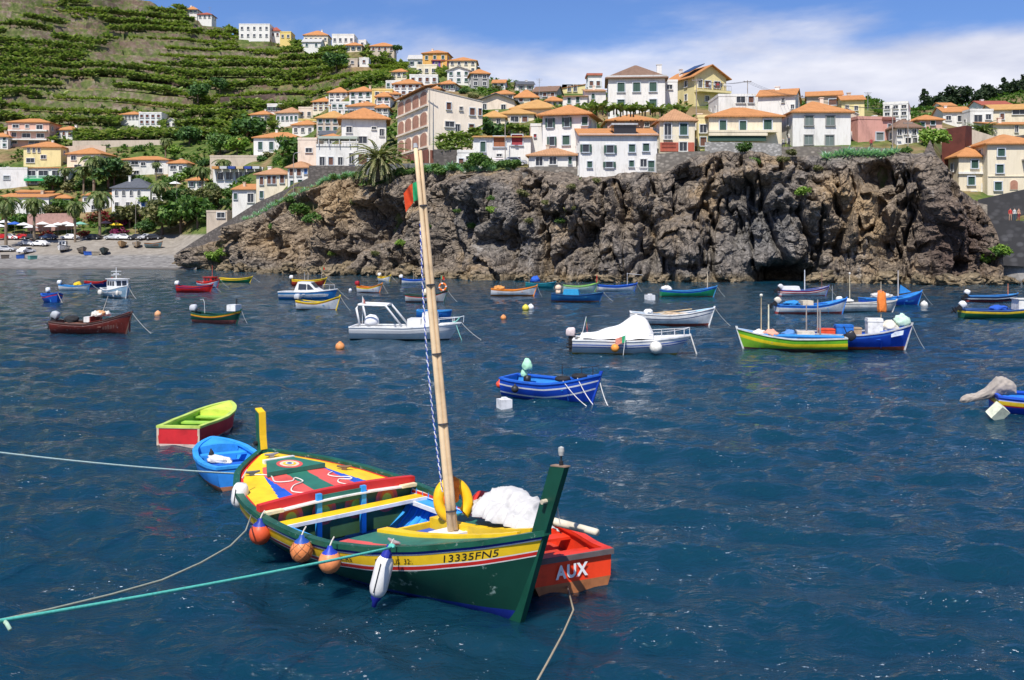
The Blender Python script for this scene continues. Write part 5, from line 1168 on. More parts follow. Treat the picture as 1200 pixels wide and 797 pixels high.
# horseshoe lifebuoy leaning on the mast
mb = MB(); mb.torus((0, 0, 0), .245, .092, 30, 12, arc=(R(-58), R(238))); LB = P(531, 587, 16.75)
o = mb.build('horseshoe_lifebuoy', paint((.85, .48, .01), .5, .25, 4), None, True); o.matrix_world = Matrix.Translation(LB) @ Matrix.Rotation(R(14), 4, 'Z') @ Matrix.Rotation(R(-14), 4, 'X') @ Matrix.Rotation(R(-12), 4, 'Y') @ Matrix.Scale(1.18, 4, (0, 0, 1)); tag(o, 'yellow horseshoe lifebuoy leaning on the foot of the mast', 'lifebuoy')
mb = MB(); blob(mb, (-.02, -.05, .06), (.13, .09, .20), 63); blob(mb, (.03, -.04, .27), (.08, .07, .13), 64); o = mb.build('life_line', cloth((.78, .20, .02)), None, True); o.matrix_world = Matrix.Translation(LB + Vector((-.02, .04, .02))); tag(o, 'orange line bundled inside the yellow horseshoe lifebuoy', 'rope')
# white sail heaped along the far gunwale
def sail():
    nu, nv = 90, 60; V = []
    A, B = MI @ P(556, 596, 17.0), MI @ P(648, 622, 14.75); A.z, B.z = 1.02, 1.16
    d = (B - A); L = d.length; d.normalize(); sdx = Vector((-d.y, d.x, 0)).normalized()
    for i in range(nu+1):
        f = i/nu; wid = .50*min(1, .35 + 2.2*f)*min(1, .45 + 1.6*(1-f)); hh = .31*min(1, .3 + 2*f)*min(1, .35+1.5*(1-f))*(1+.15*math.sin(f*6.0+.5))
        for k in range(nv+1):
            a = math.pi*k/nv; c = math.cos(a)
            sk = f*2.2 + .25*c; q = np.array([sk, c*.9 - f*.6, 0.0])
            dn = float(fbm(np.array([q*1.3]), 2, 81, .5)[0]); w1 = float(fbm(np.array([[f*3.2, c*.7, 2.0]]), 2, 84)[0]); d2 = 1-abs(2*float(vnoise(np.array([[sk*4.2 + w1*2.5, c*.8 + w1, .5]]), 85)[0])-1); d3 = 1-abs(2*float(vnoise(np.array([[sk*9 + w1*4, c*1.6 - w1*2, 3.5]]), 87)[0])-1)
            r = .60 + .5*(dn-.4) + .42*d2**2 - .08 + .20*d3**2
            V.append(A + d*(L*f) + sdx*(wid*r*c) + Vector((0, 0, hh*r*math.sin(a) - .04 + .06*math.sin(f*3))))
    fs = [[i*(nv+1)+k, (i+1)*(nv+1)+k, (i+1)*(nv+1)+k+1, i*(nv+1)+k+1] for i in range(nu) for k in range(nv)]
    o = link_mesh('furled_sail', V, fs, None, cloth((.58, .565, .54)), None, True); o.matrix_world = MM; tag(o, 'white crumpled sail heaped along the far gunwale by the stem', 'sail')
sail()
mb = MB(); a, b = P(596, 598, 15.9), P(700, 624, 14.5); mb.tube([a.lerp(b, i/6) for i in range(7)], [.06, .062, .064, .062, .06, .058, .05], 10); o = mb.build('spar', paint((.66, .58, .44), .7, .3), None, True); tag(o, 'pale round spar sticking out past the green stem post', 'spar')
# registration painted on the bow
def hull_text(txt, u0, u1, off, height, mat_, ext=.001, name='registration_number'):
    cu = bpy.data.curves.new(name, 'FONT'); cu.body = txt; cu.resolution_u = 3; to = bpy.data.objects.new(name, cu); COL.objects.link(to)
    bpy.context.view_layer.update(); me = bpy.data.meshes.new_from_object(to.evaluated_get(bpy.context.evaluated_depsgraph_get())); bpy.data.objects.remove(to)
    co = np.array([v.co[:] for v in me.vertices]); x0, x1, y1 = co[:, 0].min(), co[:, 0].max(), co[:, 1].max()
    for v in me.vertices:
        f = (v.co.x-x0)/(x1-x0); u = u0+(u1-u0)*f; b_, zg = mh.at(u); z = zg - off + height*v.co.y/y1
        i = u*(mh.n-1); i0 = int(i); t = i-i0; p0, p1 = Vector(mh.pt(i0, z, -1)), Vector(mh.pt(min(i0+1, mh.n-1), z, -1)); p = p0.lerp(p1, t); v.co = (p.x, p.y-.006, p.z)
    me.materials.append(mat_); return link(name, me, mroot)
INK = paint((.02, .02, .018), .6, .1)
hull_text('13335FN5', .845, .935, .285, .115, INK); hull_text('DE DEUS  32:.', .715, .79, .275, .085, INK, name='boat_name'); hull_text('GRACAS', .60, .66, .275, .08, INK, name='boat_name')
# fenders
def ball_fender(px, py, d, r, c, cap, label, net=False):
    p = P(px, py, d); mb = MB(); mb.ball((0, 0, 0), r, 22, 16, 0, (1, 1, 1.05)); o = mb.build('ball_fender', paint(c, .45, .3, 6, dk(c, 1.5) if net else None), None, True, p); tag(o, label, 'fender')
    mb = MB(); mb.lathe([(r*.72, r*.72), (r*.62, r*.86), (r*.28, r*1.12), (r*.18, r*1.38), (0, r*1.4)], 16); mb.build('fender_cap', paint(cap, .45, .2), o, True)
    mb = MB(); mb.tube([(0, 0, r*1.35), (.02, .05, r*1.35+.06), (.04, .14, r*1.35+.10)], .012, 6); mb.build('lanyard', paint(C_ROPE), o)
    if net:
        for q in range(2):
            mb = MB()
            for k in range(7):
                a0 = 2*math.pi*k/7
                mb.tube([(1.015*r*math.cos(t)*math.cos(a0+(1 if q else -1)*t*1.1), 1.015*r*math.cos(t)*math.sin(a0+(1 if q else -1)*t*1.1), 1.06*r*math.sin(t)) for t in np.linspace(-1.2, .85, 9)], .006, 4)
            mb.build('netting', paint((.3, .12, .05), .8), o)
ball_fender(305, 625, 17.05, .185, (.68, .10, .035), (.02, .04, .28), 'red-orange ball fender nearest the stern of the painted boat')
ball_fender(353.5, 645, 15.95, .178, (.72, .24, .08), (.02, .08, .35), 'orange ball fender wrapped in netting, with blue cap', True)
ball_fender(386.5, 658, 15.35, .175, (.78, .27, .10), (.02, .05, .42), 'smooth orange ball fender with blue cap under the green rope')
def long_fender(px, py, d, ln, r, tilt, label, cap=True):
    mb = MB(); pr = [(.03, -ln/2-.16), (.05, -ln/2-.15), (.06, -ln/2-.10)]
    mb.lathe([(0, -ln/2), (r*.62, -ln/2), (r*.86, -ln/2+.05), (r, -ln/2+.12), (r, ln/2-.12), (r*.86, ln/2-.05), (r*.62, ln/2), (0, ln/2)], 20)
    o = mb.build('long_fender', paint((.76, .75, .72), .4, .15, 5), None, True); o.matrix_world = Matrix.Translation(P(px, py, d)) @ Matrix.Rotation(tilt, 4, 'Y'); tag(o, label, 'fender')
    if cap:
        for sg in (-1, 1):
            mb = MB(); mb.lathe([(r*.64, sg*(ln/2-.005)), (r*.55, sg*(ln/2+.05)), (r*.3, sg*(ln/2+.10)), (r*.26, sg*(ln/2+.17)), (0, sg*(ln/2+.175))], 14); mb.build('fender_cap', paint((.02, .03, .30), .45), o, True)
    mb = MB(); mb.tube([(-r*.35, -r-.002, -ln/2+.08), (-r*.35, -r-.0, ln/2-.08)], .008, 5); mb.build('seam_line', paint(C_BLACK), o)
    mb = MB(); mb.tube([(0, 0, ln/2+.1), (.04, .12, ln/2+.24)], .012, 5); mb.build('lanyard', paint(C_ROPE), o)
long_fender(447, 675, 14.75, .60, .135, R(14), 'long white fender with blue ends hanging at the near bow')
long_fender(281, 580, 18.35, .42, .15, R(8), 'short plain white fender at the stern beside the blue dinghy', False)
# ---- dinghies round the painted boat
boat('aux', 'dinghy', 'red dinghy with AUX painted on its transom behind the bow', 0, 0, 600, 115.8, 1.55, .50, .22, .04, offs=(.05,), cols=((.74, .045, .012), (.76, .05, .012)), boot=(.34, .13, .05), bootz=.13, flare=.34, inner=(.70, .045, .015), floorc=(.42, .05, .03), rail=(.70, .04, .015), thw=3, deck=.12, post=False, tr=.92, L=3.6, pos=(.17, 17.35, 0), group=None, line=0, rake=.3)
hl = BOATS['aux'][1]; root = BOATS['aux'][0]
mb = MB(); mb.box((-hl.L/2-.065, -.73, .475), (-hl.L/2-.003, .73, .555)); mb.build('transom_rubber', paint((.12, .10, .10), .8, .4, 4), root)
def flat_text(txt, w, h, mat_, loc, M, parent, name):
    cu = bpy.data.curves.new(name, 'FONT'); cu.body = txt; cu.resolution_u = 4; cu.offset = .038; cu.space_character = 1.15; to = bpy.data.objects.new(name, cu); COL.objects.link(to)
    bpy.context.view_layer.update(); me = bpy.data.meshes.new_from_object(to.evaluated_get(bpy.context.evaluated_depsgraph_get())); bpy.data.objects.remove(to)
    co = np.array([v.co[:] for v in me.vertices]); a, b_ = co.min(0), co.max(0)
    for v in me.vertices: v.co = M @ Vector((((v.co.x-a[0])/(b_[0]-a[0])-.5)*w, 0, ((v.co.y-a[1])/(b_[1]-a[1]))*h)) + Vector(loc)
    me.materials.append(mat_); return link(name, me, parent)
# transom faces -x: letters run along -y
tm = Matrix(((0, 0, 0), (-1, 0, 0), (0, 0, 1)))
flat_text('AUX', .58, .22, paint((.85, .84, .82), .5, .1), (-hl.L/2-.062, .04, .20), tm, root, 'lettering')
mb = MB(); mb.box((hl.X(.3), -.5, .12), (hl.X(.55), .5, .16)); mb.build('floor_board', paint((.5, .06, .04), .5, .3), root)
boat('skiff', 'dinghy', 'light blue dinghy tucked behind the painted boat stern', 0, 0, 560, 117, 1.42, .44, .10, .05, offs=(.1,), cols=((.035, .27, .70), (.03, .22, .64)), boot=(.30, .12, .06), bootz=.06, flare=.5, inner=(.04, .33, .78), floorc=(.02, .12, .48), rail=(.04, .33, .78), thw=2, deck=.24, post=False, tr=.72, L=3.4, pos=(-6.82, 23.7, 0), group=None, line=0, rake=.25)
hl = BOATS['skiff'][1]; mb = MB(); blob(mb, (0, 0, .05), (.34, .13, .10), 66); aboard('skiff', 'bag', mb, cloth((.72, .7, .68)), 'white bag lying in the light blue dinghy', 'bag', (hl.X(.26), .28, .42), .6, smooth=True)
mb = MB(); blob(mb, (0, 0, .08), (.10, .06, .14), 67); aboard('skiff', 'bottle_bag', mb, cloth(C_BLACK), 'small black bag in the light blue dinghy', 'bag', (hl.X(.34), .42, .42), smooth=True)
boat('redskiff', 'dinghy', 'red dinghy with lime green inside and squared stern', 0, 0, 520, 84, 1.32, .50, .13, .02, offs=(.04,), cols=((.62, .50, .40), (.52, .02, .025)), boot=(.55, .42, .36), bootz=.05, flare=.45, inner=(.36, .62, .08), floorc=(.14, .30, .05), rail=(.50, .64, .12), thw=3, deck=.30, deckc=(.62, .72, .10), post=False, tr=.90, L=3.6, pos=(-8.76, 28.5, 0), group=None, line=0, rake=.3)
hl = BOATS['redskiff'][1]; root = BOATS['redskiff'][0]
for y0, y1, z0, z1 in ((-.60, -.54, .0, .53), (.54, .60, .0, .53), (-.54, .54, .46, .53), (-.54, .54, .02, .07)):
    mb = MB(); mb.box((-hl.L/2-.025, y0, z0), (-hl.L/2-.002, y1, z1)); mb.build('transom_frame', paint((.62, .48, .36), .7, .3), root)
# ---- ropes
def rope(name, pts, r, c, label, sag=0):
    mb = MB(); mb.tube(pts, r, 6); o = mb.build(name, paint(c, .9, .3, 30), None, True); return tag(o, label, 'rope')
A = P(0, 525, 16.0); B = P(322, 557, 21.3)
rope('mooring_rope', rope_pts(A + (A-B)*.35, B, .10, 24), .019, (.52, .66, .60), 'pale rope running from the left edge to the stern')
A = P(0, 723, 9.0); B = P(462, 641, 14.75)
rope('mooring_rope', rope_pts(A + (A-B)*.3, B, .05, 24), .019, (.10, .50, .40), 'bright green rope stretched from the lower left to the near bow')
A = P(0, 727, 9.0)
rope('mooring_rope', [A + (A-B)*.3] + [P(px, py, d) for px, py, d in ((0, 727, 9), (60, 714, 9.7), (130, 697, 10.6), (190, 680, 11.6), (235, 660, 12.7), (270, 640, 14.2), (288, 622, 16.2), (296, 600, 17.7))], .014, (.35, .36, .27), 'slack brownish rope hanging below the bright green rope')
rope('rope_tail', [P(4, 727, 9.05), P(8, 731, 9.0), P(12, 738, 8.95)], .02, (.35, .5, .38), 'knotted short rope end near the lower left corner')
mb = MB(); blob(mb, (0, 0, 0), (.05, .05, .04), 71); o = mb.build('rope_knot', cloth((.12, .52, .42)), None, True, P(459, 641, 14.72)); tag(o, 'green knot made fast on the near gunwale', 'knot')
tp = BOATS['aux'][0].matrix_world @ Vector((-BOATS['aux'][1].L/2-.02, .1, .06))
rope('anchor_rope', [tp] + [P(px, py, d) for px, py, d in ((672, 715, 14.2), (660, 742, 12.8), (645, 770, 11.7), (630, 797, 11.0), (610, 840, 10.0))], .014, (.40, .33, .22), 'tan rope running from the red dinghy down the lower edge')
# ------------------------------------------------------------------ houses
WALLC = {'W': (.75,.73,.68), 'w': (.72,.71,.68), 'C': (.76,.67,.50), 'Y': (.72,.55,.20), 'y': (.74,.63,.32), 'P': (.64,.40,.31), 'G': (.34,.33,.32), 'B': (.56,.47,.37), 'O': (.70,.40,.12), 'V': (.20,.09,.36), 'K': (.76,.64,.52), 'R': (.42,.10,.07)}
ROOFC = {'o': (.63,.285,.11), 'b': (.27,.17,.12), 'g': (.13,.14,.16), 'p': (.55,.30,.16), 'y': (.64,.36,.13), 'w': (.62,.60,.56), 'r': (.42,.12,.08)}
SHUT = {'green': (.025,.085,.06), 'brown': (.16,.06,.035), 'grey': (.22,.25,.24), 'red': (.40,.03,.04), 'blue': (.03,.14,.42), 'copper': (.38,.12,.04)}
_wc = {}
def win_mesh(w, h, st):
    k = (round(w, 1), round(h, 1), st)
    if k in _wc: return _wc[k]
    w, h = max(k[0], .3), max(k[1], .3); t = min(.14, w*.14)
    fr = MB(); arch = st == 'arch'
    fc = {'dark': (.66,.65,.62), 'arch': (.70,.58,.46), 'greyf': (.26,.26,.25)}.get(st, (.52,.56,.60))
    if arch:
        n = 10; o_ = [(-w/2, 0), (w/2, 0)] + [(w/2*math.cos(a), h*.68 + h*.32*math.sin(a)) for a in np.linspace(0, math.pi, n)]
        fr.prism([(x*1.06, -.10, z*1.03) for x, z in o_], (0, .10, 0))
        pn = MB(); pn.prism([(x*.96, -.115, .06 + z*.95) for x, z in o_], (0, .10, 0)); pm = paint((.30,.12,.08), .5, .5, .5)  # flat panel: terracotta loggia interior with the recess shade put into its colour
    else:
        fr.box((-w/2-t*1.3, -.26, -t), (w/2+t*1.3, 0, 0)); fr.box((-w/2-t, -.17, h), (w/2+t, 0, h+t)); fr.box((-w/2-t, -.16, 0), (-w/2, 0, h)); fr.box((w/2, -.16, 0), (w/2+t, 0, h))
        pn = MB(); pn.box((-w/2, -.035, 0), (w/2, 0, h))
        if st == 'open':
            for s_ in (-1, 1): pn.box((s_*w*.5+(-.42*w if s_ < 0 else .05), -.23, -.02), (s_*w*.5+(-.05 if s_ < 0 else .42*w), -.175, h), 1)
        elif st in ('dark', 'greyf'): pn.box((-.03, -.055, .02), (.03, -.036, h-.02), 1)
        elif st == 'door': pass
        else: pn.box((-.02, -.05, .0), (.02, -.036, h), 1)
    pm = {'dark': [glass_dark(), paint((.6,.6,.58))], 'greyf': [shutter_mat((.17,.22,.20)), paint((.3,.33,.32))], 'open': [glass_dark(), shutter_mat(SHUT['green'])], 'door': [paint((.10,.07,.05)), paint((.1,.1,.1))], 'arch': [paint((.42,.21,.14), .6, .6, .5)]}.get(st) or [shutter_mat(SHUT[st]), paint(dk(SHUT[st], .6))]
    a = link('x', None); COL.objects.unlink(a)
    fo = fr.build('window', paint(fc, .7, .2)); po = pn.build('pane', pm); r = (fo.data, po.data)
    bpy.data.objects.remove(fo); bpy.data.objects.remove(po); _wc[k] = r; return r
def add_window(root, x, y, z, w, h, st='dark', rz=0):
    if w < .25 or h < .25: return
    fm, pm = win_mesh(w, h, st)
    f = link('door' if st == 'door' else 'window', fm, root, (x, y, z), rz); link('door_panel' if st == 'door' else ('pane' if st in ('dark', 'open') else 'shutter_or_recess'), pm, f)
HOUSES = {}; HBOX = []
def house(key, label, x0, x1, yb, ye, roof='hip', rc='o', wc='W', rise=10, dep=9, rot=0, d=None, wins=None, grid=None, st='dark', found=5, name='house', side=True, group=None, over=.5, stain=.25, cat='house', back=0):
    mid = (x0+x1)/2; HBOX.append((x0, x1, ye, yb))
    if d is None: d = find_d(mid, yb)
    rr = R(rot); w = (x1-x0)/F*d/math.cos(rr); h = (yb-ye)/F*d; zb = HC-(yb-HY)/F*d
    root = thing(name, label, cat, ((mid-600)/F*d, d, zb), rr, group); HOUSES[key] = (root, w, h, d, dep)
    wm = plaster(WALLC[wc] if isinstance(wc, str) else wc, stain); rm = rooftile(ROOFC[rc] if isinstance(rc, str) else rc); rh = rise/F*d
    if roof in ('hip', 'gx'): rh = HC + (HY-ye+rise)/F*(d+dep/2) - (zb+h)
    mb = MB(); V = [(-w/2,0), (w/2,0), (w/2,dep), (-w/2,dep)]
    mb.box((-w/2, 0, -found), (w/2, dep, h))
    if roof == 'gy': mb.prism([(-w/2, 0, h), (w/2, 0, h), (0, 0, h+rh)], (0, dep, 0))
    if roof == 'gx': mb.prism([(-w/2, 0, h), (-w/2, dep, h), (-w/2, dep/2, h+rh)], (w, 0, 0))
    if roof == 'mono': mb.prism([(-w/2, .01, h), (-w/2, dep, h), (-w/2, dep, h+rh)], (w, 0, 0))
    if roof == 'slope': mb.prism([(-w/2, 0, h), (w/2, 0, h), (-w/2, 0, h+rh)], (0, dep, 0))
    if roof == 'flat':
        for a, b in (((-w/2-.06, -.06), (w/2+.06, .2)), ((-w/2-.06, dep-.2), (w/2+.06, dep+.06)), ((-w/2-.06, .2), (-w/2+.2, dep-.2)), ((w/2-.2, .2), (w/2+.06, dep-.2))): mb.box((a[0], a[1], h+.002), (b[0], b[1], h+.45))
    mb.build('wall', wm, root)
    o = over; t = .16; mb = MB(); e = h - .02
    if roof == 'hip':
        L = max(w - dep, .4) if w > dep else .4; Ly = 0 if w >= dep else (dep-w)/2
        b_ = [(-w/2-o, -o), (w/2+o, -o), (w/2+o, dep+o), (-w/2-o, dep+o)]
        r_ = [(-L/2, dep/2-Ly), (L/2, dep/2-Ly), (L/2, dep/2+Ly), (-L/2, dep/2+Ly)]
        vv = [(x, y, e-t) for x, y in b_] + [(x, y, e+.03) for x, y in b_] + [(x, y, h+rh) for x, y in r_]
        mb.add(vv, [(3,2,1,0), (0,1,5,4), (1,2,6,5), (2,3,7,6), (3,0,4,7), (4,5,9,8), (5,6,10,9), (6,7,11,10), (7,4,8,11), (8,9,10,11)])
    elif roof == 'gx':
        s_ = rh/(dep/2)
        for a in (0, 1):
            y0, y1 = (-o, dep/2) if a == 0 else (dep+o, dep/2); z0 = h - s_*o
            q = [(-w/2-o*.6, y0, z0+.02), (-w/2-o*.6, y1, h+rh+.02), (-w/2-o*.6, y1, h+rh+t+.02), (-w/2-o*.6, y0, z0+t+.02)]; mb.prism(q if a else q[::-1], (w+o*1.2, 0, 0))
    elif roof == 'gy':
        s_ = rh/(w/2)
        for a in (-1, 1):
            q = [(a*(w/2+o), -o, h-s_*o+.02), (0, -o, h+rh+.02), (0, -o, h+rh+t+.02), (a*(w/2+o), -o, h-s_*o+t+.02)]; mb.prism(q, (0, dep+2*o, 0))
    elif roof == 'mono':
        s_ = rh/dep; mb.prism([(-w/2-o*.5, -o, h-s_*o+.02), (-w/2-o*.5, dep, h+rh+.02), (-w/2-o*.5, dep, h+rh+t), (-w/2-o*.5, -o, h-s_*o+t)], (w+o, 0, 0))
    elif roof == 'slope': mb.prism([(-w/2-o*.5, -o*.5, h+rh+.02), (w/2+.1, -o*.5, h+.02), (w/2+.1, -o*.5, h+.14), (-w/2-o*.5, -o*.5, h+rh+.14)], (0, dep+o, 0))
    else: mb.box((-w/2+.2, .2, h+.003), (w/2-.2, dep-.2, h+.08))
    mb.build('roof', rm if roof != 'flat' else paint((.45,.42,.38), .9), root)
    if grid and st == 'dark' and grid[0]*grid[1] < 9 and len(key) < 4: st = ('dark', 'brown', 'dark', 'green', 'dark', 'open')[sum(map(ord, key)) % 6]
    k = d/F
    if wins:
        for q in wins:
            cx, cy, pw, ph = q[:4]; s2 = q[4] if len(q) > 4 else st
            add_window(root, (cx-mid)*k/math.cos(rr), 0, (yb-cy)*k - ph*k/2, pw*k/math.cos(rr), ph*k, s2)
    if grid:
        nr, nc = grid[:2]; wf = grid[2] if len(grid) > 2 else .9
        for r_i in range(nr):
            for c in range(nc):
                fh = h/nr; add_window(root, -w/2 + w*(c+.5)/nc, 0, fh*r_i + fh*.32, min(wf, w/nc*.55), min(1.25, fh*.48), st)
    if side and (grid or wins) and abs(mid-600) > -1:
        nr = max(1, int(round(h/2.9)))
        for sx in (-1, 1):
            for r_i in range(nr):
                for c in range(2): add_window(root, sx*w/2, dep*(c+.5)/2, h/nr*r_i+h/nr*.3, .8, min(1.2, h/nr*.45), 'dark' if st not in SHUT else st, R(90) if sx > 0 else R(-90))
    return root
def hpart(key, name, px0, px1, py0, py1, y0=-.1, y1=0.0, m_=None, mats=None):   # a box on the front of a house, given by its place in the facade
    root, w, h, d, dep = HOUSES[key]; k = d/F; c = math.cos(root.rotation_euler.z); mx = root.location.x/k+600; zb = HY + (HC-root.location.z)/k
    mb = MB(); mb.box(((px0-mx)*k/c, y0, (zb-py1)*k), ((px1-mx)*k/c, y1, (zb-py0)*k)); return mb.build(name, m_ or plaster(WALLC['W']), root)
def chimney(key, u, v, hh=1.1, ww=.6, c='W'):
    root, w, h, d, dep = HOUSES[key]; rf = [o for o in root.children if o.name.startswith('roof')][0]
    mb = MB(); mb.box((u*w-ww/2, v*dep-ww/2, h), (u*w+ww/2, v*dep+ww/2, h+hh)); mb.box((u*w-ww/2-.08, v*dep-ww/2-.08, h+hh+.002), (u*w+ww/2+.08, v*dep+ww/2+.08, h+hh+.12)); mb.build('chimney', plaster(WALLC[c]), rf)
def railing(key, px0, px1, py0, py1, out, m_=None, n=14):
    root, w, h, d, dep = HOUSES[key]; k = d/F; c = math.cos(root.rotation_euler.z); mx = root.location.x/k+600; zb = HY + (HC-root.location.z)/k
    a, b, z0, z1 = (px0-mx)*k/c, (px1-mx)*k/c, (zb-py1)*k, (zb-py0)*k; mb = MB()
    mb.box((a, -out, z1-.06), (b, -out+.05, z1)); mb.box((a, -out, z0), (b, -out+.05, z0+.05))
    for i in range(n+1): x = a+(b-a-.03)*i/n; mb.box((x, -out+.01, z0+.05), (x+.03, -out+.04, z1-.06))
    mb.build('railing', m_ or paint((.12,.13,.13)), root)

# --- along the cliff edge, right to left
house('A', 'white two-storey house with orange hip roof and grey-framed windows by the cliff wall', 929, 997, 172, 131, 'hip', 'o', 'W', 12, 9, 0, 150, wins=[(948,141.5,9,11,'greyf'), (973,141.5,9,11,'greyf'), (947.5,164,9,11,'greyf'), (972,164.5,9,12,'greyf')])
house('B', 'long cream house with orange roof and green shuttered doors above a lattice wall', 831, 916, 168, 136, 'hip', 'o', 'C', 10, 9, 0, 150, wins=[(847,148,8,13,'green'), (870.5,147.5,8,12,'green'), (899.5,146,9,12,'green')])
hpart('B', 'balcony_slab', 829, 909, 153.5, 156, -1.3, -.003, plaster(WALLC['C'])); hpart('B', 'balcony_parapet', 829, 897, 156.2, 160, -1.25, -1.15, plaster(WALLC['C'])); hpart('B', 'veranda_shutter', 828, 896, 160.3, 166, -1.0, -.9, shutter_mat(SHUT['green']))
house('C', 'narrow yellow house wedged beside the long cream house', 817.5, 830, 175, 138, 'flat', 'o', 'y', 4, 6, 0, 151, wins=[(824,151,8,9,'dark'), (824,166,7,10,'brown')])
house('D', 'small pale house with striped hip roof and red ground floor panels', 773, 814, 178, 141, 'hip', 'p', 'C', 12, 7, 0, 148, wins=[(782.5,154,8,18,'dark'), (801,151.5,8.5,13.5,'green'), (800.5,172,9,10,'dark')])
hpart('D', 'wall_panel', 773.5, 795, 167, 177.5, -.10, -.003, plaster((.45,.12,.08))); hpart('D', 'wall_panel', 806, 813.5, 167, 177.5, -.10, -.003, plaster((.45,.12,.08))); railing('D', 773.5, 790, 159, 164, .9, paint((.7,.7,.7)))
house('E', 'large white house with broken orange roof on the rim of the cliff', 679, 770, 212, 158.5, 'mono', 'o', 'W', 14, 8, 0, 144.5, found=3, stain=.3, wins=[(686.5,174,7.5,8.5,'open'), (715,175,8,8.5,'open'), (740.5,174,7,8.5,'green'), (757,173,7,8.5,'green'), (691,193,6,7,'green'), (714,193,8,6.5,'open'), (740,192,6,7,'green'), (754,191,7,9,'dark'), (763,196.5,7,15,'green')])
hpart('E', 'cornice', 678, 771, 157, 160, -.35, -.003, plaster((.6,.6,.6))); hpart('E', 'balcony_slab', 744, 768, 202, 207, -1.1, -.003, plaster(WALLC['G'])); railing('E', 744, 768, 197, 202, 1.05, paint((.5,.5,.5)))
hpart('E', 'roof_opening_shade', 720, 746, 146, 156.5, .6, 3.5, glass_dark((.02,.02,.025))); hpart('E', 'dormer_roof', 717, 748, 144, 146, .3, 4.5, plaster((.5,.5,.5)))  # solid near-black block: the shade inside the roof opening, put in as colour
house('F', 'tall white house with orange hip roof and open dark shutters', 636, 688, 196, 134, 'hip', 'o', 'W', 10, 9, -14, 153, over=.9, wins=[(645,143.5,6,11,'open'), (664.5,143,6,11,'open'), (685,142.5,7,10,'green'), (647,165,6,10,'open'), (663.5,164.5,8,10.5,'green')])
house('G', 'low white cottage with tan hip roof behind the stone parapet', 620, 675, 196, 181.5, 'hip', 'p', 'W', 8, 6, -6, 148.5, wins=[(632,189,8,10,'dark'), (648,188,8,9,'dark'), (668,188,4,9,'green')])
house('H', 'white house with copper and red shuttered windows', 555, 622, 194, 161, 'mono', 'y', 'W', 7, 8, 0, 156, wins=[(566,172,6,12,'green'), (585.5,166,14,12,'copper'), (606,164,13,12,'red'), (585,182,6,3,'dark'), (608,186,3,4,'red')])
house('H2', 'low white annex left of the copper shuttered house', 536, 555, 194, 179, 'flat', 'o', 'W', 3, 5, 0, 156.5, wins=[(540.5,189,5,6,'brown'), (549,185,5,4,'dark')])
house('H3', 'plain white block with tiny red windows between two white houses', 622, 637, 195, 148, 'flat', 'o', 'W', 3, 7, 0, 157, wins=[(627,159,3,4,'red')], side=False)
# big cream apartment house with arcades on its left side
I_ = house('I', 'big cream apartment house with three storeys of arched loggias', 503, 565, 192, 118, 'slope', 'w', (.86, .75, .61), 12, 19.5, 22, 171, found=4, side=False, stain=.15, over=.2, wins=[(526,125,5,8,'brown'), (540,127,4,4,'dark'), (553,130,6,8,'brown'), (527,146,10,6,'dark'), (536,152,5,12,'dark'), (552,148,6,6,'brown'), (562,130,4,8,'brown'), (562,150,4,7,'brown')])
_, wI, hI, dI, depI = HOUSES['I']
for fl in range(3):
    for k in range(4):
        add_window(I_, -wI/2, depI*(.13+.245*k), 3.0 + fl*3.55, 4.0, 2.35, 'arch', R(-90))
    mb = MB(); mb.box((-wI/2-.35, .1, 2.62+fl*3.55), (-wI/2-.003, depI-.1, 2.95+fl*3.55)); mb.build('balcony_ledge', plaster(WALLC['K'], .15), I_)
mb = MB(); mb.box((-wI/2-.25, -.2, -3), (-wI/2-.01, depI+.1, 2.3)); mb.build('plinth', plaster((.24,.10,.075)), I_)
mb = MB(); mb.box((-wI/2+.3, -.12, -2), (-wI/2+4.2, -.01, 2.2)); mb.build('plinth', plaster((.24,.10,.075)), I_)
mb = MB(); mb.prism([(-wI/2-.7, -.1, hI+2.2), (-wI/2-.7, depI+.2, hI+2.2), (-wI/2+2.2, depI+.2, hI+2.75), (-wI/2+2.2, -.1, hI+2.75)], (0, 0, .12)); mb.build('roof_edge', rooftile(ROOFC['o']), I_)
house('J', 'white house with broad orange hip roof left of the arched apartment house', 401, 452, 170, 139, 'hip', 'o', 'W', 12, 10, 8, 190, over=.9, wins=[(409.5,152,6,7), (438,150,5,3), (447,155,5,8), (425,164,10,8)])
house('K1', 'white terrace house with three dark openings and an awning', 371, 446, 196, 172, 'flat', 'o', 'W', 3, 8, 4, 180, wins=[(378,189,6,10,'dark'), (388,189,5,9,'brown'), (399,189,5,9), (412,186,5,12), (425,187,10,12,'brown'), (439,185,6,8)])
railing('K1', 371, 420, 167, 172, .1); hpart('K1', 'awning', 373, 419, 160, 163, -.5, 4, cloth((.45,.5,.42)))
for x in (374, 386, 398, 410, 418): hpart('K1', 'awning_post', x-.4, x+.4, 163, 172, -.4, -.3, paint((.6,.6,.6)))
house('K2', 'plain pinkish house front between palm garden and white terrace house', 349, 371, 192, 164, 'flat', 'o', 'K', 3, 7, 0, 194, wins=[(362,176,7,5)])
house('L1', 'cream villa with a row of brown windows over the stone ramp', 300, 337, 232, 204, 'hip', 'p', 'C', 7, 8, -4, 190, wins=[(306.5,212,4.5,9,'brown'), (315.5,211,4.5,9,'brown'), (321.5,211,4.5,9,'brown'), (331,210,5,9,'brown'), (306.5,228,4,8,'green')])
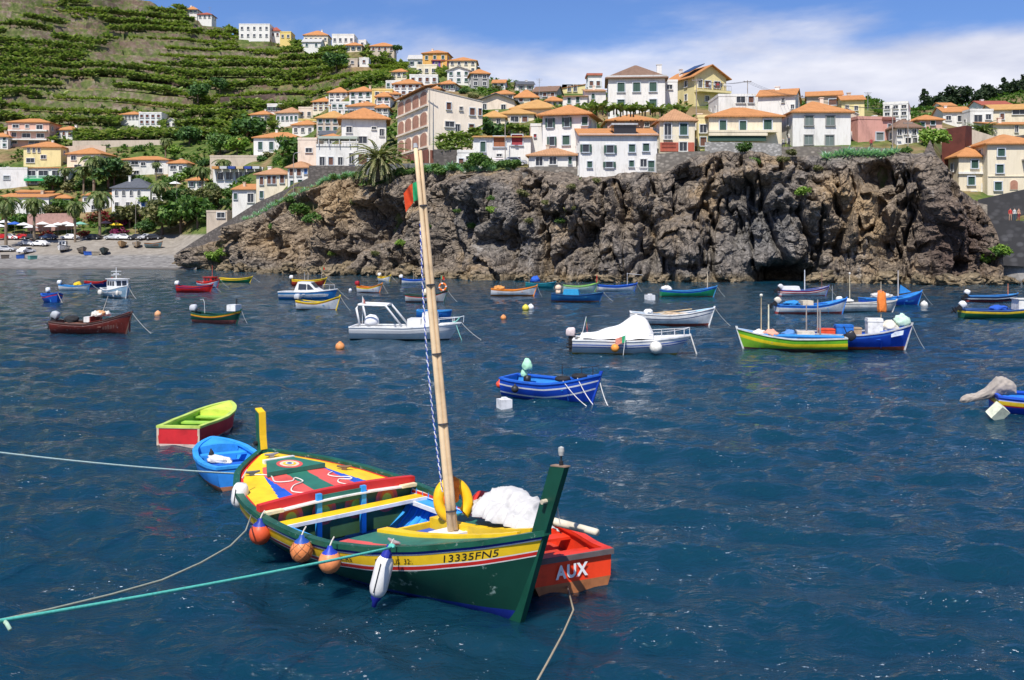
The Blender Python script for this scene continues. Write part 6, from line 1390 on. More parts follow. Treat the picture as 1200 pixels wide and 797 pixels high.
house('L2', 'taller cream wing with brown windows and blue door', 337, 361, 224, 196, 'hip', 'p', 'W', 6, 8, -4, 187, wins=[(341.5,202,4.5,8,'brown'), (350.5,202,5,8,'brown'), (342,215,4,7,'green'), (352,214,5,6,'green'), (358.5,201,4,6,'blue')])
house('M', 'small white house with orange lean-to roof at the foot of the ramp', 272, 300, 247, 222, 'mono', 'o', 'W', 8, 7, -3, 198, wins=[(276,230,4,7,'green'), (294,232,7,10,'dark')])
house('N', 'roofless beige ruin at the end of the ramp', 242, 266, 266, 249, 'flat', 'o', 'B', 2, 5, 0, 200, wins=[(259,252,9,6,'dark')], side=False)
# --- right end
house('R1', 'cream house wing with orange hip roof beside the rust block', 1123.5, 1159, 232, 183, 'hip', 'o', 'C', 9, 8, 0, 146, found=6, stain=.12, wins=[(1142,192.5,8,9.5,'green'), (1138,212,8,9.5,'green'), (1141,228,6,6,'dark')])
hpart('R1', 'string_course', 1122.5, 1158.5, 201.5, 204, -.3, -.003, plaster(WALLC['W']))
house('R2', 'tall cream house with green shutters cut by the right edge', 1158, 1222, 230, 168, 'hip', 'o', 'C', 10, 9, -3, 144, found=6, stain=.12, wins=[(1173.5,178.5,8,9,'green'), (1172,198,8,9.5,'green'), (1170,218,8,10,'green'), (1188,217,9,11,'arch'), (1205,180,8,9,'green'), (1205,200,8,9,'green')])
hpart('R2', 'string_course', 1158.5, 1221, 206, 207, -.12, -.003, plaster(WALLC['C'])); hpart('R2', 'balcony_slab', 1197, 1215, 187, 188.5, -1.2, -.003, plaster(WALLC['G'])); railing('R2', 1197, 1215, 181, 187, 1.1)
house('pink', 'pink house with curved brown cornice and blue-white window', 1004, 1049, 173, 140, 'flat', 'o', (.62,.33,.27), 3, 9, 10, 152, wins=[(1031,160,9,9,'grey'), (1043,150,4,9,'grey')]); hpart('pink', 'cornice', 1034, 1050, 137.5, 140.5, -.35, -.003, plaster((.24,.10,.08)))
house('pk2', 'beige stair block between the white house and the pink house', 994, 1006, 166, 135, 'slope', 'w', 'B', 8, 6, 0, 156, wins=[(997,146,3,9,'brown'), (1002,148,5,9,'brown')], side=False)
# --- second row above the cliff
house('S1', 'big white house with brown pyramid roof and three green windows', 713, 779, 133, 91, 'hip', 'b', 'W', 14, 11, -5, None, over=.6, wins=[(728,102,8,11,'green'), (746,102,8,11,'green'), (765,102,8,11,'green'), (728,121,8,8,'green'), (765,121,8,8,'green')]); chimney('S1', .42, .4, 3, .9); hpart('S1', 'cornice', 711, 781, 88.5, 92, -.4, -.003, plaster((.6,.6,.58)))
house('S1b', 'white annex with small chimney right of the brown pyramid roof', 779.5, 794, 128, 96, 'flat', 'o', 'W', 3, 7, 0, None, wins=[(784.5,102,6,5)])
house('S2', 'yellow house with solar panel and a balcony of people', 812, 853, 122, 90, 'gy', 'o', 'y', 13, 11, 24, None, over=.8, wins=[(819,99,5,9,'dark'), (829,99,7,8,'brown'), (841,99,7,8,'brown'), (828,116,5,6)])
hpart('S2', 'balcony_slab', 812, 853, 107, 109.5, -1.7, -.003, plaster(WALLC['y'])); railing('S2', 812, 853, 101, 107, 1.65)
r_, w_, h_, d_, dp_ = HOUSES['S2']; mb = MB(); mb.prism([(-w_/2-.4, 1.0, h_+.8), (-w_/2-.4, 4.5, h_+.8), (-.6, 4.5, h_+2.6), (-.6, 1.0, h_+2.6)], (-.05, 0, .12)); mb.build('solar_panel', glass_dark((.02,.03,.06)), r_)
house('S3', 'white terraced house with stepped wall below the utility poles', 842, 890, 138, 113, 'flat', 'o', 'W', 3, 9, 0, None, wins=[(868,117,10,7,'dark'), (880,117,6,7,'brown')])
house('S4', 'tall white house with orange gable behind the cream veranda house', 890, 930, 170, 112, 'gx', 'o', 'W', 6, 11, -20, 166, wins=[(917,118,3,5,'dark'), (927,126,3,5,'dark')])
house('S5', 'beige house with orange roof above the white hip-roofed house', 947, 985, 130, 112, 'gx', 'o', 'B', 4, 8, -16, None, wins=[(975,120,8,7,'brown')])
house('S6', 'yellow gabled house right of the beige one', 987, 1012, 140, 117, 'gx', 'o', 'y', 4, 8, -12, None, wins=[(993,126,4,5,'dark'), (1003,127,4,5)])
house('S7', 'white modern apartment block with yellow end wall far behind', 1037, 1062, 146, 122, 'flat', 'w', 'W', 2, 10, -24, None, grid=(3, 3, 1.6), name='apartment_block', cat='building')
house('S8', 'villa with brown hip roof and dark windows behind the pink house', 1051, 1077, 168, 149, 'hip', 'b', 'W', 7, 8, 0, None, wins=[(1054,155,5,7), (1062,154,5,7), (1071,155,5,7), (1064,165,6,6), (1072,165,5,6)])
house('S9', 'orange-pink house left of the white hillside villa', 1077, 1104, 152, 140, 'hip', 'o', 'P', 4, 8, 0, None, wins=[(1081,146,5,5,'green'), (1093,144,5,5,'green')])
house('S10', 'white hillside villa with orange roof above the rust block', 1106, 1137, 150, 131, 'gx', 'o', 'W', 5, 9, -8, None, wins=[(1112,138,5,5), (1126,139,8,7), (1133,138,4,8)])
house('S11', 'white house with dark balcony doors below the dark pines', 1137, 1164, 152, 130, 'flat', 'o', 'W', 3, 9, 0, None, wins=[(1146,139,9,8), (1158,137,6,6)])
house('S12', 'red-roofed house with pergola high under the pines', 1150, 1186, 131, 123, 'gx', 'r', 'W', 4, 8, 0, None, grid=(1, 4, 1.2))
house('S13', 'beige modern house with long dark window at the right edge', 1166, 1226, 146, 128, 'gx', 'y', 'C', 5, 10, -10, None, wins=[(1195,131,16,6), (1176,136,4,7,'brown')])
house('S14', 'ochre house with orange lean-to roof below the modern beige house', 1164, 1230, 166, 146, 'mono', 'o', 'C', 8, 8, 0, None, wins=[(1191,151,4,8,'dark')])
house('S15', 'white house peeking out between pines and red roof', 1104, 1120, 131, 124, 'gx', 'o', 'W', 3, 7, 0, None, grid=(1, 2))
# behind the middle of the cliff
house('T1', 'grey stone house with dark windows left of the yellow gable', 625, 652, 116, 107, 'gx', 'b', 'G', 5, 8, -14, None, grid=(1, 3))
house('T2', 'yellow gabled house with two tall dark windows', 659, 686, 112, 99, 'slope', 'o', 'y', -5, 8, 0, None, wins=[(667,104,4,6), (674,103,4,8)])
house('T3', 'small white tower house with red roof beside the big white house', 689, 705, 106, 89, 'flat', 'r', 'W', 2, 6, 0, None, grid=(1, 2), st='brown'); hpart('T3', 'cornice', 687.5, 706, 86, 88.5, -.4, 6, plaster((.45,.15,.10)))
house('T4', 'low white house with green windows under the yellow gable', 660, 688, 127, 113, 'mono', 'p', 'W', 5, 7, -6, None, wins=[(667,118,4,7,'green'), (677,117,4,7,'green')])
house('T5', 'white house with pitched grey-pink roof left of the big white house', 686, 710, 124, 107, 'mono', 'p', 'W', 8, 8, 0, None, wins=[(695,113,4,6,'green')])
house('T6', 'ochre house with broad orange roof above the net garden', 601, 652, 140, 127, 'hip', 'y', 'C', 10, 10, -8, None, over=.8, wins=[(607,133,5,6,'brown'), (620,134,8,5)])
house('T7', 'ochre cottage with pointed orange roof in front of grey gable', 604, 630, 122, 114, 'hip', 'o', 'C', 8, 8, 0, None, grid=(1, 2))
house('T8', 'pale pink house with grey gable roof right of the apartment house', 560, 603, 130, 118, 'gy', 'g', 'K', 8, 10, -6, None, over=.8, wins=[(568,125,4,6), (590,126,5,6)])
house('T9', 'cream house with tan roof stepping down beside the apartment house', 566, 592, 150, 137, 'hip', 'y', 'C', 6, 8, 0, None, wins=[(572,143,5,6,'brown'), (584,142,4,6)])
house('T10', 'low tan-roofed house with dark porch behind the garden netting', 586, 626, 146, 133, 'hip', 'y', 'C', 6, 8, 0, None, wins=[(603,140,9,6,'dark'), (615,140,6,6,'brown')])
house('T11', 'orange roofed shed between tall white and pale striped houses', 712, 772, 150, 141, 'hip', 'o', 'P', 7, 8, 0, 168, wins=[(735,146,5,5), (758,146,5,5)])
# --- hillside behind the apartment house
for row in [
 ('U1', 'white house with dark windows and orange roof at left of the hill cluster', 385, 407, 122, 108, 'hip', 'o', 'W', 5, 8, (2, 3)),
 ('U2', 'white house with wide orange roof beside the yellow balcony house', 409, 436, 125, 107, 'hip', 'o', 'W', 5, 8, (2, 3)),
 ('U3', 'yellow house with open balconies in the hill cluster', 436, 460, 124, 106, 'flat', 'o', 'Y', 3, 8, (2, 2)),
 ('U4', 'white house with orange roof just below the yellow balcony house', 407, 441, 140, 124, 'hip', 'o', 'W', 5, 8, (1, 4)),
 ('U5', 'small white house with flat orange roof left of the arcaded house', 441, 455, 142, 126, 'hip', 'o', 'W', 3, 7, (2, 2)),
 ('U6', 'white house with orange roof peeping over the apartment house', 461, 493, 113, 98, 'hip', 'o', 'W', 5, 8, (2, 4)),
 ('U7', 'ochre house with orange roof right behind the apartment house roof', 488, 516, 110, 104, 'hip', 'o', 'Y', 5, 8, (1, 2)),
 ('U8', 'beige house of stacked balconies below the banana fields', 371, 406, 156, 138, 'hip', 'y', 'B', 8, 8, (2, 4)),
 ('U9', 'white house with orange roof and two dark windows at the grove edge', 342, 368, 159, 146, 'hip', 'o', 'W', 5, 8, (1, 3)),
 ('U10', 'long white house with four green windows under the grove', 297, 352, 178, 161, 'hip', 'o', 'W', 6, 9, None),
 ('U11', 'white house with row of windows and brown hip roof in the grove', 323, 350, 145, 132, 'hip', 'p', 'W', 6, 8, (1, 5)),
 ('U12', 'small ochre house with orange roof left of the brown hip roof', 293, 316, 144, 134, 'hip', 'o', 'C', 4, 8, (1, 3)),
 ('U13', 'white cubic house with two dark windows in the grove', 313, 330, 133, 123, 'flat', 'w', 'W', 2, 7, (1, 3)),
 ('U14', 'pale flat-roofed house right of the brown hip roof', 350, 366, 140, 127, 'flat', 'w', 'K', 2, 7, (1, 2)),
 ('U15', 'ochre house with sloping roof between white houses near the grove', 386, 404, 134, 124, 'gx', 'p', 'B', 3, 7, (1, 2)),
 ('U16', 'white house with blue-grey balcony below the white hip house', 372, 400, 172, 161, 'hip', 'o', 'W', 4, 7, (1, 3)),
 ('U17', 'white stepped house with balconies under the left cluster', 388, 410, 135, 121, 'flat', 'w', 'W', 2, 8, (2, 3)),
 ('U18', 'cream house with open loggia right of the stacked balconies', 404, 425, 153, 140, 'flat', 'o', 'K', 2, 8, (1, 3)),
 ('U19', 'grey roofed house under the stacked balconies', 374, 392, 166, 158, 'gx', 'g', 'w', 4, 7, (1, 2)),
 ('U20', 'white house of two storeys squeezed beside the arched loggias', 441, 457, 129, 113, 'hip', 'o', 'W', 4, 7, (2, 2)),
 ('U21', 'yellow house front under the brown hip roof in the grove', 350, 372, 148, 141, 'flat', 'o', 'Y', 2, 7, (1, 3)),
 ('U24', 'cream house with hip roof above the pale flat-roofed house', 366, 386, 130, 119, 'hip', 'o', 'C', 4, 8, (2, 3)),
 ('U25', 'little white house tucked beside the yellow balcony house', 452, 468, 120, 110, 'hip', 'o', 'W', 3, 7, (2, 2)),
 ('U26', 'white house with flat roof above the apartment house chimney', 452, 470, 104, 96, 'flat', 'w', 'W', 2, 7, (1, 3)),
 ('U27', 'cream cottage on the upper slope left of the long terrace house', 458, 477, 92, 84, 'hip', 'o', 'C', 3, 7, (1, 3)),
 ('U28', 'white house right below the purple and white ridge houses', 515, 533, 107, 98, 'hip', 'o', 'W', 3, 7, (1, 3)),
 ('V10', 'little white house among shrubs at the end of the ridge', 577, 592, 104, 97, 'gx', 'o', 'W', 3, 7, (1, 2)),
 ('T12', 'white house with orange roof left of the low green-windowed house', 640, 660, 128, 118, 'hip', 'o', 'W', 4, 7, (1, 3)),
 ('T13', 'cream house with orange roof right of the grey gable', 578, 602, 118, 110, 'hip', 'o', 'C', 4, 7, (1, 3)),
 ('Z12', 'white house half hidden at the far left edge by the pink apartments', -14, 9, 174, 160, 'hip', 'o', 'W', 4, 8, (2, 3)),
 ('Z13', 'small cream house between the restaurant and the slate roof', 62, 82, 242, 232, 'hip', 'o', 'C', 4, 7, (1, 3)),
 ('Z14', 'white garden house left of the cafe terrace', 220, 240, 222, 211, 'hip', 'o', 'W', 4, 7, (1, 2)),
 ('Z15', 'white terraced house right of the slate-roofed house', 178, 202, 240, 229, 'flat', 'w', 'W', 2, 7, (1, 4)),
 ('Z16', 'white house with orange roof between pink apartments and the grove', 64, 86, 162, 152, 'hip', 'o', 'W', 4, 7, (1, 3)),
 ('Z17', 'cream house above the concrete wall behind the cafe', 262, 288, 176, 166, 'hip', 'o', 'C', 4, 7, (1, 4)),
 ('V1', 'amber house with dark rooftop tanks on the upper right ridge', 495, 524, 73, 62, 'hip', 'o', 'O', 3, 9, (1, 3)),
 ('V2', 'purple house on the ridge', 507, 525, 80, 71, 'hip', 'r', 'V', 3, 8, (1, 2)),
 ('V3', 'white house left of the purple one', 478, 506, 79, 69, 'gx', 'w', 'W', 4, 8, (1, 3)),
 ('V4', 'cream house with balcony below the purple house', 488, 512, 89, 77, 'flat', 'o', 'C', 2, 8, (1, 3)),
 ('V5', 'long white terrace house below the purple house', 480, 513, 99, 89, 'flat', 'w', 'W', 2, 8, (1, 4)),
 ('V6', 'cream-yellow house with orange roof right of the purple house', 526, 558, 86, 71, 'hip', 'o', 'C', 4, 9, (2, 4)),
 ('V7', 'white house with gable below the cream-yellow ridge house', 524, 551, 98, 83, 'gy', 'w', 'W', 5, 8, (2, 3)),
 ('V8', 'grey concrete house with orange roof at the right end of the ridge group', 552, 573, 103, 86, 'hip', 'o', 'G', 4, 8, (2, 2)),
 ('V9', 'white shed among shrubs on the slope right of the grey concrete house', 606, 626, 107, 99, 'gx', 'g', 'W', 3, 8, (1, 2)),
 ('X1', 'long white house of two blocks on the skyline', 280, 316, 46, 29, 'flat', 'w', 'W', 2, 9, (2, 5)),
 ('X2', 'small yellow house right of the long skyline house', 328, 341, 47, 38, 'flat', 'o', 'Y', 2, 8, (1, 2)),
 ('X3', 'white and red house between yellow and long skyline houses', 317, 328, 45, 36, 'hip', 'r', 'W', 3, 8, (1, 2)),
 ('X4', 'beige house with orange hip roof on the skyline', 356, 384, 51, 41, 'hip', 'o', 'C', 5, 9, (1, 5)),
 ('X5', 'white cottage just below the beige skyline house', 354, 376, 57, 49, 'gx', 'w', 'W', 3, 8, (1, 2)),
 ('X6', 'white house with red trim on the skyline', 389, 415, 52, 41, 'flat', 'r', 'W', 2, 9, (1, 4)),
 ('X7', 'pink-white house with orange roof under the red trimmed one', 404, 424, 61, 53, 'hip', 'o', 'K', 3, 8, (1, 3)),
 ('X8', 'white water tank house on the skyline slope', 420, 429, 56, 48, 'flat', 'w', 'W', 1, 6, (1, 1)),
 ('X9', 'orange-roofed brick house low on the skyline slope', 434, 462, 62, 54, 'hip', 'o', 'B', 4, 8, (1, 4)),
 ('X10', 'small white house at the upper left skyline', 217, 231, 17, 11, 'hip', 'o', 'W', 3, 7, (1, 3)),
 ('X11', 'second small white house lower on the left skyline', 232, 248, 23, 17, 'hip', 'r', 'W', 2, 7, (1, 3)),
 ('X12', 'white hut in the upper banana field', 421, 432, 76, 69, 'flat', 'w', 'W', 1, 5, (1, 1)),
 ('X13', 'brown hut beside the white hut in the upper banana field', 407, 419, 77, 70, 'flat', 'w', 'B', 1, 5, (1, 1)),
 ('Y1', 'white farmhouse with orange roof alone on the terraces', 141, 163, 142, 134, 'hip', 'o', 'W', 3, 8, (1, 5)),
 ('Y2', 'white farmhouse wing with stepped front on the terraces', 163, 189, 147, 133, 'flat', 'w', 'W', 2, 8, (2, 4)),
 ('Y3', 'small gabled white annex right of the terrace farmhouse', 194, 207, 150, 143, 'gy', 'w', 'W', 4, 7, (1, 2)),
]:
    house(row[0], row[1], row[2], row[3], row[4], row[5], row[6], row[7], row[8], row[9], row[10], 0 if row[0][0] == 'X' else random.uniform(-12, 12), None, grid=row[11], wins=[(305,171,5,9,'green'), (318,171,5,9,'green'), (330,171,5,9,'green'), (343,171,5,9,'green')] if row[0] == 'U10' else None)
# --- village behind the beach
for key, label, x0, x1, yb, ye, roof, rc, wc, rise, dep, wins in [
 ('Z1', 'pink apartment house with long balconies at the far left', 10, 57, 170, 143, 'hip', 'o', 'P', 4, 9, [(19,148,7,4), (32,148,4,4), (46,149,7,5), (17,158,5,5), (31,159,9,5), (47,159,8,5), (17,167,7,3), (40,167,12,3)]),
 ('Z2', 'yellow house with three dark windows and orange hip roof', 28, 71, 198, 172, 'hip', 'o', 'y', 6, 9, [(34,176,3,5), (40,176,3,5), (46,176,3,5), (51,184,6,4), (36,188,9,5)]),
 ('Z3', 'restaurant with green awning and big windows above the promenade', 30, 80, 218, 197, 'mono', 'o', 'W', 3, 8, [(37,203,9,6,'dark'), (51,203,11,6,'dark'), (66,203,9,6,'dark'), (40,214,8,3), (60,214,8,3)]),
 ('Z4', 'grey-sided house at left edge with orange terrace roof', -12, 31, 222, 198, 'flat', 'o', 'w', 2, 9, [(8,208,7,4,'grey')]),
 ('Z5', 'cream house with orange roof among palms', 78, 118, 203, 180, 'hip', 'o', 'C', 7, 9, [(86,185,6,5), (91,196,8,6), (100,185,4,5), (108,186,5,5)]),
 ('Z6', 'white house with grey slate hip roof behind the flowering shrubs', 131, 176, 248, 220, 'hip', 'g', 'W', 11, 9, [(136.5,226,3,6), (145,226,3,6), (154,226,3,6), (163,226,3,6), (137,240,4,6), (150,240,4,6), (168,238,4,8,'blue')]),
 ('Z7', 'long white house with orange tiles left of the slate roof', 97, 130, 248, 229, 'mono', 'o', 'W', 6, 8, [(101,234,4,4), (122,234,4,4), (110,243,5,5), (123,244,4,5)]),
 ('Z8', 'white seafront house with orange tiled annex at far left', -6, 58, 252, 231, 'mono', 'o', 'W', 6, 8, [(5,236,5,5), (14,236,4,5), (33,247,4,6), (47,247,4,6)]),
 ('Z9', 'long white modern house with orange roof above the gardens', 141, 197, 206, 187, 'hip', 'o', 'W', 4, 9, [(148,192,5,4), (158,191,8,4), (168,192,5,4), (184,190,6,5), (147,201,6,5), (160,202,6,4), (186,200,9,5)]),
 ('Z10', 'white house continuing the modern house to the right', 197, 219, 208, 191, 'hip', 'o', 'W', 4, 8, [(203,196,7,4), (212,197,4,5), (205,204,4,5)]),
 ('Z11', 'low orange-roofed house below the restaurant', 20, 62, 232, 225, 'mono', 'o', 'C', 6, 7, [(30,229,5,3), (50,229,5,3)]),
]:
    house(key, label, x0, x1, yb, ye, roof, rc, wc, rise, dep, random.uniform(-5, 5), None, wins=wins)
for py in (152.5, 163): hpart('Z1', 'balcony_slab', 12, 56, py, py+1.6, -1.4, -.003, plaster(WALLC['W'])); 
hpart('Z3', 'awning', 31, 73, 209.5, 212.5, -1.6, -.003, cloth((.02, .38, .12))); railing('Z3', 31, 73, 206, 209, 1.2, paint((.3,.5,.45)))
house('Q1', 'glass-fronted cafe with row of coloured awnings on the terrace', 250, 308, 214, 198, 'flat', 'w', 'w', 2, 8, 0, None, wins=[(258+i*11, 206, 8, 9, 'dark') for i in range(5)], name='cafe', cat='building')
for i, c in enumerate(((.6,.3,.1), (.6,.6,.6), (.04,.08,.3), (.65,.5,.3), (.04,.08,.35), (.6,.6,.62))): hpart('Q1', 'awning', 251+i*9.5, 259+i*9.5, 195.5, 198.5, -2.2, -.003, cloth(c))
house('Q2', 'concrete garage wall with curved top behind the cafe', 246, 316, 198, 184, 'flat', 'w', 'B', 2, 6, 0, None, wins=[(256,194,6,4), (300,193,8,4)], name='concrete_building', cat='building', side=False)

for i, key in enumerate(list(HOUSES)):
    if key in ('I', 'N', 'K1', 'Q1', 'Q2', 'S1') or i % 2: continue
    u, v = random.uniform(-.3, .3), random.uniform(.3, .7)
    rf = [o for o in HOUSES[key][0].children if o.name.startswith('roof')][0]
    zz = max(c.co.z for c in rf.data.vertices) - HOUSES[key][2]; chimney(key, u, v, max(.9, zz + random.uniform(-.2, .6)), random.uniform(.45, .75), random.choice('WWKB'))
# ------------------------------------------------------------------ vegetation
def quads_cloud(n, blobs, size, seed, flat=.35, shell=.55, aspect=1.6):
    """n leaf-clump quads spread through the blobs (centre, radii), mostly near their surfaces."""
    g = np.random.default_rng(seed); w = np.array([b[1][0]*b[1][1]*b[1][2] for b in blobs]) ** .66; w /= w.sum()
    k = g.choice(len(blobs), n, p=w); C = np.array([b[0] for b in blobs])[k]; Rr = np.array([b[1] for b in blobs])[k]
    u = g.normal(size=(n, 3)); u /= np.linalg.norm(u, axis=1)[:, None]
    r = (shell + (1-shell) * g.random(n)) ** .8 * (1 + .16*g.normal(size=n)); c = C + u * Rr * r[:, None]
    nrm = u + .8*g.normal(size=(n, 3)); nrm[:, 2] += flat; nrm /= np.linalg.norm(nrm, axis=1)[:, None]
    t = np.cross(nrm, g.normal(size=(n, 3))); t /= np.linalg.norm(t, axis=1)[:, None]; b = np.cross(nrm, t)
    s = size * (.6 + .8*g.random(n)); a = (s*aspect)[:, None]*t*.5; b = s[:, None]*b*.5
    bend = nrm * (s*.18)[:, None]
    V = np.stack([c - a - bend, c - b, c + a - bend, c + b], 1).reshape(-1, 3)
    return V, np.arange(4*n).reshape(n, 4)
LEAF = {
 'dark': [(.012,.030,.010), (.022,.05,.014), (.035,.07,.02), (.05,.09,.025)],
 'mid': [(.025,.06,.012), (.045,.095,.018), (.07,.13,.03), (.10,.15,.04)],
 'lime': [(.07,.13,.015), (.11,.19,.025), (.16,.25,.04), (.20,.27,.06)],
 'olive': [(.05,.06,.02), (.09,.10,.035), (.13,.13,.05), (.16,.15,.07)],
 'banana': [(.04,.065,.018), (.07,.10,.028), (.11,.145,.042), (.155,.18,.06), (.20,.20,.09)],
 'vine': [(.12,.16,.03), (.17,.21,.045), (.22,.25,.07)],
 'red': [(.16,.012,.015), (.26,.02,.03), (.10,.05,.02), (.05,.07,.02)],
 'magenta': [(.28,.02,.12), (.35,.04,.18), (.06,.08,.02)],
 'agave': [(.12,.20,.14), (.16,.25,.18), (.20,.29,.21)],
 'palm': [(.035,.06,.015), (.06,.09,.025), (.10,.13,.04), (.14,.15,.06)],
 'date': [(.07,.08,.03), (.12,.13,.05), (.17,.17,.07), (.24,.21,.12)],
 'pine': [(.010,.022,.010), (.016,.034,.014), (.028,.05,.02), (.04,.06,.024)],
}
_gain = {'banana': 2.1, 'vine': 1.5, 'mid': 1.8, 'lime': 1.5, 'olive': 1.6, 'agave': 2.1, 'palm': 1.8, 'date': 1.6, 'dark': 2.6, 'pine': 1.3}
LM = {k: leafy([dk(c, _gain.get(k, 1.0)) for c in v]) for k, v in LEAF.items()}
BARK = paint((.13, .09, .065), .9, .4, 4); BARKP = paint((.22, .17, .12), .9, .4, 6)
def mesh_of(name, V, Q, m, smooth=False):
    o = np_mesh(name, V, Q, m, smooth=smooth); me = o.data; bpy.data.objects.remove(o); return me
# ---- prototypes of crowns (unit height about 1 m, scaled when placed)
def crown_round(seed, n=900, spread=.48):
    g = np.random.default_rng(seed); bl = [((0, 0, .62), (spread*.8, spread*.8, .30))]
    for k in range(7):
        a = g.uniform(0, 6.28); r = spread * g.uniform(.3, .75); bl.append(((r*math.cos(a), r*math.sin(a), g.uniform(.35, .82)), (spread*g.uniform(.3, .5),)*2 + (g.uniform(.13, .22),)))
    return quads_cloud(n, bl, .085, seed)
def crown_shrub(seed, n=520):
    g = np.random.default_rng(seed); bl = [((0, 0, .42), (.5, .5, .4))]
    for k in range(5): a = g.uniform(0, 6.28); bl.append(((.42*math.cos(a), .42*math.sin(a), g.uniform(.2, .6)), (g.uniform(.22, .36),)*2 + (g.uniform(.2, .34),)))
    return quads_cloud(n, bl, .12, seed)
def crown_pine(seed, n=1200):
    g = np.random.default_rng(seed); bl = []
    for k in range(15):
        z = .16 + .80*k/14; r = (.26*(1-z)**.75 + .045)*g.uniform(.75, 1.25)
        for q in range(3): a = g.uniform(0, 6.28); bl.append(((r*.6*math.cos(a), r*.6*math.sin(a), z + g.uniform(-.03, .03)), (r*.7, r*.7, .045)))
    return quads_cloud(n, bl, .055, seed, .1, .4)
def crown_palm(seed, nf=30, ln=.30, droop=1.0, wd=.045, up=.55, skirt=False):
    """Palm head: arching fronds, each a midrib with leaflets on both sides, ln = frond length."""
    g = np.random.default_rng(seed); V, Q = [], []
    for k in range(nf):
        az = k*2.399 + g.uniform(-.2, .2); el = (up - 1.5*(k/nf)**1.1 + g.uniform(-.12, .12)) * 1.15
        L = ln*g.uniform(.85, 1.15); pts = []; p = np.zeros(3); d_ = el
        for i in range(7):
            pts.append(p.copy()); st = L/6; p = p + st*np.array([math.cos(az)*math.cos(d_), math.sin(az)*math.cos(d_), math.sin(d_)]); d_ -= droop*.30*(1-.2*i/6)
        sd = np.array([-math.sin(az), math.cos(az), 0])
        for i in range(6):
            a, b = pts[i], pts[i+1]; w0 = wd*(1.0 if i > 0 else .4)*(1-.08*i); w1 = wd*(1-.13*(i+1))
            for s_ in (-1, 1):
                for h_ in range(2):
                    a2 = a + (b-a)*h_*.5; b2 = a + (b-a)*(h_*.5+.34); tip = a2 + (b-a)*.9 + sd*s_*w0*1.5 + np.array([0, 0, -w0*.8])
                    tip2 = b2 + (b-a)*.8 + sd*s_*w1*1.5 + np.array([0, 0, -w1*.8])
                    o = len(V); V += [a2, b2, tip2, tip]; Q.append([o, o+1, o+2, o+3])
    return np.array(V), np.array(Q)
def banana_plant(seed, nl=11):
    g = np.random.default_rng(seed); V, Q = [], []
    for k in range(nl):
        az = k*2.4 + g.uniform(-.3, .3); el = g.uniform(.65, 1.4); L = g.uniform(.55, .85); w = g.uniform(.10, .15); p = np.array([0, 0, .30]); sd = np.array([-math.sin(az), math.cos(az), .25*g.normal()]); prev = None
        for i in range(4):
            ww = w*(.35, 1, .95, .25)[i]; row = [p - sd*ww, p + sd*ww]
            if prev is not None: o = len(V); V += [prev[0], prev[1], row[1], row[0]]; Q.append([o, o+1, o+2, o+3])
            prev = row; p = p + L/3*np.array([math.cos(az)*math.cos(el), math.sin(az)*math.cos(el), math.sin(el)]); el -= .45
    return np.array(V), np.array(Q)
TRUNK = {}
def trunk_mesh(kind, h, r, lean=0.0):
    mb = MB()
    if kind == 'palm': mb.tube([(lean*h*math.sin(i/6*1.2), 0, h*i/6) for i in range(7)], [r*(1.25-.35*i/6) for i in range(7)], 8)
    else:
        mb.tube([(0, 0, -.05*h), (.01*h, .005*h, h*.4), (0, 0, h*.75)], [r, r*.75, r*.35], 7)
        for a in (.4, 2.4, 4.5): mb.tube([(0, 0, h*.35), (.2*h*math.cos(a), .2*h*math.sin(a), h*.62)], [r*.5, r*.18], 5)
    o = mb.build('trunk', BARKP if kind == 'palm' else BARK); me = o.data; bpy.data.objects.remove(o); return me
PROTO = {}
def proto(kind, col):
    k = (kind, col)
    if k not in PROTO:
        vs = []
        for s_ in range(3):
            if kind == 'round': V, Q = crown_round(100+s_)
            elif kind == 'shrub': V, Q = crown_shrub(200+s_)
            elif kind == 'pine': V, Q = crown_pine(300+s_)
            elif kind == 'palm': V, Q = crown_palm(400+s_, 34, .30, 1.0, .05); V = V + np.array([0, 0, .84])
            elif kind == 'date': V, Q = crown_palm(500+s_, 95, .66, .70, .04, .95); V = V + np.array([0, 0, .45])
            elif kind == 'banana': V, Q = banana_plant(600+s_)
            vs.append(mesh_of('crown', V, Q, LM[col]))
        tr = {'round': ('t', .8, .035), 'shrub': ('t', .4, .02), 'pine': ('t', 1.1, .02), 'palm': ('palm', .86, .022), 'date': ('palm', .46, .06), 'banana': ('palm', .34, .05)}[kind]
        PROTO[k] = (vs, trunk_mesh(*tr))
    return PROTO[k]
_pi = [0]
def tree(px, py, hpx, kind, col, label, name, cat='tree', group=None, d=None, wide=1.0, z=None):
    d = d or find_d(px, py); hh = hpx/F*d; vs, tr = proto(kind, col); _pi[0] += 1
    p = P(px, py, d)
    if z is not None: p.z = z
    root = thing(name, label, cat, p, random.uniform(0, 6.28), group); root.scale = (hh*wide, hh*wide, hh)
    link('crown' if kind != 'shrub' else 'foliage', vs[_pi[0] % 3], root); link('trunk' if kind in ('round', 'pine', 'palm', 'date') else 'stem', tr, root)
    return root
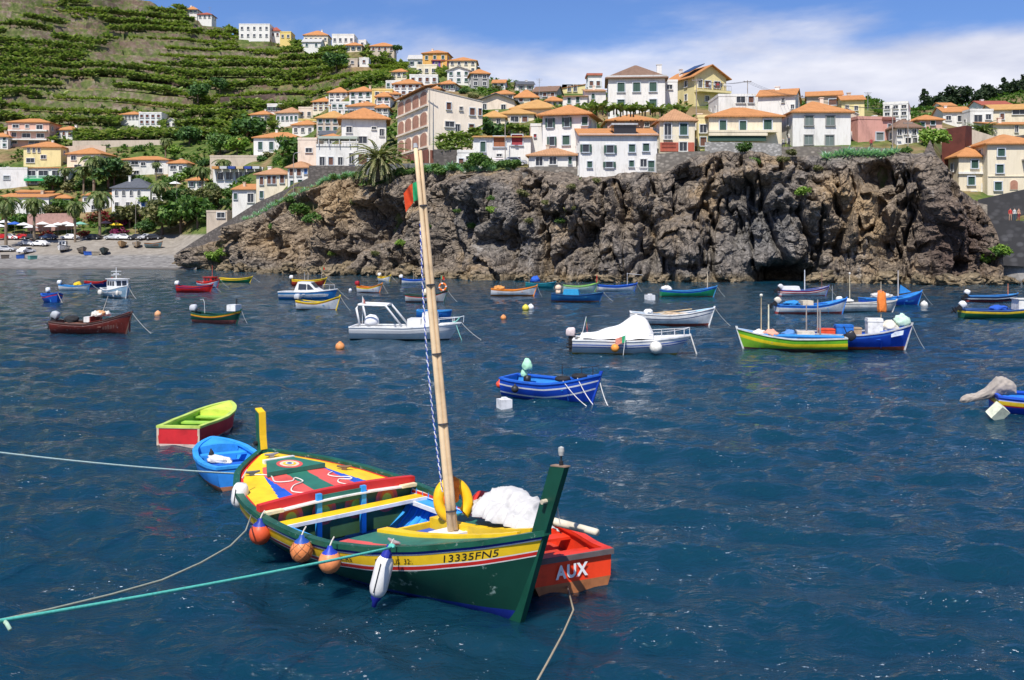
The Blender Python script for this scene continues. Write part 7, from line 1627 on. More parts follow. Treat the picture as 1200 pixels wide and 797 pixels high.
# ---- banana groves and vines on the terraces
def groves():
    g = np.random.default_rng(5)
    def scatter(n, px0, px1, d0, d1): return g.uniform(px0, px1, n), np.sqrt(g.uniform(d0**2, d1**2, n))
    tem = [banana_plant(700+i, 8) for i in range(4)]
    def plant_all(px, d, size, mat_, name, label, zoff=0):
        z = zterr(px, d); X = (px-600)/F*d; Vs, Qs, o = [], [], 0
        for t in range(4):
            m = np.arange(len(px)) % 4 == t; V, Q = tem[t]; n = m.sum()
            if not n: continue
            a = g.uniform(0, 6.28, n); s_ = size[m][:, None]; c, s2 = np.cos(a)[:, None], np.sin(a)[:, None]
            P_ = np.stack([X[m][:, None] + s_*(V[:, 0]*c - V[:, 1]*s2), d[m][:, None] + s_*(V[:, 0]*s2 + V[:, 1]*c), z[m][:, None] + s_*V[:, 2] + zoff], -1)
            Vs.append(P_.reshape(-1, 3)); Qs.append((Q[None] + (np.arange(n)*len(V))[:, None, None]).reshape(-1, 4) + o); o += n*len(V)
        ob = np_mesh(name, np.concatenate(Vs), np.concatenate(Qs), mat_); tag(ob, label, 'banana grove', None, 'stuff'); return ob
    px, d = scatter(78000, -330, 545, 300, 472)
    z0 = zprof(px, d); X = (px-600)/F*d; _, m, fr = terrace(px, d, z0, X); row = HY + (HC-z0)/d*F
    bare = fbm(np.stack([X*.021, z0*.05, d*0], -1), 3, 90); lim = fbm(np.stack([X*.009, z0*.06, d*0], -1), 2, 95)
    okk = np.where(m > .5, (fr < .62) & (g.random(len(px)) < np.where(fr < .32, 1, .30)) | (fr > .97), g.random(len(px)) < .5)
    # the tilled and fallow plots the photo shows
    el = lambda cx, cy, sx, sy: ((px-cx)/sx)**2 + ((row-cy)/sy)**2 < 1
    fallow = el(95, 37, 34, 11) | el(100, 105, 34, 9) | el(160, 4, 60, 11) | el(35, 42, 32, 9) | el(25, 4, 22, 9) | el(52, 120, 16, 8) | el(250, 30, 26, 8)
    keep = okk & (bare < .685) & ~fallow & (row > np.interp(px, [200, 300, 440, 560], [4, 30, 62, 80]))
    for x0, x1, ye, yb in HBOX: keep &= ~((px > x0-1) & (px < x1+1) & (row > ye) & (row < yb + 9))
    vine = keep & (((px > 130) & (px < 330) & (row > 40) & (row < 78)) | (lim > .66))
    ban = keep & ~vine
    plant_all(px[ban], d[ban], g.uniform(2.7, 4.3, ban.sum()), LM['banana'], 'banana_grove', 'dense banana plants on the stepped terraces of the hillside')
    plant_all(px[vine], d[vine], g.uniform(1.3, 2.3, vine.sum()), LM['vine'], 'vine_rows', 'bright green low crops along the terrace edges')
    # rough scrub over the rest of the slope, between the houses
    px, d = scatter(17000, -250, 1330, 150, 330); z0 = zprof(px, d); X = (px-600)/F*d
    rw = HY + (HC-z0)/d*F
    k = (z0 > 8.5) & (fbm(np.stack([X*.06, d*.06, d*0], -1), 3, 97) > .43) & ~((px > 1060) & (px < 1180) & (d < 160))
    for x0, x1, ye, yb in HBOX: k &= ~((px > x0-1) & (px < x1+1) & (rw > ye) & (rw < yb + 4))
    ob = plant_all(px[k], d[k], g.uniform(.7, 1.9, k.sum()), LM['mid'], 'hillside_scrub', 'rough green undergrowth between the hillside houses', -.25); ob['category'] = 'undergrowth'
groves()
# ---- banana plants by the houses on the cliff
for i in range(40):
    px = 652 + i*3.9 + random.uniform(-1.5, 1.5); tree(px, 137 + random.uniform(-3, 1), random.uniform(14, 20), 'banana', 'banana', 'banana plant in the row below the big white and yellow houses', 'banana_plant', 'plant', 'banana plants below the big white house', d=163 + random.uniform(-2, 2))
for i in range(44):
    px = 514 + (i % 11)*4.6 + random.uniform(-1.5, 1.5); tree(px, 186 - (i//11)*5.5 - (i % 11)*.9, random.uniform(11, 17), 'banana', 'banana', 'banana plant on the plot right of the arched apartment house', 'banana_plant', 'plant', 'banana plants beside the apartment house', d=160.5 + (i//11)*2.2)
for i in range(16):
    px = 592 + i*3.2 + random.uniform(-1, 1); tree(px, 158 + random.uniform(-3, 2), random.uniform(12, 18), 'banana', 'banana', 'banana plant in the netted garden under the ochre house', 'banana_plant', 'plant', 'banana plants in the netted garden', d=172)
# ---- palms
for px, py, h, lb in [(7, 291, 68, 'tall slender palm at the far left of the beach road'), (40, 287, 62, 'tall palm second from the left on the beach road'), (88, 284, 54, 'tall palm in front of the pink promenade wall'), (117, 279, 62, 'tall palm before the white slate-roofed house'), (186, 258, 50, 'palm right of the slate-roofed house'), (110, 236, 60, 'tall palm rising over the cream house'), (98, 232, 42, 'shorter palm left of the cream house palm'), (76, 226, 34, 'leaning dark palm beside the green awning restaurant'), (194, 192, 34, 'palm standing above the modern white house'), (146, 212, 26, 'palm in the garden of the modern white house'), (237, 236, 46, 'palm left of the cafe terrace'), (262, 226, 44, 'tallest palm in front of the cafe'), (247, 246, 36, 'stout palm below the cafe terrace'), (183, 213, 26, 'small palm at the right end of the modern white house')]:
    tree(px, py, h, 'palm', 'palm', lb, 'palm_tree')
tree(444, 210, 52, 'date', 'date', 'big bushy date palm on the cliff edge below the apartment house', 'date_palm', d=165)
tree(1151, 168, 30, 'date', 'palm', 'short green palm behind the rust-coloured block', 'date_palm')
# ---- trees
for px, py, h, kind, col, lb in [
 (222, 172, 26, 'round', 'dark', 'dark tree left of the long green-windowed house'), (258, 182, 28, 'round', 'mid', 'round green tree above the cafe'), (278, 182, 22, 'round', 'lime', 'bright lime tree beside the round green one'), (290, 168, 34, 'round', 'dark', 'tall dark tree left of the long green-windowed house'), (344, 192, 34, 'round', 'mid', 'green tree against the plain pinkish house'), (127, 222, 40, 'round', 'dark', 'large dark tree above the slate roof'), (134, 218, 30, 'round', 'olive', 'olive tree at the left of the modern house'), (152, 268, 30, 'round', 'olive', 'olive coloured tree in front of the slate-roofed house'),
 (190, 276, 44, 'round', 'olive', 'big spreading olive tree at the end of the beach'), (212, 274, 44, 'round', 'mid', 'big green tree left of the ruin'), (232, 268, 40, 'round', 'mid', 'big green tree touching the ruin'), (246, 248, 30, 'round', 'olive', 'olive tree behind the ruin'), (205, 244, 26, 'round', 'dark', 'dark hedge-like tree behind the beach trees'), (438, 182, 20, 'round', 'dark', 'dark green tree at the corner of the hip roofed white house'), (584, 172, 30, 'round', 'dark', 'dark tree between apartment house and netted garden'), (567, 152, 16, 'round', 'mid', 'small tree behind the apartment house'), (1093, 178, 30, 'round', 'lime', 'bright green tree left of the rust-coloured block'), (62, 226, 22, 'round', 'dark', 'dark tree by the restaurant steps'), (232, 120, 24, 'round', 'dark', 'dark tree alone among the bananas'), (258, 108, 18, 'round', 'dark', 'dark tree at the end of a terrace wall'), (394, 84, 24, 'round', 'dark', 'dark wooded clump high in the banana field'), (1186, 160, 10, 'round', 'dark', 'little round clipped tree on the roof terrace'), (455, 186, 16, 'round', 'mid', 'leafy tree behind the date palm'), (558, 90, 12, 'round', 'dark', 'dark tree at the right of the grey concrete ridge house'), (466, 62, 10, 'round', 'dark', 'dark tree between the ridge houses')]:
    tree(px, py, h, kind, col, lb, 'tree', wide=1.25)
pl = ['tallest dark pine at the left end of the right-hand grove', 'dark pine second from the left in the grove', 'slim dark pine in the grove', 'low dark pine in the grove', 'broad dark pine in the middle of the grove', 'dark pine right of the broad one', 'rounded dark pine over the white house', 'dark pine above the red roof', 'tall dark pine above the red roof', 'pointed dark pine near the right edge', 'dark pine at the right edge', 'small dark pine at the right edge', 'bushy dark pine behind the right edge']
for i, (px, py, h) in enumerate([(1084, 142, 38), (1094, 140, 30), (1102, 138, 30), (1109, 136, 24), (1126, 132, 34), (1117, 136, 26), (1148, 128, 24), (1158, 126, 28), (1176, 124, 33), (1188, 122, 28), (1199, 121, 34), (1168, 124, 22), (1210, 124, 34)]):
    tree(px, py, h, 'pine' if i in (0, 2, 8, 10) else 'round', 'pine', pl[i], 'pine_tree', group='dark pines on the right-hand hill', d=300 + (i % 3)*6, wide=1.0)
# ---- shrubs: flowering and green
for px, py, h, col, lb in [(112, 262, 18, 'red', 'red flowering shrub left of the slate-roofed house'), (126, 264, 16, 'red', 'red flowering shrub in front of the slate-roofed house'), (154, 262, 20, 'magenta', 'magenta bougainvillea in front of the slate-roofed house'), (140, 276, 12, 'magenta', 'low magenta bougainvillea by the parked cars'), (10, 266, 16, 'red', 'red shrub at the far left promenade'), (54, 279, 11, 'red', 'low red shrub behind the parked cars'), (335, 184, 9, 'red', 'small red shrub right of the long green-windowed house'), (98, 278, 10, 'red', 'low red shrub beside the promenade palm')]:
    tree(px, py, h, 'shrub', col, lb, 'flowering_shrub', 'shrub', wide=1.3)
sp = [(14, 268, 20), (22, 262, 14), (66, 252, 16), (74, 246, 16), (84, 262, 12), (92, 246, 14), (100, 222, 16), (86, 224, 16), (72, 208, 12), (22, 208, 10), (4, 204, 14), (120, 196, 18), (150, 214, 10), (168, 216, 12), (172, 240, 14), (180, 264, 16), (168, 272, 16), (182, 230, 14), (200, 218, 14), (214, 212, 14), (226, 206, 14), (238, 196, 12), (222, 232, 14), (272, 232, 14), (284, 226, 14), (290, 216, 12), (268, 242, 12), (316, 186, 10), (326, 190, 10), (332, 196, 10), (340, 192, 12), (310, 190, 10), (256, 264, 10), (162, 178, 10), (206, 180, 12), (212, 162, 10), (300, 160, 8), (376, 162, 8), (420, 160, 10), (466, 150, 8), (510, 98, 8), (520, 106, 10), (580, 108, 10), (590, 102, 9), (566, 108, 8), (618, 112, 8), (545, 110, 9), (555, 116, 8), (640, 122, 8), (600, 128, 8), (1072, 150, 8), (1168, 156, 9), (1130, 160, 8)]
for i, (px, py, h) in enumerate(sp): tree(px, py, h, 'shrub', ('mid', 'dark', 'olive', 'mid', 'lime')[i % 5], 'dense green shrub growing between the hillside houses', 'shrub', 'shrub', 'shrubs among the hillside houses', wide=1.3)
# ---- plants of the cliff: agaves along the rim and tufts on the face
def agave_mesh():
    V, Q = [], []; g = np.random.default_rng(9)
    for k in range(26):
        az = k*2.4; el = 1.25 - 1.15*(k/26) + g.uniform(-.1, .1); L = g.uniform(.75, 1.0); sd = np.array([-math.sin(az), math.cos(az), 0]); p = np.array([0, 0, .05]); prev = None
        for i in range(4):
            w = (.05, .085, .06, .006)[i]; row = [p-sd*w, p+sd*w]
            if prev: o = len(V); V += [prev[0], prev[1], row[1], row[0]]; Q.append([o, o+1, o+2, o+3])
            prev = row; p = p + L/3*np.array([math.cos(az)*math.cos(el), math.sin(az)*math.cos(el), math.sin(el)]); el -= .22
    return mesh_of('agave_plant', np.array(V), np.array(Q), LM['agave'])
AG = agave_mesh()
def rim(px):
    i = int(np.clip(np.searchsorted(_ccol[:, -3], px), 0, CX.shape[0]-1)); return Vector((CX[i, -3], CY[i, -3], CZ[i, -3]))
def agave(px, dy, s_, label, group):
    p = rim(px) + Vector((0, .4, dy)); o = link('agave_plant', AG, None, p, random.uniform(0, 6)); o.scale = (s_,)*3; tag(o, label, 'plant', group)
for i in range(26): agave(968 + i*3.3, -.2 + random.uniform(-.4, .2), random.uniform(1.2, 1.9), 'grey-green agave on the cliff rim below the white two-storey house', 'agaves below the white house')
for i in range(26): agave(372 + i*2.0, .0 + random.uniform(-.3, .3), random.uniform(.9, 1.5), 'grey-green agave on the rim left of the date palm', 'agaves left of the date palm')
for i in range(34): agave(500 + i*3.0, .0 + random.uniform(-.2, .4), random.uniform(.9, 1.6), 'grey-green agave on the rim under the apartment house', 'agaves under the apartment house')
for i in range(24): agave(268 + i*4.2, .1 + random.uniform(-.4, .3), random.uniform(.8, 1.4), 'grey-green agave along the sloping ramp wall', 'agaves along the ramp')
for px, py, h in [(560, 196, 22), (548, 200, 14), (500, 204, 12), (512, 202, 13), (531, 201, 12), (574, 198, 14), (588, 197, 12), (596, 197, 12), (478, 206, 11), (488, 205, 12), (418, 209, 9), (404, 210, 8), (392, 211, 9), (470, 208, 14), (430, 222, 16), (444, 226, 16), (456, 218, 14), (520, 206, 14), (604, 196, 12), (870, 178, 14), (1063, 180, 10), (680, 216, 10), (884, 192, 10)]:
    r_ = tree(px, py, h, 'shrub', 'mid', 'leafy green bush on the cliff rim', 'rim_bush', 'bush', 'bushes on the cliff rim', d=float(rim(px).y)+.3, wide=1.2)
for px, py, h, c in [(470, 288, 9, 'lime'), (552, 268, 9, 'mid'), (578, 250, 10, 'lime'), (576, 236, 8, 'mid'), (620, 262, 9, 'olive'), (612, 230, 10, 'olive'), (655, 262, 8, 'mid'), (668, 248, 9, 'olive'), (942, 228, 12, 'lime'), (960, 200, 8, 'olive'), (918, 190, 9, 'olive'), (926, 182, 9, 'olive'), (368, 262, 16, 'mid'), (350, 252, 18, 'mid'), (340, 238, 10, 'mid'), (388, 300, 8, 'lime'), (440, 300, 8, 'olive'), (322, 268, 9, 'mid'), (416, 240, 8, 'olive'), (240, 302, 16, 'lime'), (250, 306, 14, 'lime'), (262, 300, 12, 'lime'), (1156, 308, 18, 'lime'), (1164, 302, 16, 'mid'), (1172, 300, 16, 'lime'), (536, 250, 7, 'mid'), (640, 240, 7, 'olive'), (668, 222, 8, 'olive'), (500, 268, 7, 'mid'), (700, 214, 7, 'olive')]:
    p = on_cliff(px, py); r_ = tree(px, py, h, 'shrub', c, 'tuft of green growing out of the cliff face', 'cliff_tuft', 'plant', 'tufts on the cliff face', d=float(p.y)-.3, wide=1.25)
# ------------------------------------------------------------------ walls, rocks, cars, people, street things
def wall_strip(name, label, pts, d, m_, th=.7, cat='wall', depths=None, bottom_extra=1.0):
    """pts: (column, top row, bottom row); a wall of constant thickness along them."""
    mb = MB(); n = len(pts); V = []
    for i, (px, t, b) in enumerate(pts):
        dd = depths[i] if depths else d; a, c = P(px, t, dd), P(px, b, dd); c.z -= bottom_extra
        V += [tuple(c), tuple(a), (a.x*(dd+th)/dd, dd+th, a.z), (c.x*(dd+th)/dd, dd+th, c.z)]
    fs = [[i*4+j, (i+1)*4+j, (i+1)*4+(j+1) % 4, i*4+(j+1) % 4] for i in range(n-1) for j in range(4)] + [[3, 2, 1, 0], [(n-1)*4+j for j in range(4)]]
    mb.add(V, fs); return tag(mb.build(name, m_), label, cat)
SWd, SWl, SWg = stone_wall((.16, .14, .125)), stone_wall((.28, .25, .21)), stone_wall((.085, .083, .085), .9, .75)
wall_strip('stone_wall', 'grey stone parapet below the white two-storey house', [(903, 173, 188), (935, 171.5, 188), (985, 171.5, 190), (1052, 174, 188), (1072, 176, 188)], 144.5, SWl)
wall_strip('lattice_wall', 'pierced grey lattice wall below the cream veranda house', [(826, 166.5, 182), (870, 166.5, 182), (916, 168.5, 184)], 144, stone_wall((.42, .41, .38), 2.2))
wall_strip('stone_wall', 'rough stone retaining wall below the small pale house', [(769, 180, 210), (800, 178, 200), (832, 177, 194)], 143.6, SWl)
wall_strip('stone_wall', 'brown stone wall below the low cottage', [(604, 197, 212), (640, 195, 212), (680, 195.5, 214)], 146.3, SWl)
wall_strip('road_wall', 'long grey parapet of the cliff road below the apartment house', [(424, 194, 210), (452, 192, 210), (510, 191, 206), (560, 190, 204), (606, 193, 206)], 158, paint((.17, .17, .17), .9, .45, 2), depths=[176, 173, 166, 160, 156], bottom_extra=2.5)
wall_strip('stone_wall', 'dark retaining wall beside the banana plot', [(508, 175, 196), (536, 176, 196)], 159.5, SWd)
wall_strip('stone_wall', 'dark stone wall under the white terrace house', [(362, 194, 214), (400, 194, 212), (448, 196, 210)], 178.5, SWd)
wall_strip('ramp_wall', 'long dark stone ramp wall climbing from the beach', [(206, 297, 304), (240, 275, 296), (272, 256, 276), (300, 238, 258), (335, 222, 242), (366, 206, 224)], 190, SWd, depths=[203, 197, 192, 188, 183, 179])
wall_strip('terrace_wall', 'tall pale stone wall at the foot of the rust block', [(1114, 214, 236), (1152, 219, 240)], 147, SWd)
# sea wall at the right
wall_strip('sea_wall', 'dark stone upper sea wall below the cream houses', [(1146, 234, 262), (1172, 228, 262), (1200, 222, 262), (1260, 210, 262)], 136, SWg, th=1.5)
wall_strip('sea_wall', 'dark stone lower sea wall beneath the walkway', [(1144, 258, 300), (1172, 258.5, 302), (1205, 259, 304), (1260, 260, 304)], 132, SWg, th=4.0)
wall_strip('stone_pier', 'pale ruined block between the cliff and the sea wall', [(1143, 237, 252), (1157, 240, 252)], 133.4, stone_wall((.42, .36, .28)))
wall_strip('promenade_wall', 'pink-grey wall behind the parked cars', [(32, 251, 266), (60, 250, 266), (86, 250, 264)], 250, paint((.40, .24, .20), .9, .3, 1))
for pts, dd, lb, m_ in [([(85, 165, 172), (140, 164.5, 171), (190, 164, 171)], 297, 'pale wall behind the palms and the cream house', plaster(WALLC['B'])), ([(70, 172, 186), (105, 170, 184), (124, 171, 184)], 286, 'beige retaining wall above the cream house', plaster(WALLC['B'])), ([(184, 56, 66), (220, 57, 69)], 408, 'light stone wall high on the terraces', stone_wall((.42, .36, .28), .7)), ([(62, 17, 24), (90, 18, 25)], 430, 'brown stone wall near the hilltop', stone_wall((.18, .12, .10), .7)), ([(284, 48, 54), (318, 47, 54)], 428, 'dark wall under the long skyline house', stone_wall((.13, .10, .09), .7)), ([(158, 93, 102), (190, 92, 101), (240, 93, 100)], 358, 'long brown terrace wall in the middle of the hill', stone_wall((.14, .09, .075), .7)), ([(258, 114, 122), (300, 112, 121), (345, 107, 113), (380, 103, 107)], 338, 'brown terrace wall right of the dark tree', stone_wall((.15, .10, .08), .7)), ([(46, 108, 118), (90, 106, 116), (128, 107, 116)], 345, 'grey-brown wall under the fallow plot', stone_wall((.20, .16, .12), .7)), ([(60, 55, 62), (122, 56, 62)], 392, 'dark brown terrace wall under the upper fallow plot', stone_wall((.15, .11, .09), .7)), ([(140, 28, 41), (185, 29, 41)], 424, 'dark wall beneath the upper lime strip', stone_wall((.15, .13, .12), .7)), ([(206, 57, 70), (260, 60, 70), (312, 63, 71)], 404, 'reddish terrace wall under the bright strip', stone_wall((.16, .10, .085), .7)), ([(1096, 150, 158), (1140, 152, 160), (1166, 160, 168)], 176, 'pale garden wall under the hillside villa', plaster(WALLC['B'])), ([(1150, 165, 176), (1200, 158, 172), (1240, 156, 170)], 162, 'dark wall behind the cream houses at the right', SWd)]:
    wall_strip('terrace_wall', lb, pts, dd, m_, th=1.0, bottom_extra=3)
# rust-coloured steel block and stone pyramid on the point
mb = MB(); V = [P(1103.5, 152, 150), P(1132, 147, 148), P(1139, 148, 152), P(1110, 153, 156)]; B_ = [P(1104, 196, 150), P(1126, 204, 148), P(1139, 204, 152), P(1112, 200, 156)]
for b in B_: b.z -= 4
mb.add([tuple(v) for v in B_] + [tuple(v) for v in V], [(3,2,1,0), (4,5,6,7), (0,1,5,4), (1,2,6,5), (2,3,7,6), (3,0,4,7)]); o = mb.build('steel_block', paint((.115, .032, .022), .8, .35, .9)); tag(o, 'rust-coloured windowless steel block beside the point', 'building')
a, b_, c, d_ = P(1068, 184, 135), P(1114, 196, 135), P(1110, 188, 143), P(1074, 180, 143); ap = P(1090, 164, 138)
for q in (a, b_, c, d_): q.z -= 3
mb = MB(); mb.add([tuple(q) for q in (a, b_, c, d_, ap)], [(0,1,4), (1,2,4), (2,3,4), (3,0,4), (3,2,1,0)]); o = mb.build('stone_pyramid', stone_wall((.15, .12, .10), 2.2)); tag(o, 'stone pyramid mound on top of the point', 'stonework')
# ---- boulders
def rock_mesh(seed):
    import bmesh
    bm = bmesh.new(); bmesh.ops.create_icosphere(bm, subdivisions=4, radius=1.0); co = np.array([v.co[:] for v in bm.verts])
    f1, f2, idv = worley(co*1.15 + seed*7.7, seed); r = .72 + .42*(idv-.5)*sstep(.0, .3, f2-f1) + .22*sstep(0, .4, f2-f1) + .35*(fbm(co*1.6 + seed, 4, seed) - .5)
    for v, q in zip(bm.verts, r): v.co *= q
    me = bpy.data.meshes.new('boulder'); bm.to_mesh(me); bm.free(); me.materials.append(MAT_ROCK); return me
RK = [rock_mesh(i+1) for i in range(6)]
_ri = [0]
def boulder(px, py, wpx, hpx, label, group, d=None, sink=.25):
    d = d or depth_at(py) - 3.2; _ri[0] += 1; o = link('boulder', RK[_ri[0] % 6], None, P(px, py, d), random.uniform(0, 6)); k = d/F
    o.location.z = hpx*k*(.5-sink); o.scale = (wpx*k*.66, wpx*k*.55, hpx*k*.74); o.rotation_euler = (random.uniform(-.3, .3), random.uniform(-.3, .3), random.uniform(0, 6)); tag(o, label, 'boulder', group)
for px, py, w, h in [(206, 313, 12, 8), (216, 314, 8, 5), (268, 316, 22, 14), (282, 318, 18, 12), (299, 312, 34, 26), (318, 318, 22, 12), (338, 320, 20, 14), (352, 318, 16, 18), (366, 321, 18, 12), (388, 322, 22, 13), (410, 320, 26, 18), (412, 308, 26, 12), (432, 322, 20, 12), (450, 323, 22, 10), (476, 322, 26, 16), (494, 324, 16, 12), (512, 325, 18, 8), (540, 326, 18, 9), (566, 327, 24, 9), (590, 327, 16, 8), (615, 328, 22, 9), (648, 329, 18, 8), (680, 329, 22, 10), (712, 330, 26, 10), (745, 326, 26, 30), (772, 330, 18, 10), (800, 324, 30, 28), (836, 326, 36, 30), (862, 328, 18, 16), (962, 330, 30, 14), (1000, 328, 34, 28), (1040, 331, 26, 16), (1078, 332, 24, 14), (1112, 333, 28, 14), (1136, 332, 28, 16), (254, 315, 14, 8), (378, 320, 14, 10), (462, 324, 14, 9), (526, 322, 20, 12), (702, 322, 20, 18)]:
    boulder(px, py, w, h, 'weathered boulder at the water line below the cliff', 'boulders along the foot of the cliff', None, .2)
for px, py, w, h in [(1158, 326, 26, 16), (1176, 322, 26, 20), (1192, 326, 30, 22), (1206, 320, 30, 26), (1184, 332, 22, 10), (1166, 333, 18, 8), (1215, 332, 26, 12)]: boulder(px, py, w, h, 'dark boulder heaped below the sea wall at the right', 'boulders below the right sea wall', None, .2)
# ---- cars
def car_proto():
    root = thing('parked_car', 'car', 'car'); b = MB()
    prof = [(-2.05, .30), (-2.1, .62), (-1.95, .86), (-1.5, .92), (-.95, 1.36), (.45, 1.40), (1.05, .95), (1.85, .82), (2.08, .60), (2.05, .30)]
    V = []
    for y, k in ((-.86, 1), (-.80, 1.0), (.80, 1.0), (.86, 1)):
        for x, z in prof: V.append((x, y*(1 if z < .95 else .82), z if abs(y) < .85 else min(z, .9) if z < .95 else z-.04))
    n = len(prof); fs = [[i*n+j, (i+1)*n+j, (i+1)*n+(j+1) % n, i*n+(j+1) % n] for i in range(3) for j in range(n)] + [list(range(n))[::-1], list(range(3*n, 4*n))]
    b.add(V, fs); b.build('body', paint((.6, .6, .6), .25, .1), root)
    for sd in (-1, 1):
        g = MB(); g.prism([(-1.3, sd*.765-.01, .96), (.80, sd*.765-.01, .98), (.38, sd*.725-.01, 1.30), (-.92, sd*.725-.01, 1.28)], (0, .02, 0)); g.build('side_window', glass_dark(), root)
        for x in (-1.28, 1.30):
            w = MB(); w.tube([(x, sd*.74, .32), (x, sd*.89, .32)], .32, 14); t = w.build('wheel', paint((.02, .02, .02), .8), root)
            w = MB(); w.tube([(x, sd*.886, .32), (x, sd*.90, .32)], .18, 10); w.build('hub_cap', paint((.5, .5, .5), .3), t)
    g = MB(); g.prism([(.52, -.62, 1.37), (1.06, -.70, .985), (1.06, .70, .985), (.52, .62, 1.37)], (.02, 0, .012)); g.build('windscreen', glass_dark(), root)
    return root
CAR = car_proto(); _first = [True]
def car(px, py, c, rz, label, group=None):
    d = find_d(px, py); p = P(px, py, d); p.z = float(zterr(np.array([px]), np.array([d]))[0]) + .02
    r = CAR if _first[0] else dup(CAR, p, rz); _first[0] = False
    r.location = p; r.rotation_euler.z = rz; r['label'] = label
    if group: r['group'] = group
    for o in r.children:
        if o.name.startswith('body'): o.material_slots[0].link = 'OBJECT'; o.material_slots[0].material = paint(c, .25, .08)
RED, SIL, WHI, DRK, NVY = (.45, .015, .015), (.45, .46, .47), (.78, .78, .78), (.03, .032, .036), (.03, .05, .10)
for px, c, lb in [(2, RED, 'red car parked at the far left of the promenade'), (13, WHI, 'white car between the two red cars'), (25, RED, 'second red car, right of the white one'), (37, DRK, 'black car right of the red cars'), (57, NVY, 'navy car under the low red shrub'), (82, WHI, 'white car just left of the promenade palm'), (109, DRK, 'black car right of the promenade palm'), (133, SIL, 'silver car left of the white car pair'), (146, WHI, 'white car in front of the magenta shrub'), (161, DRK, 'black car near the olive trees'), (172, SIL, 'silver car between the black cars'), (181, DRK, 'last black car under the beach trees')]:
    car(px, 281, c, random.choice((0, math.pi)) + random.uniform(-.12, .12), lb, 'cars parked along the promenade')
car(33, 288, SIL, .1, 'silver car parked on the apron behind the white car'); car(47, 288.5, WHI, 3.0, 'white car parked on the apron behind the beached boat'); car(7, 295, SIL, .1, 'silver car parked at the left edge of the beach'); car(31, 297, WHI, 1.3, 'white car parked end-on on the beach')
# ---- beached boats
def bpos(px, py): d = find_d(px, py); return (float((px-600)/F*d), d, float(zterr(np.array([px]), np.array([d]))[0]) + .30)
boat('beach1', 'wheelhouse_boat', 'white wheelhouse boat pulled up on the beach', 0, 0, 600, -80, 2.3, .9, .5, offs=(.15,), cols=((.1, .1, .11), C_WHITE), boot=C_BLACK, inner=C_WHITE, pos=bpos(74, 295), L=5.5, line=0, group=None)
wheelhouse('beach1', .5, 1.5, 2.0, 1.5, C_WHITE)
for k, px, py, hd, c1, c2, lb in [('beach2', 96, 297, -60, (.10, .09, .08), (.2, .16, .12), 'small dark boat on the beach beside a blue box'), ('beach3', 122, 298, -70, (.03, .045, .045), (.04, .06, .06), 'black-green boat lying on the beach'), ('beach4', 143, 290, -75, (.42, .26, .12), (.45, .30, .16), 'varnished wooden boat at the back of the beach'), ('beach5', 160, 290, -70, (.5, .46, .40), (.4, .3, .2), 'grey-white boat next to the varnished one'), ('beach6', 181, 291, -20, (.28, .14, .07), (.12, .2, .22), 'brown boat at the right end of the beach')]:
    boat(k, 'beached_boat', lb, 0, 0, 600, hd, 2.0, .8, .5, offs=(.2,), cols=(c1, c2), boot=dk(c2, .7), inner=dk(c1, .8), pos=bpos(px, py), L=4.6, line=0, group='boats pulled up on the beach')
for px, py, c, lb in [(103, 299, (.03, .12, .5), 'blue box beside the small dark beached boat'), (24, 303, (.02, .09, .35), 'dark blue tub on the pebbles'), (38, 304, (.10, .30, .26), 'green tub on the pebbles'), (6, 303, (.12, .10, .08), 'brown crate near the left edge of the beach'), (112, 299, (.3, .26, .2), 'tan crate between the beached boats')]:
    q = bpos(px, py); mb = MB(); mb.box((-.75, -.5, 0), (.75, .5, .75), taper=1.08); mb.box((-.85, -.6, .75), (.85, .6, .83)); o = mb.build('fish_tub', paint(c, .6), None, False, (q[0], q[1], q[2]-.32), random.uniform(0, 1)); tag(o, lb, 'tub')
# ---- parasols of the promenade cafes
def parasol(px, py, c, label, group=None):
    d = find_d(px, py); p = P(px, py, d); r = thing('parasol', label, 'parasol', p, random.uniform(0, 1), group)
    mb = MB(); mb.lathe([(1.75, 2.35), (1.68, 2.42), (.9, 2.78), (.12, 3.05), (0, 3.06)], 8); mb.build('canopy', cloth(c), r)
    mb = MB(); mb.tube([(0, 0, -.3), (0, 0, 3.1)], .035, 6); mb.build('pole', paint((.5, .5, .5)), r)
for px, py in [(0, 277), (28, 275), (36, 278), (50, 274), (60, 277), (68, 275), (78, 274), (84, 276), (5, 272)]: parasol(px, py, (.75, .74, .72), 'white parasol in the promenade cafe row', 'white parasols on the promenade')
parasol(17, 274, (.03, .12, .5), 'blue parasol among the white ones'); parasol(136, 275, (.85, .55, .02), 'yellow parasol near the magenta shrub'); parasol(124, 273, (.6, .3, .25), 'faded red parasol left of the yellow one'); parasol(94, 274, (.2, .45, .35), 'green parasol behind the promenade palm'); parasol(205, 226, (.72, .72, .7), 'white parasol beside the slate-roofed house')
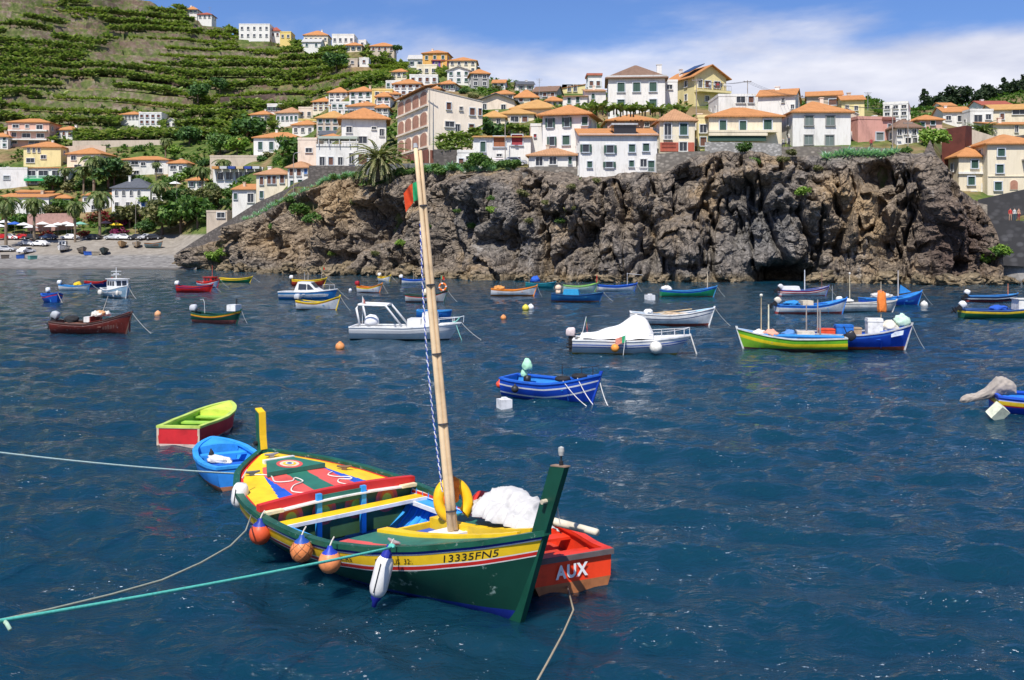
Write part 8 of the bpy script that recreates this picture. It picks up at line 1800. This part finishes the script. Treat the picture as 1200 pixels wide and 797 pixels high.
# ---- people
def person(px, py, d, shirt, trousers, label, facing=0.0, z=None, skin=(.42, .24, .16), hair=(.05, .03, .02)):
    J = [(0, 0, .95), (0, 0, 1.18), (0, 0, 1.42), (0, 0, 1.53), (0, -.01, 1.66), (.10, 0, .90), (.12, -.02, .50), (.12, .0, .06), (.12, -.14, .03), (-.10, 0, .90), (-.13, .03, .50), (-.14, .03, .06), (-.14, -.11, .03), (.19, 0, 1.40), (.25, .02, 1.12), (.24, -.10, .88), (-.19, 0, 1.40), (-.26, .02, 1.12), (-.25, -.08, .88)]
    E = [(0,1), (1,2), (2,3), (3,4), (0,5), (5,6), (6,7), (7,8), (0,9), (9,10), (10,11), (11,12), (2,13), (13,14), (14,15), (2,16), (16,17), (17,18)]
    rad = [.14, .13, .13, .055, .10, .095, .065, .045, .04, .095, .065, .045, .04, .06, .045, .04, .06, .045, .04]
    me = bpy.data.meshes.new('person'); me.from_pydata(J, E, []); m, nt, b = nodes('person_clothing')
    tc = N(nt, 'ShaderNodeTexCoord'); s_ = N(nt, 'ShaderNodeSeparateXYZ'); nt.links.new(tc.outputs['Object'], s_.inputs[0]); mr = N(nt, 'ShaderNodeMath', operation='DIVIDE'); nt.links.new(s_.outputs['Z'], mr.inputs[0]); mr.inputs[1].default_value = 1.8
    nt.links.new(ramp(nt, mr.outputs[0], [(0, (.05, .04, .04)), (.05, trousers), (.53, shirt), (.83, skin), (.945, hair)], 'CONSTANT'), b.inputs['Base Color']); b.inputs['Roughness'].default_value = .85
    me.materials.append(m); o = link('person', me)
    md = o.modifiers.new('skin', 'SKIN'); sl = me.skin_vertices[0].data if me.skin_vertices else None
    if sl is None:
        me.attributes  # noqa
        bpy.context.view_layer.objects.active = o; me.skin_vertices.new() if hasattr(me.skin_vertices, 'new') else None; sl = me.skin_vertices[0].data if me.skin_vertices else None
    if sl:
        for v, r in zip(sl, rad): v.radius = (r, r*.85)
        sl[0].use_root = True
    o.modifiers.new('smooth', 'SUBSURF').levels = 1
    p = P(px, py, d)
    if z is not None: p.z = z
    o.location = p; o.rotation_euler = (0, 0, facing); return tag(o, label, 'person')
for px, s_, t, lb in [(1184, (.55, .05, .04), (.5, .3, .2), 'person in a red top on the sea wall walkway'), (1189, (.6, .6, .55), (.05, .1, .12), 'person in a white top in the middle of the walkway trio'), (1194, (.55, .3, .2), (.3, .05, .05), 'person in a tan top at the right of the walkway trio')]: person(px, 259.0, 132.8, s_, t, lb, random.uniform(-.5, .5))
person(924.5, 172.2, 145.5, (.10, .10, .11), (.03, .03, .04), 'person in dark clothes by the parapet left of the white house', .6, z=P(924.5, 173.5, 145.5).z)
person(918, 173, 145.2, (.35, .33, .30), (.06, .06, .08), 'person in grey leaning near the parapet corner', .2, z=P(918, 175, 145.2).z)
person(1021, 170, 146.5, (.35, .04, .05), (.05, .05, .06), 'person in dark red before the pink house', -.4, z=P(1021, 175.5, 146.5).z)
r_, w_, h_, d_, dp_ = HOUSES['S2']; bpy.context.view_layer.update(); Mx = r_.matrix_world
for i, (u, s_, t, lb) in enumerate([(-.12, (.62, .62, .62), (.10, .12, .2), 'person in white at the left of the yellow balcony'), (.02, (.6, .6, .58), (.05, .05, .06), 'person in pale shirt second on the yellow balcony'), (.13, (.45, .05, .06), (.1, .1, .1), 'person in red on the yellow balcony'), (.24, (.08, .08, .1), (.05, .05, .05), 'person in black on the yellow balcony'), (.35, (.62, .6, .55), (.3, .25, .2), 'person in cream at the right of the yellow balcony')]):
    q = Mx @ Vector((u*w_, -1.1, (122-107)/F*d_)); o = person(600, 200, 100, s_, t, lb, random.uniform(-.4, .6)); o.location = q
# ---- poles, lamps, wires, aerials
def upole(px, py, top, d, label, lamp=False, name='utility_pole', cat='pole', r=.09):
    p = P(px, py, d); h = (py-top)/F*d; root = thing(name, label, cat, p); mb = MB(); mb.tube([(0, 0, -1.5), (0, 0, h)], [r, r*.7], 7); mb.build('shaft', paint((.32, .28, .24), .8), root)
    mb = MB()
    if lamp: mb.tube([(0, 0, h-.1), (.25, -.2, h+.35), (.9, -.5, h+.45)], .04, 6); mb.box((.75, -.62, h+.38), (1.25, -.42, h+.5)); mb.build('lamp_arm', paint((.5, .5, .5), .5), root)
    else: mb.box((-.7, -.06, h-.35), (.7, .06, h-.22)); mb.tube([(-.6, 0, h-.22), (-.6, 0, h-.05)], .04, 5); mb.tube([(.6, 0, h-.22), (.6, 0, h-.05)], .04, 5); mb.build('crossarm', paint((.25, .22, .2), .8), root)
    return p + Vector((0, 0, h))
T1 = upole(503.5, 160, 103, 168, 'tall thin pole at the corner of the apartment house'); T2 = upole(876, 120, 94, 176, 'pole with crossarm right of the yellow balcony house'); T3 = upole(936, 132, 111, 160, 'pole between the tall gable and the beige house')
T4 = upole(816, 160, 92, 156, 'slender pole in front of the yellow balcony house'); T5 = upole(1046, 172, 126, 146, 'street lamp post beside the pink house', True, 'street_lamp', 'street lamp'); T6 = upole(1064, 178, 142, 143.5, 'pole right of the pink house, over the parapet')
T7 = upole(592, 190, 146, 154, 'street lamp post before the copper shuttered house', True, 'street_lamp', 'street lamp')
for px, py, tp, lb in [(255, 238, 204, 'street lamp by the cafe palms'), (159, 276, 236, 'street lamp behind the parked cars'), (344, 226, 182, 'street lamp by the cream villa'), (207, 250, 208, 'street lamp by the beach trees')]: upole(px, py, tp, find_d(px, py), lb, True, 'street_lamp', 'street lamp', .07)
for a, b, lb in [(T2, T3, 'sagging wires between the poles behind the cream house'), (T4, T2, 'wires from the yellow balcony house to the next pole'), (T3, T5, 'wires running over the white two-storey house')]:
    mb = MB()
    for k in (-.5, 0, .5): mb.tube(rope_pts(a + Vector((k, 0, -.2)), b + Vector((k, 0, -.2)), .5, 14), .018, 4)
    tag(mb.build('overhead_wires', paint((.06, .06, .06))), lb, 'wires')
for px, py, top, d, lb in [(246, 24, 8, 446, 'lattice aerial on the left skyline'), (632, 107, 92, 236, 'thin aerial above the grey stone house'), (1017, 118, 108, 200, 'thin aerial above the yellow gables')]:
    p = P(px, py, d); h = (py-top)/F*d; mb = MB(); mb.tube([(0, 0, -2), (0, 0, h)], .06, 5)
    for k in range(3): mb.tube([(-.8+.2*k, 0, h*(.95-.12*k)), (.8-.2*k, 0, h*(.95-.12*k))], .03, 4)
    tag(mb.build('aerial', paint((.3, .3, .3)), None, False, p), lb, 'aerial')
# pale canopy and parked car on the cliff road
mb = MB(); a, b = P(566, 188, 153), P(590, 187, 153); mb.prism([(a.x, 152, a.z), (b.x, 152, a.z+.1), (b.x, 155, a.z+.5), (a.x, 155, a.z+.4)], (0, 0, .07)); 
for x in (a.x+.1, b.x-.1): mb.tube([(x, 152.2, a.z-2.2), (x, 152.2, a.z+.05)], .04, 5)
tag(mb.build('awning', cloth((.72, .62, .60))), 'faded pink canopy on the cliff road before the copper shuttered house', 'canopy')
r = dup(CAR, P(602, 194, 152.5), .05, 'grey car parked under the red shuttered window'); r.location.z -= .1
for o in r.children:
    if o.name.startswith('body'): o.material_slots[0].link = 'OBJECT'; o.material_slots[0].material = paint((.32, .33, .36), .25, .08)
if 'group' in r: del r['group']
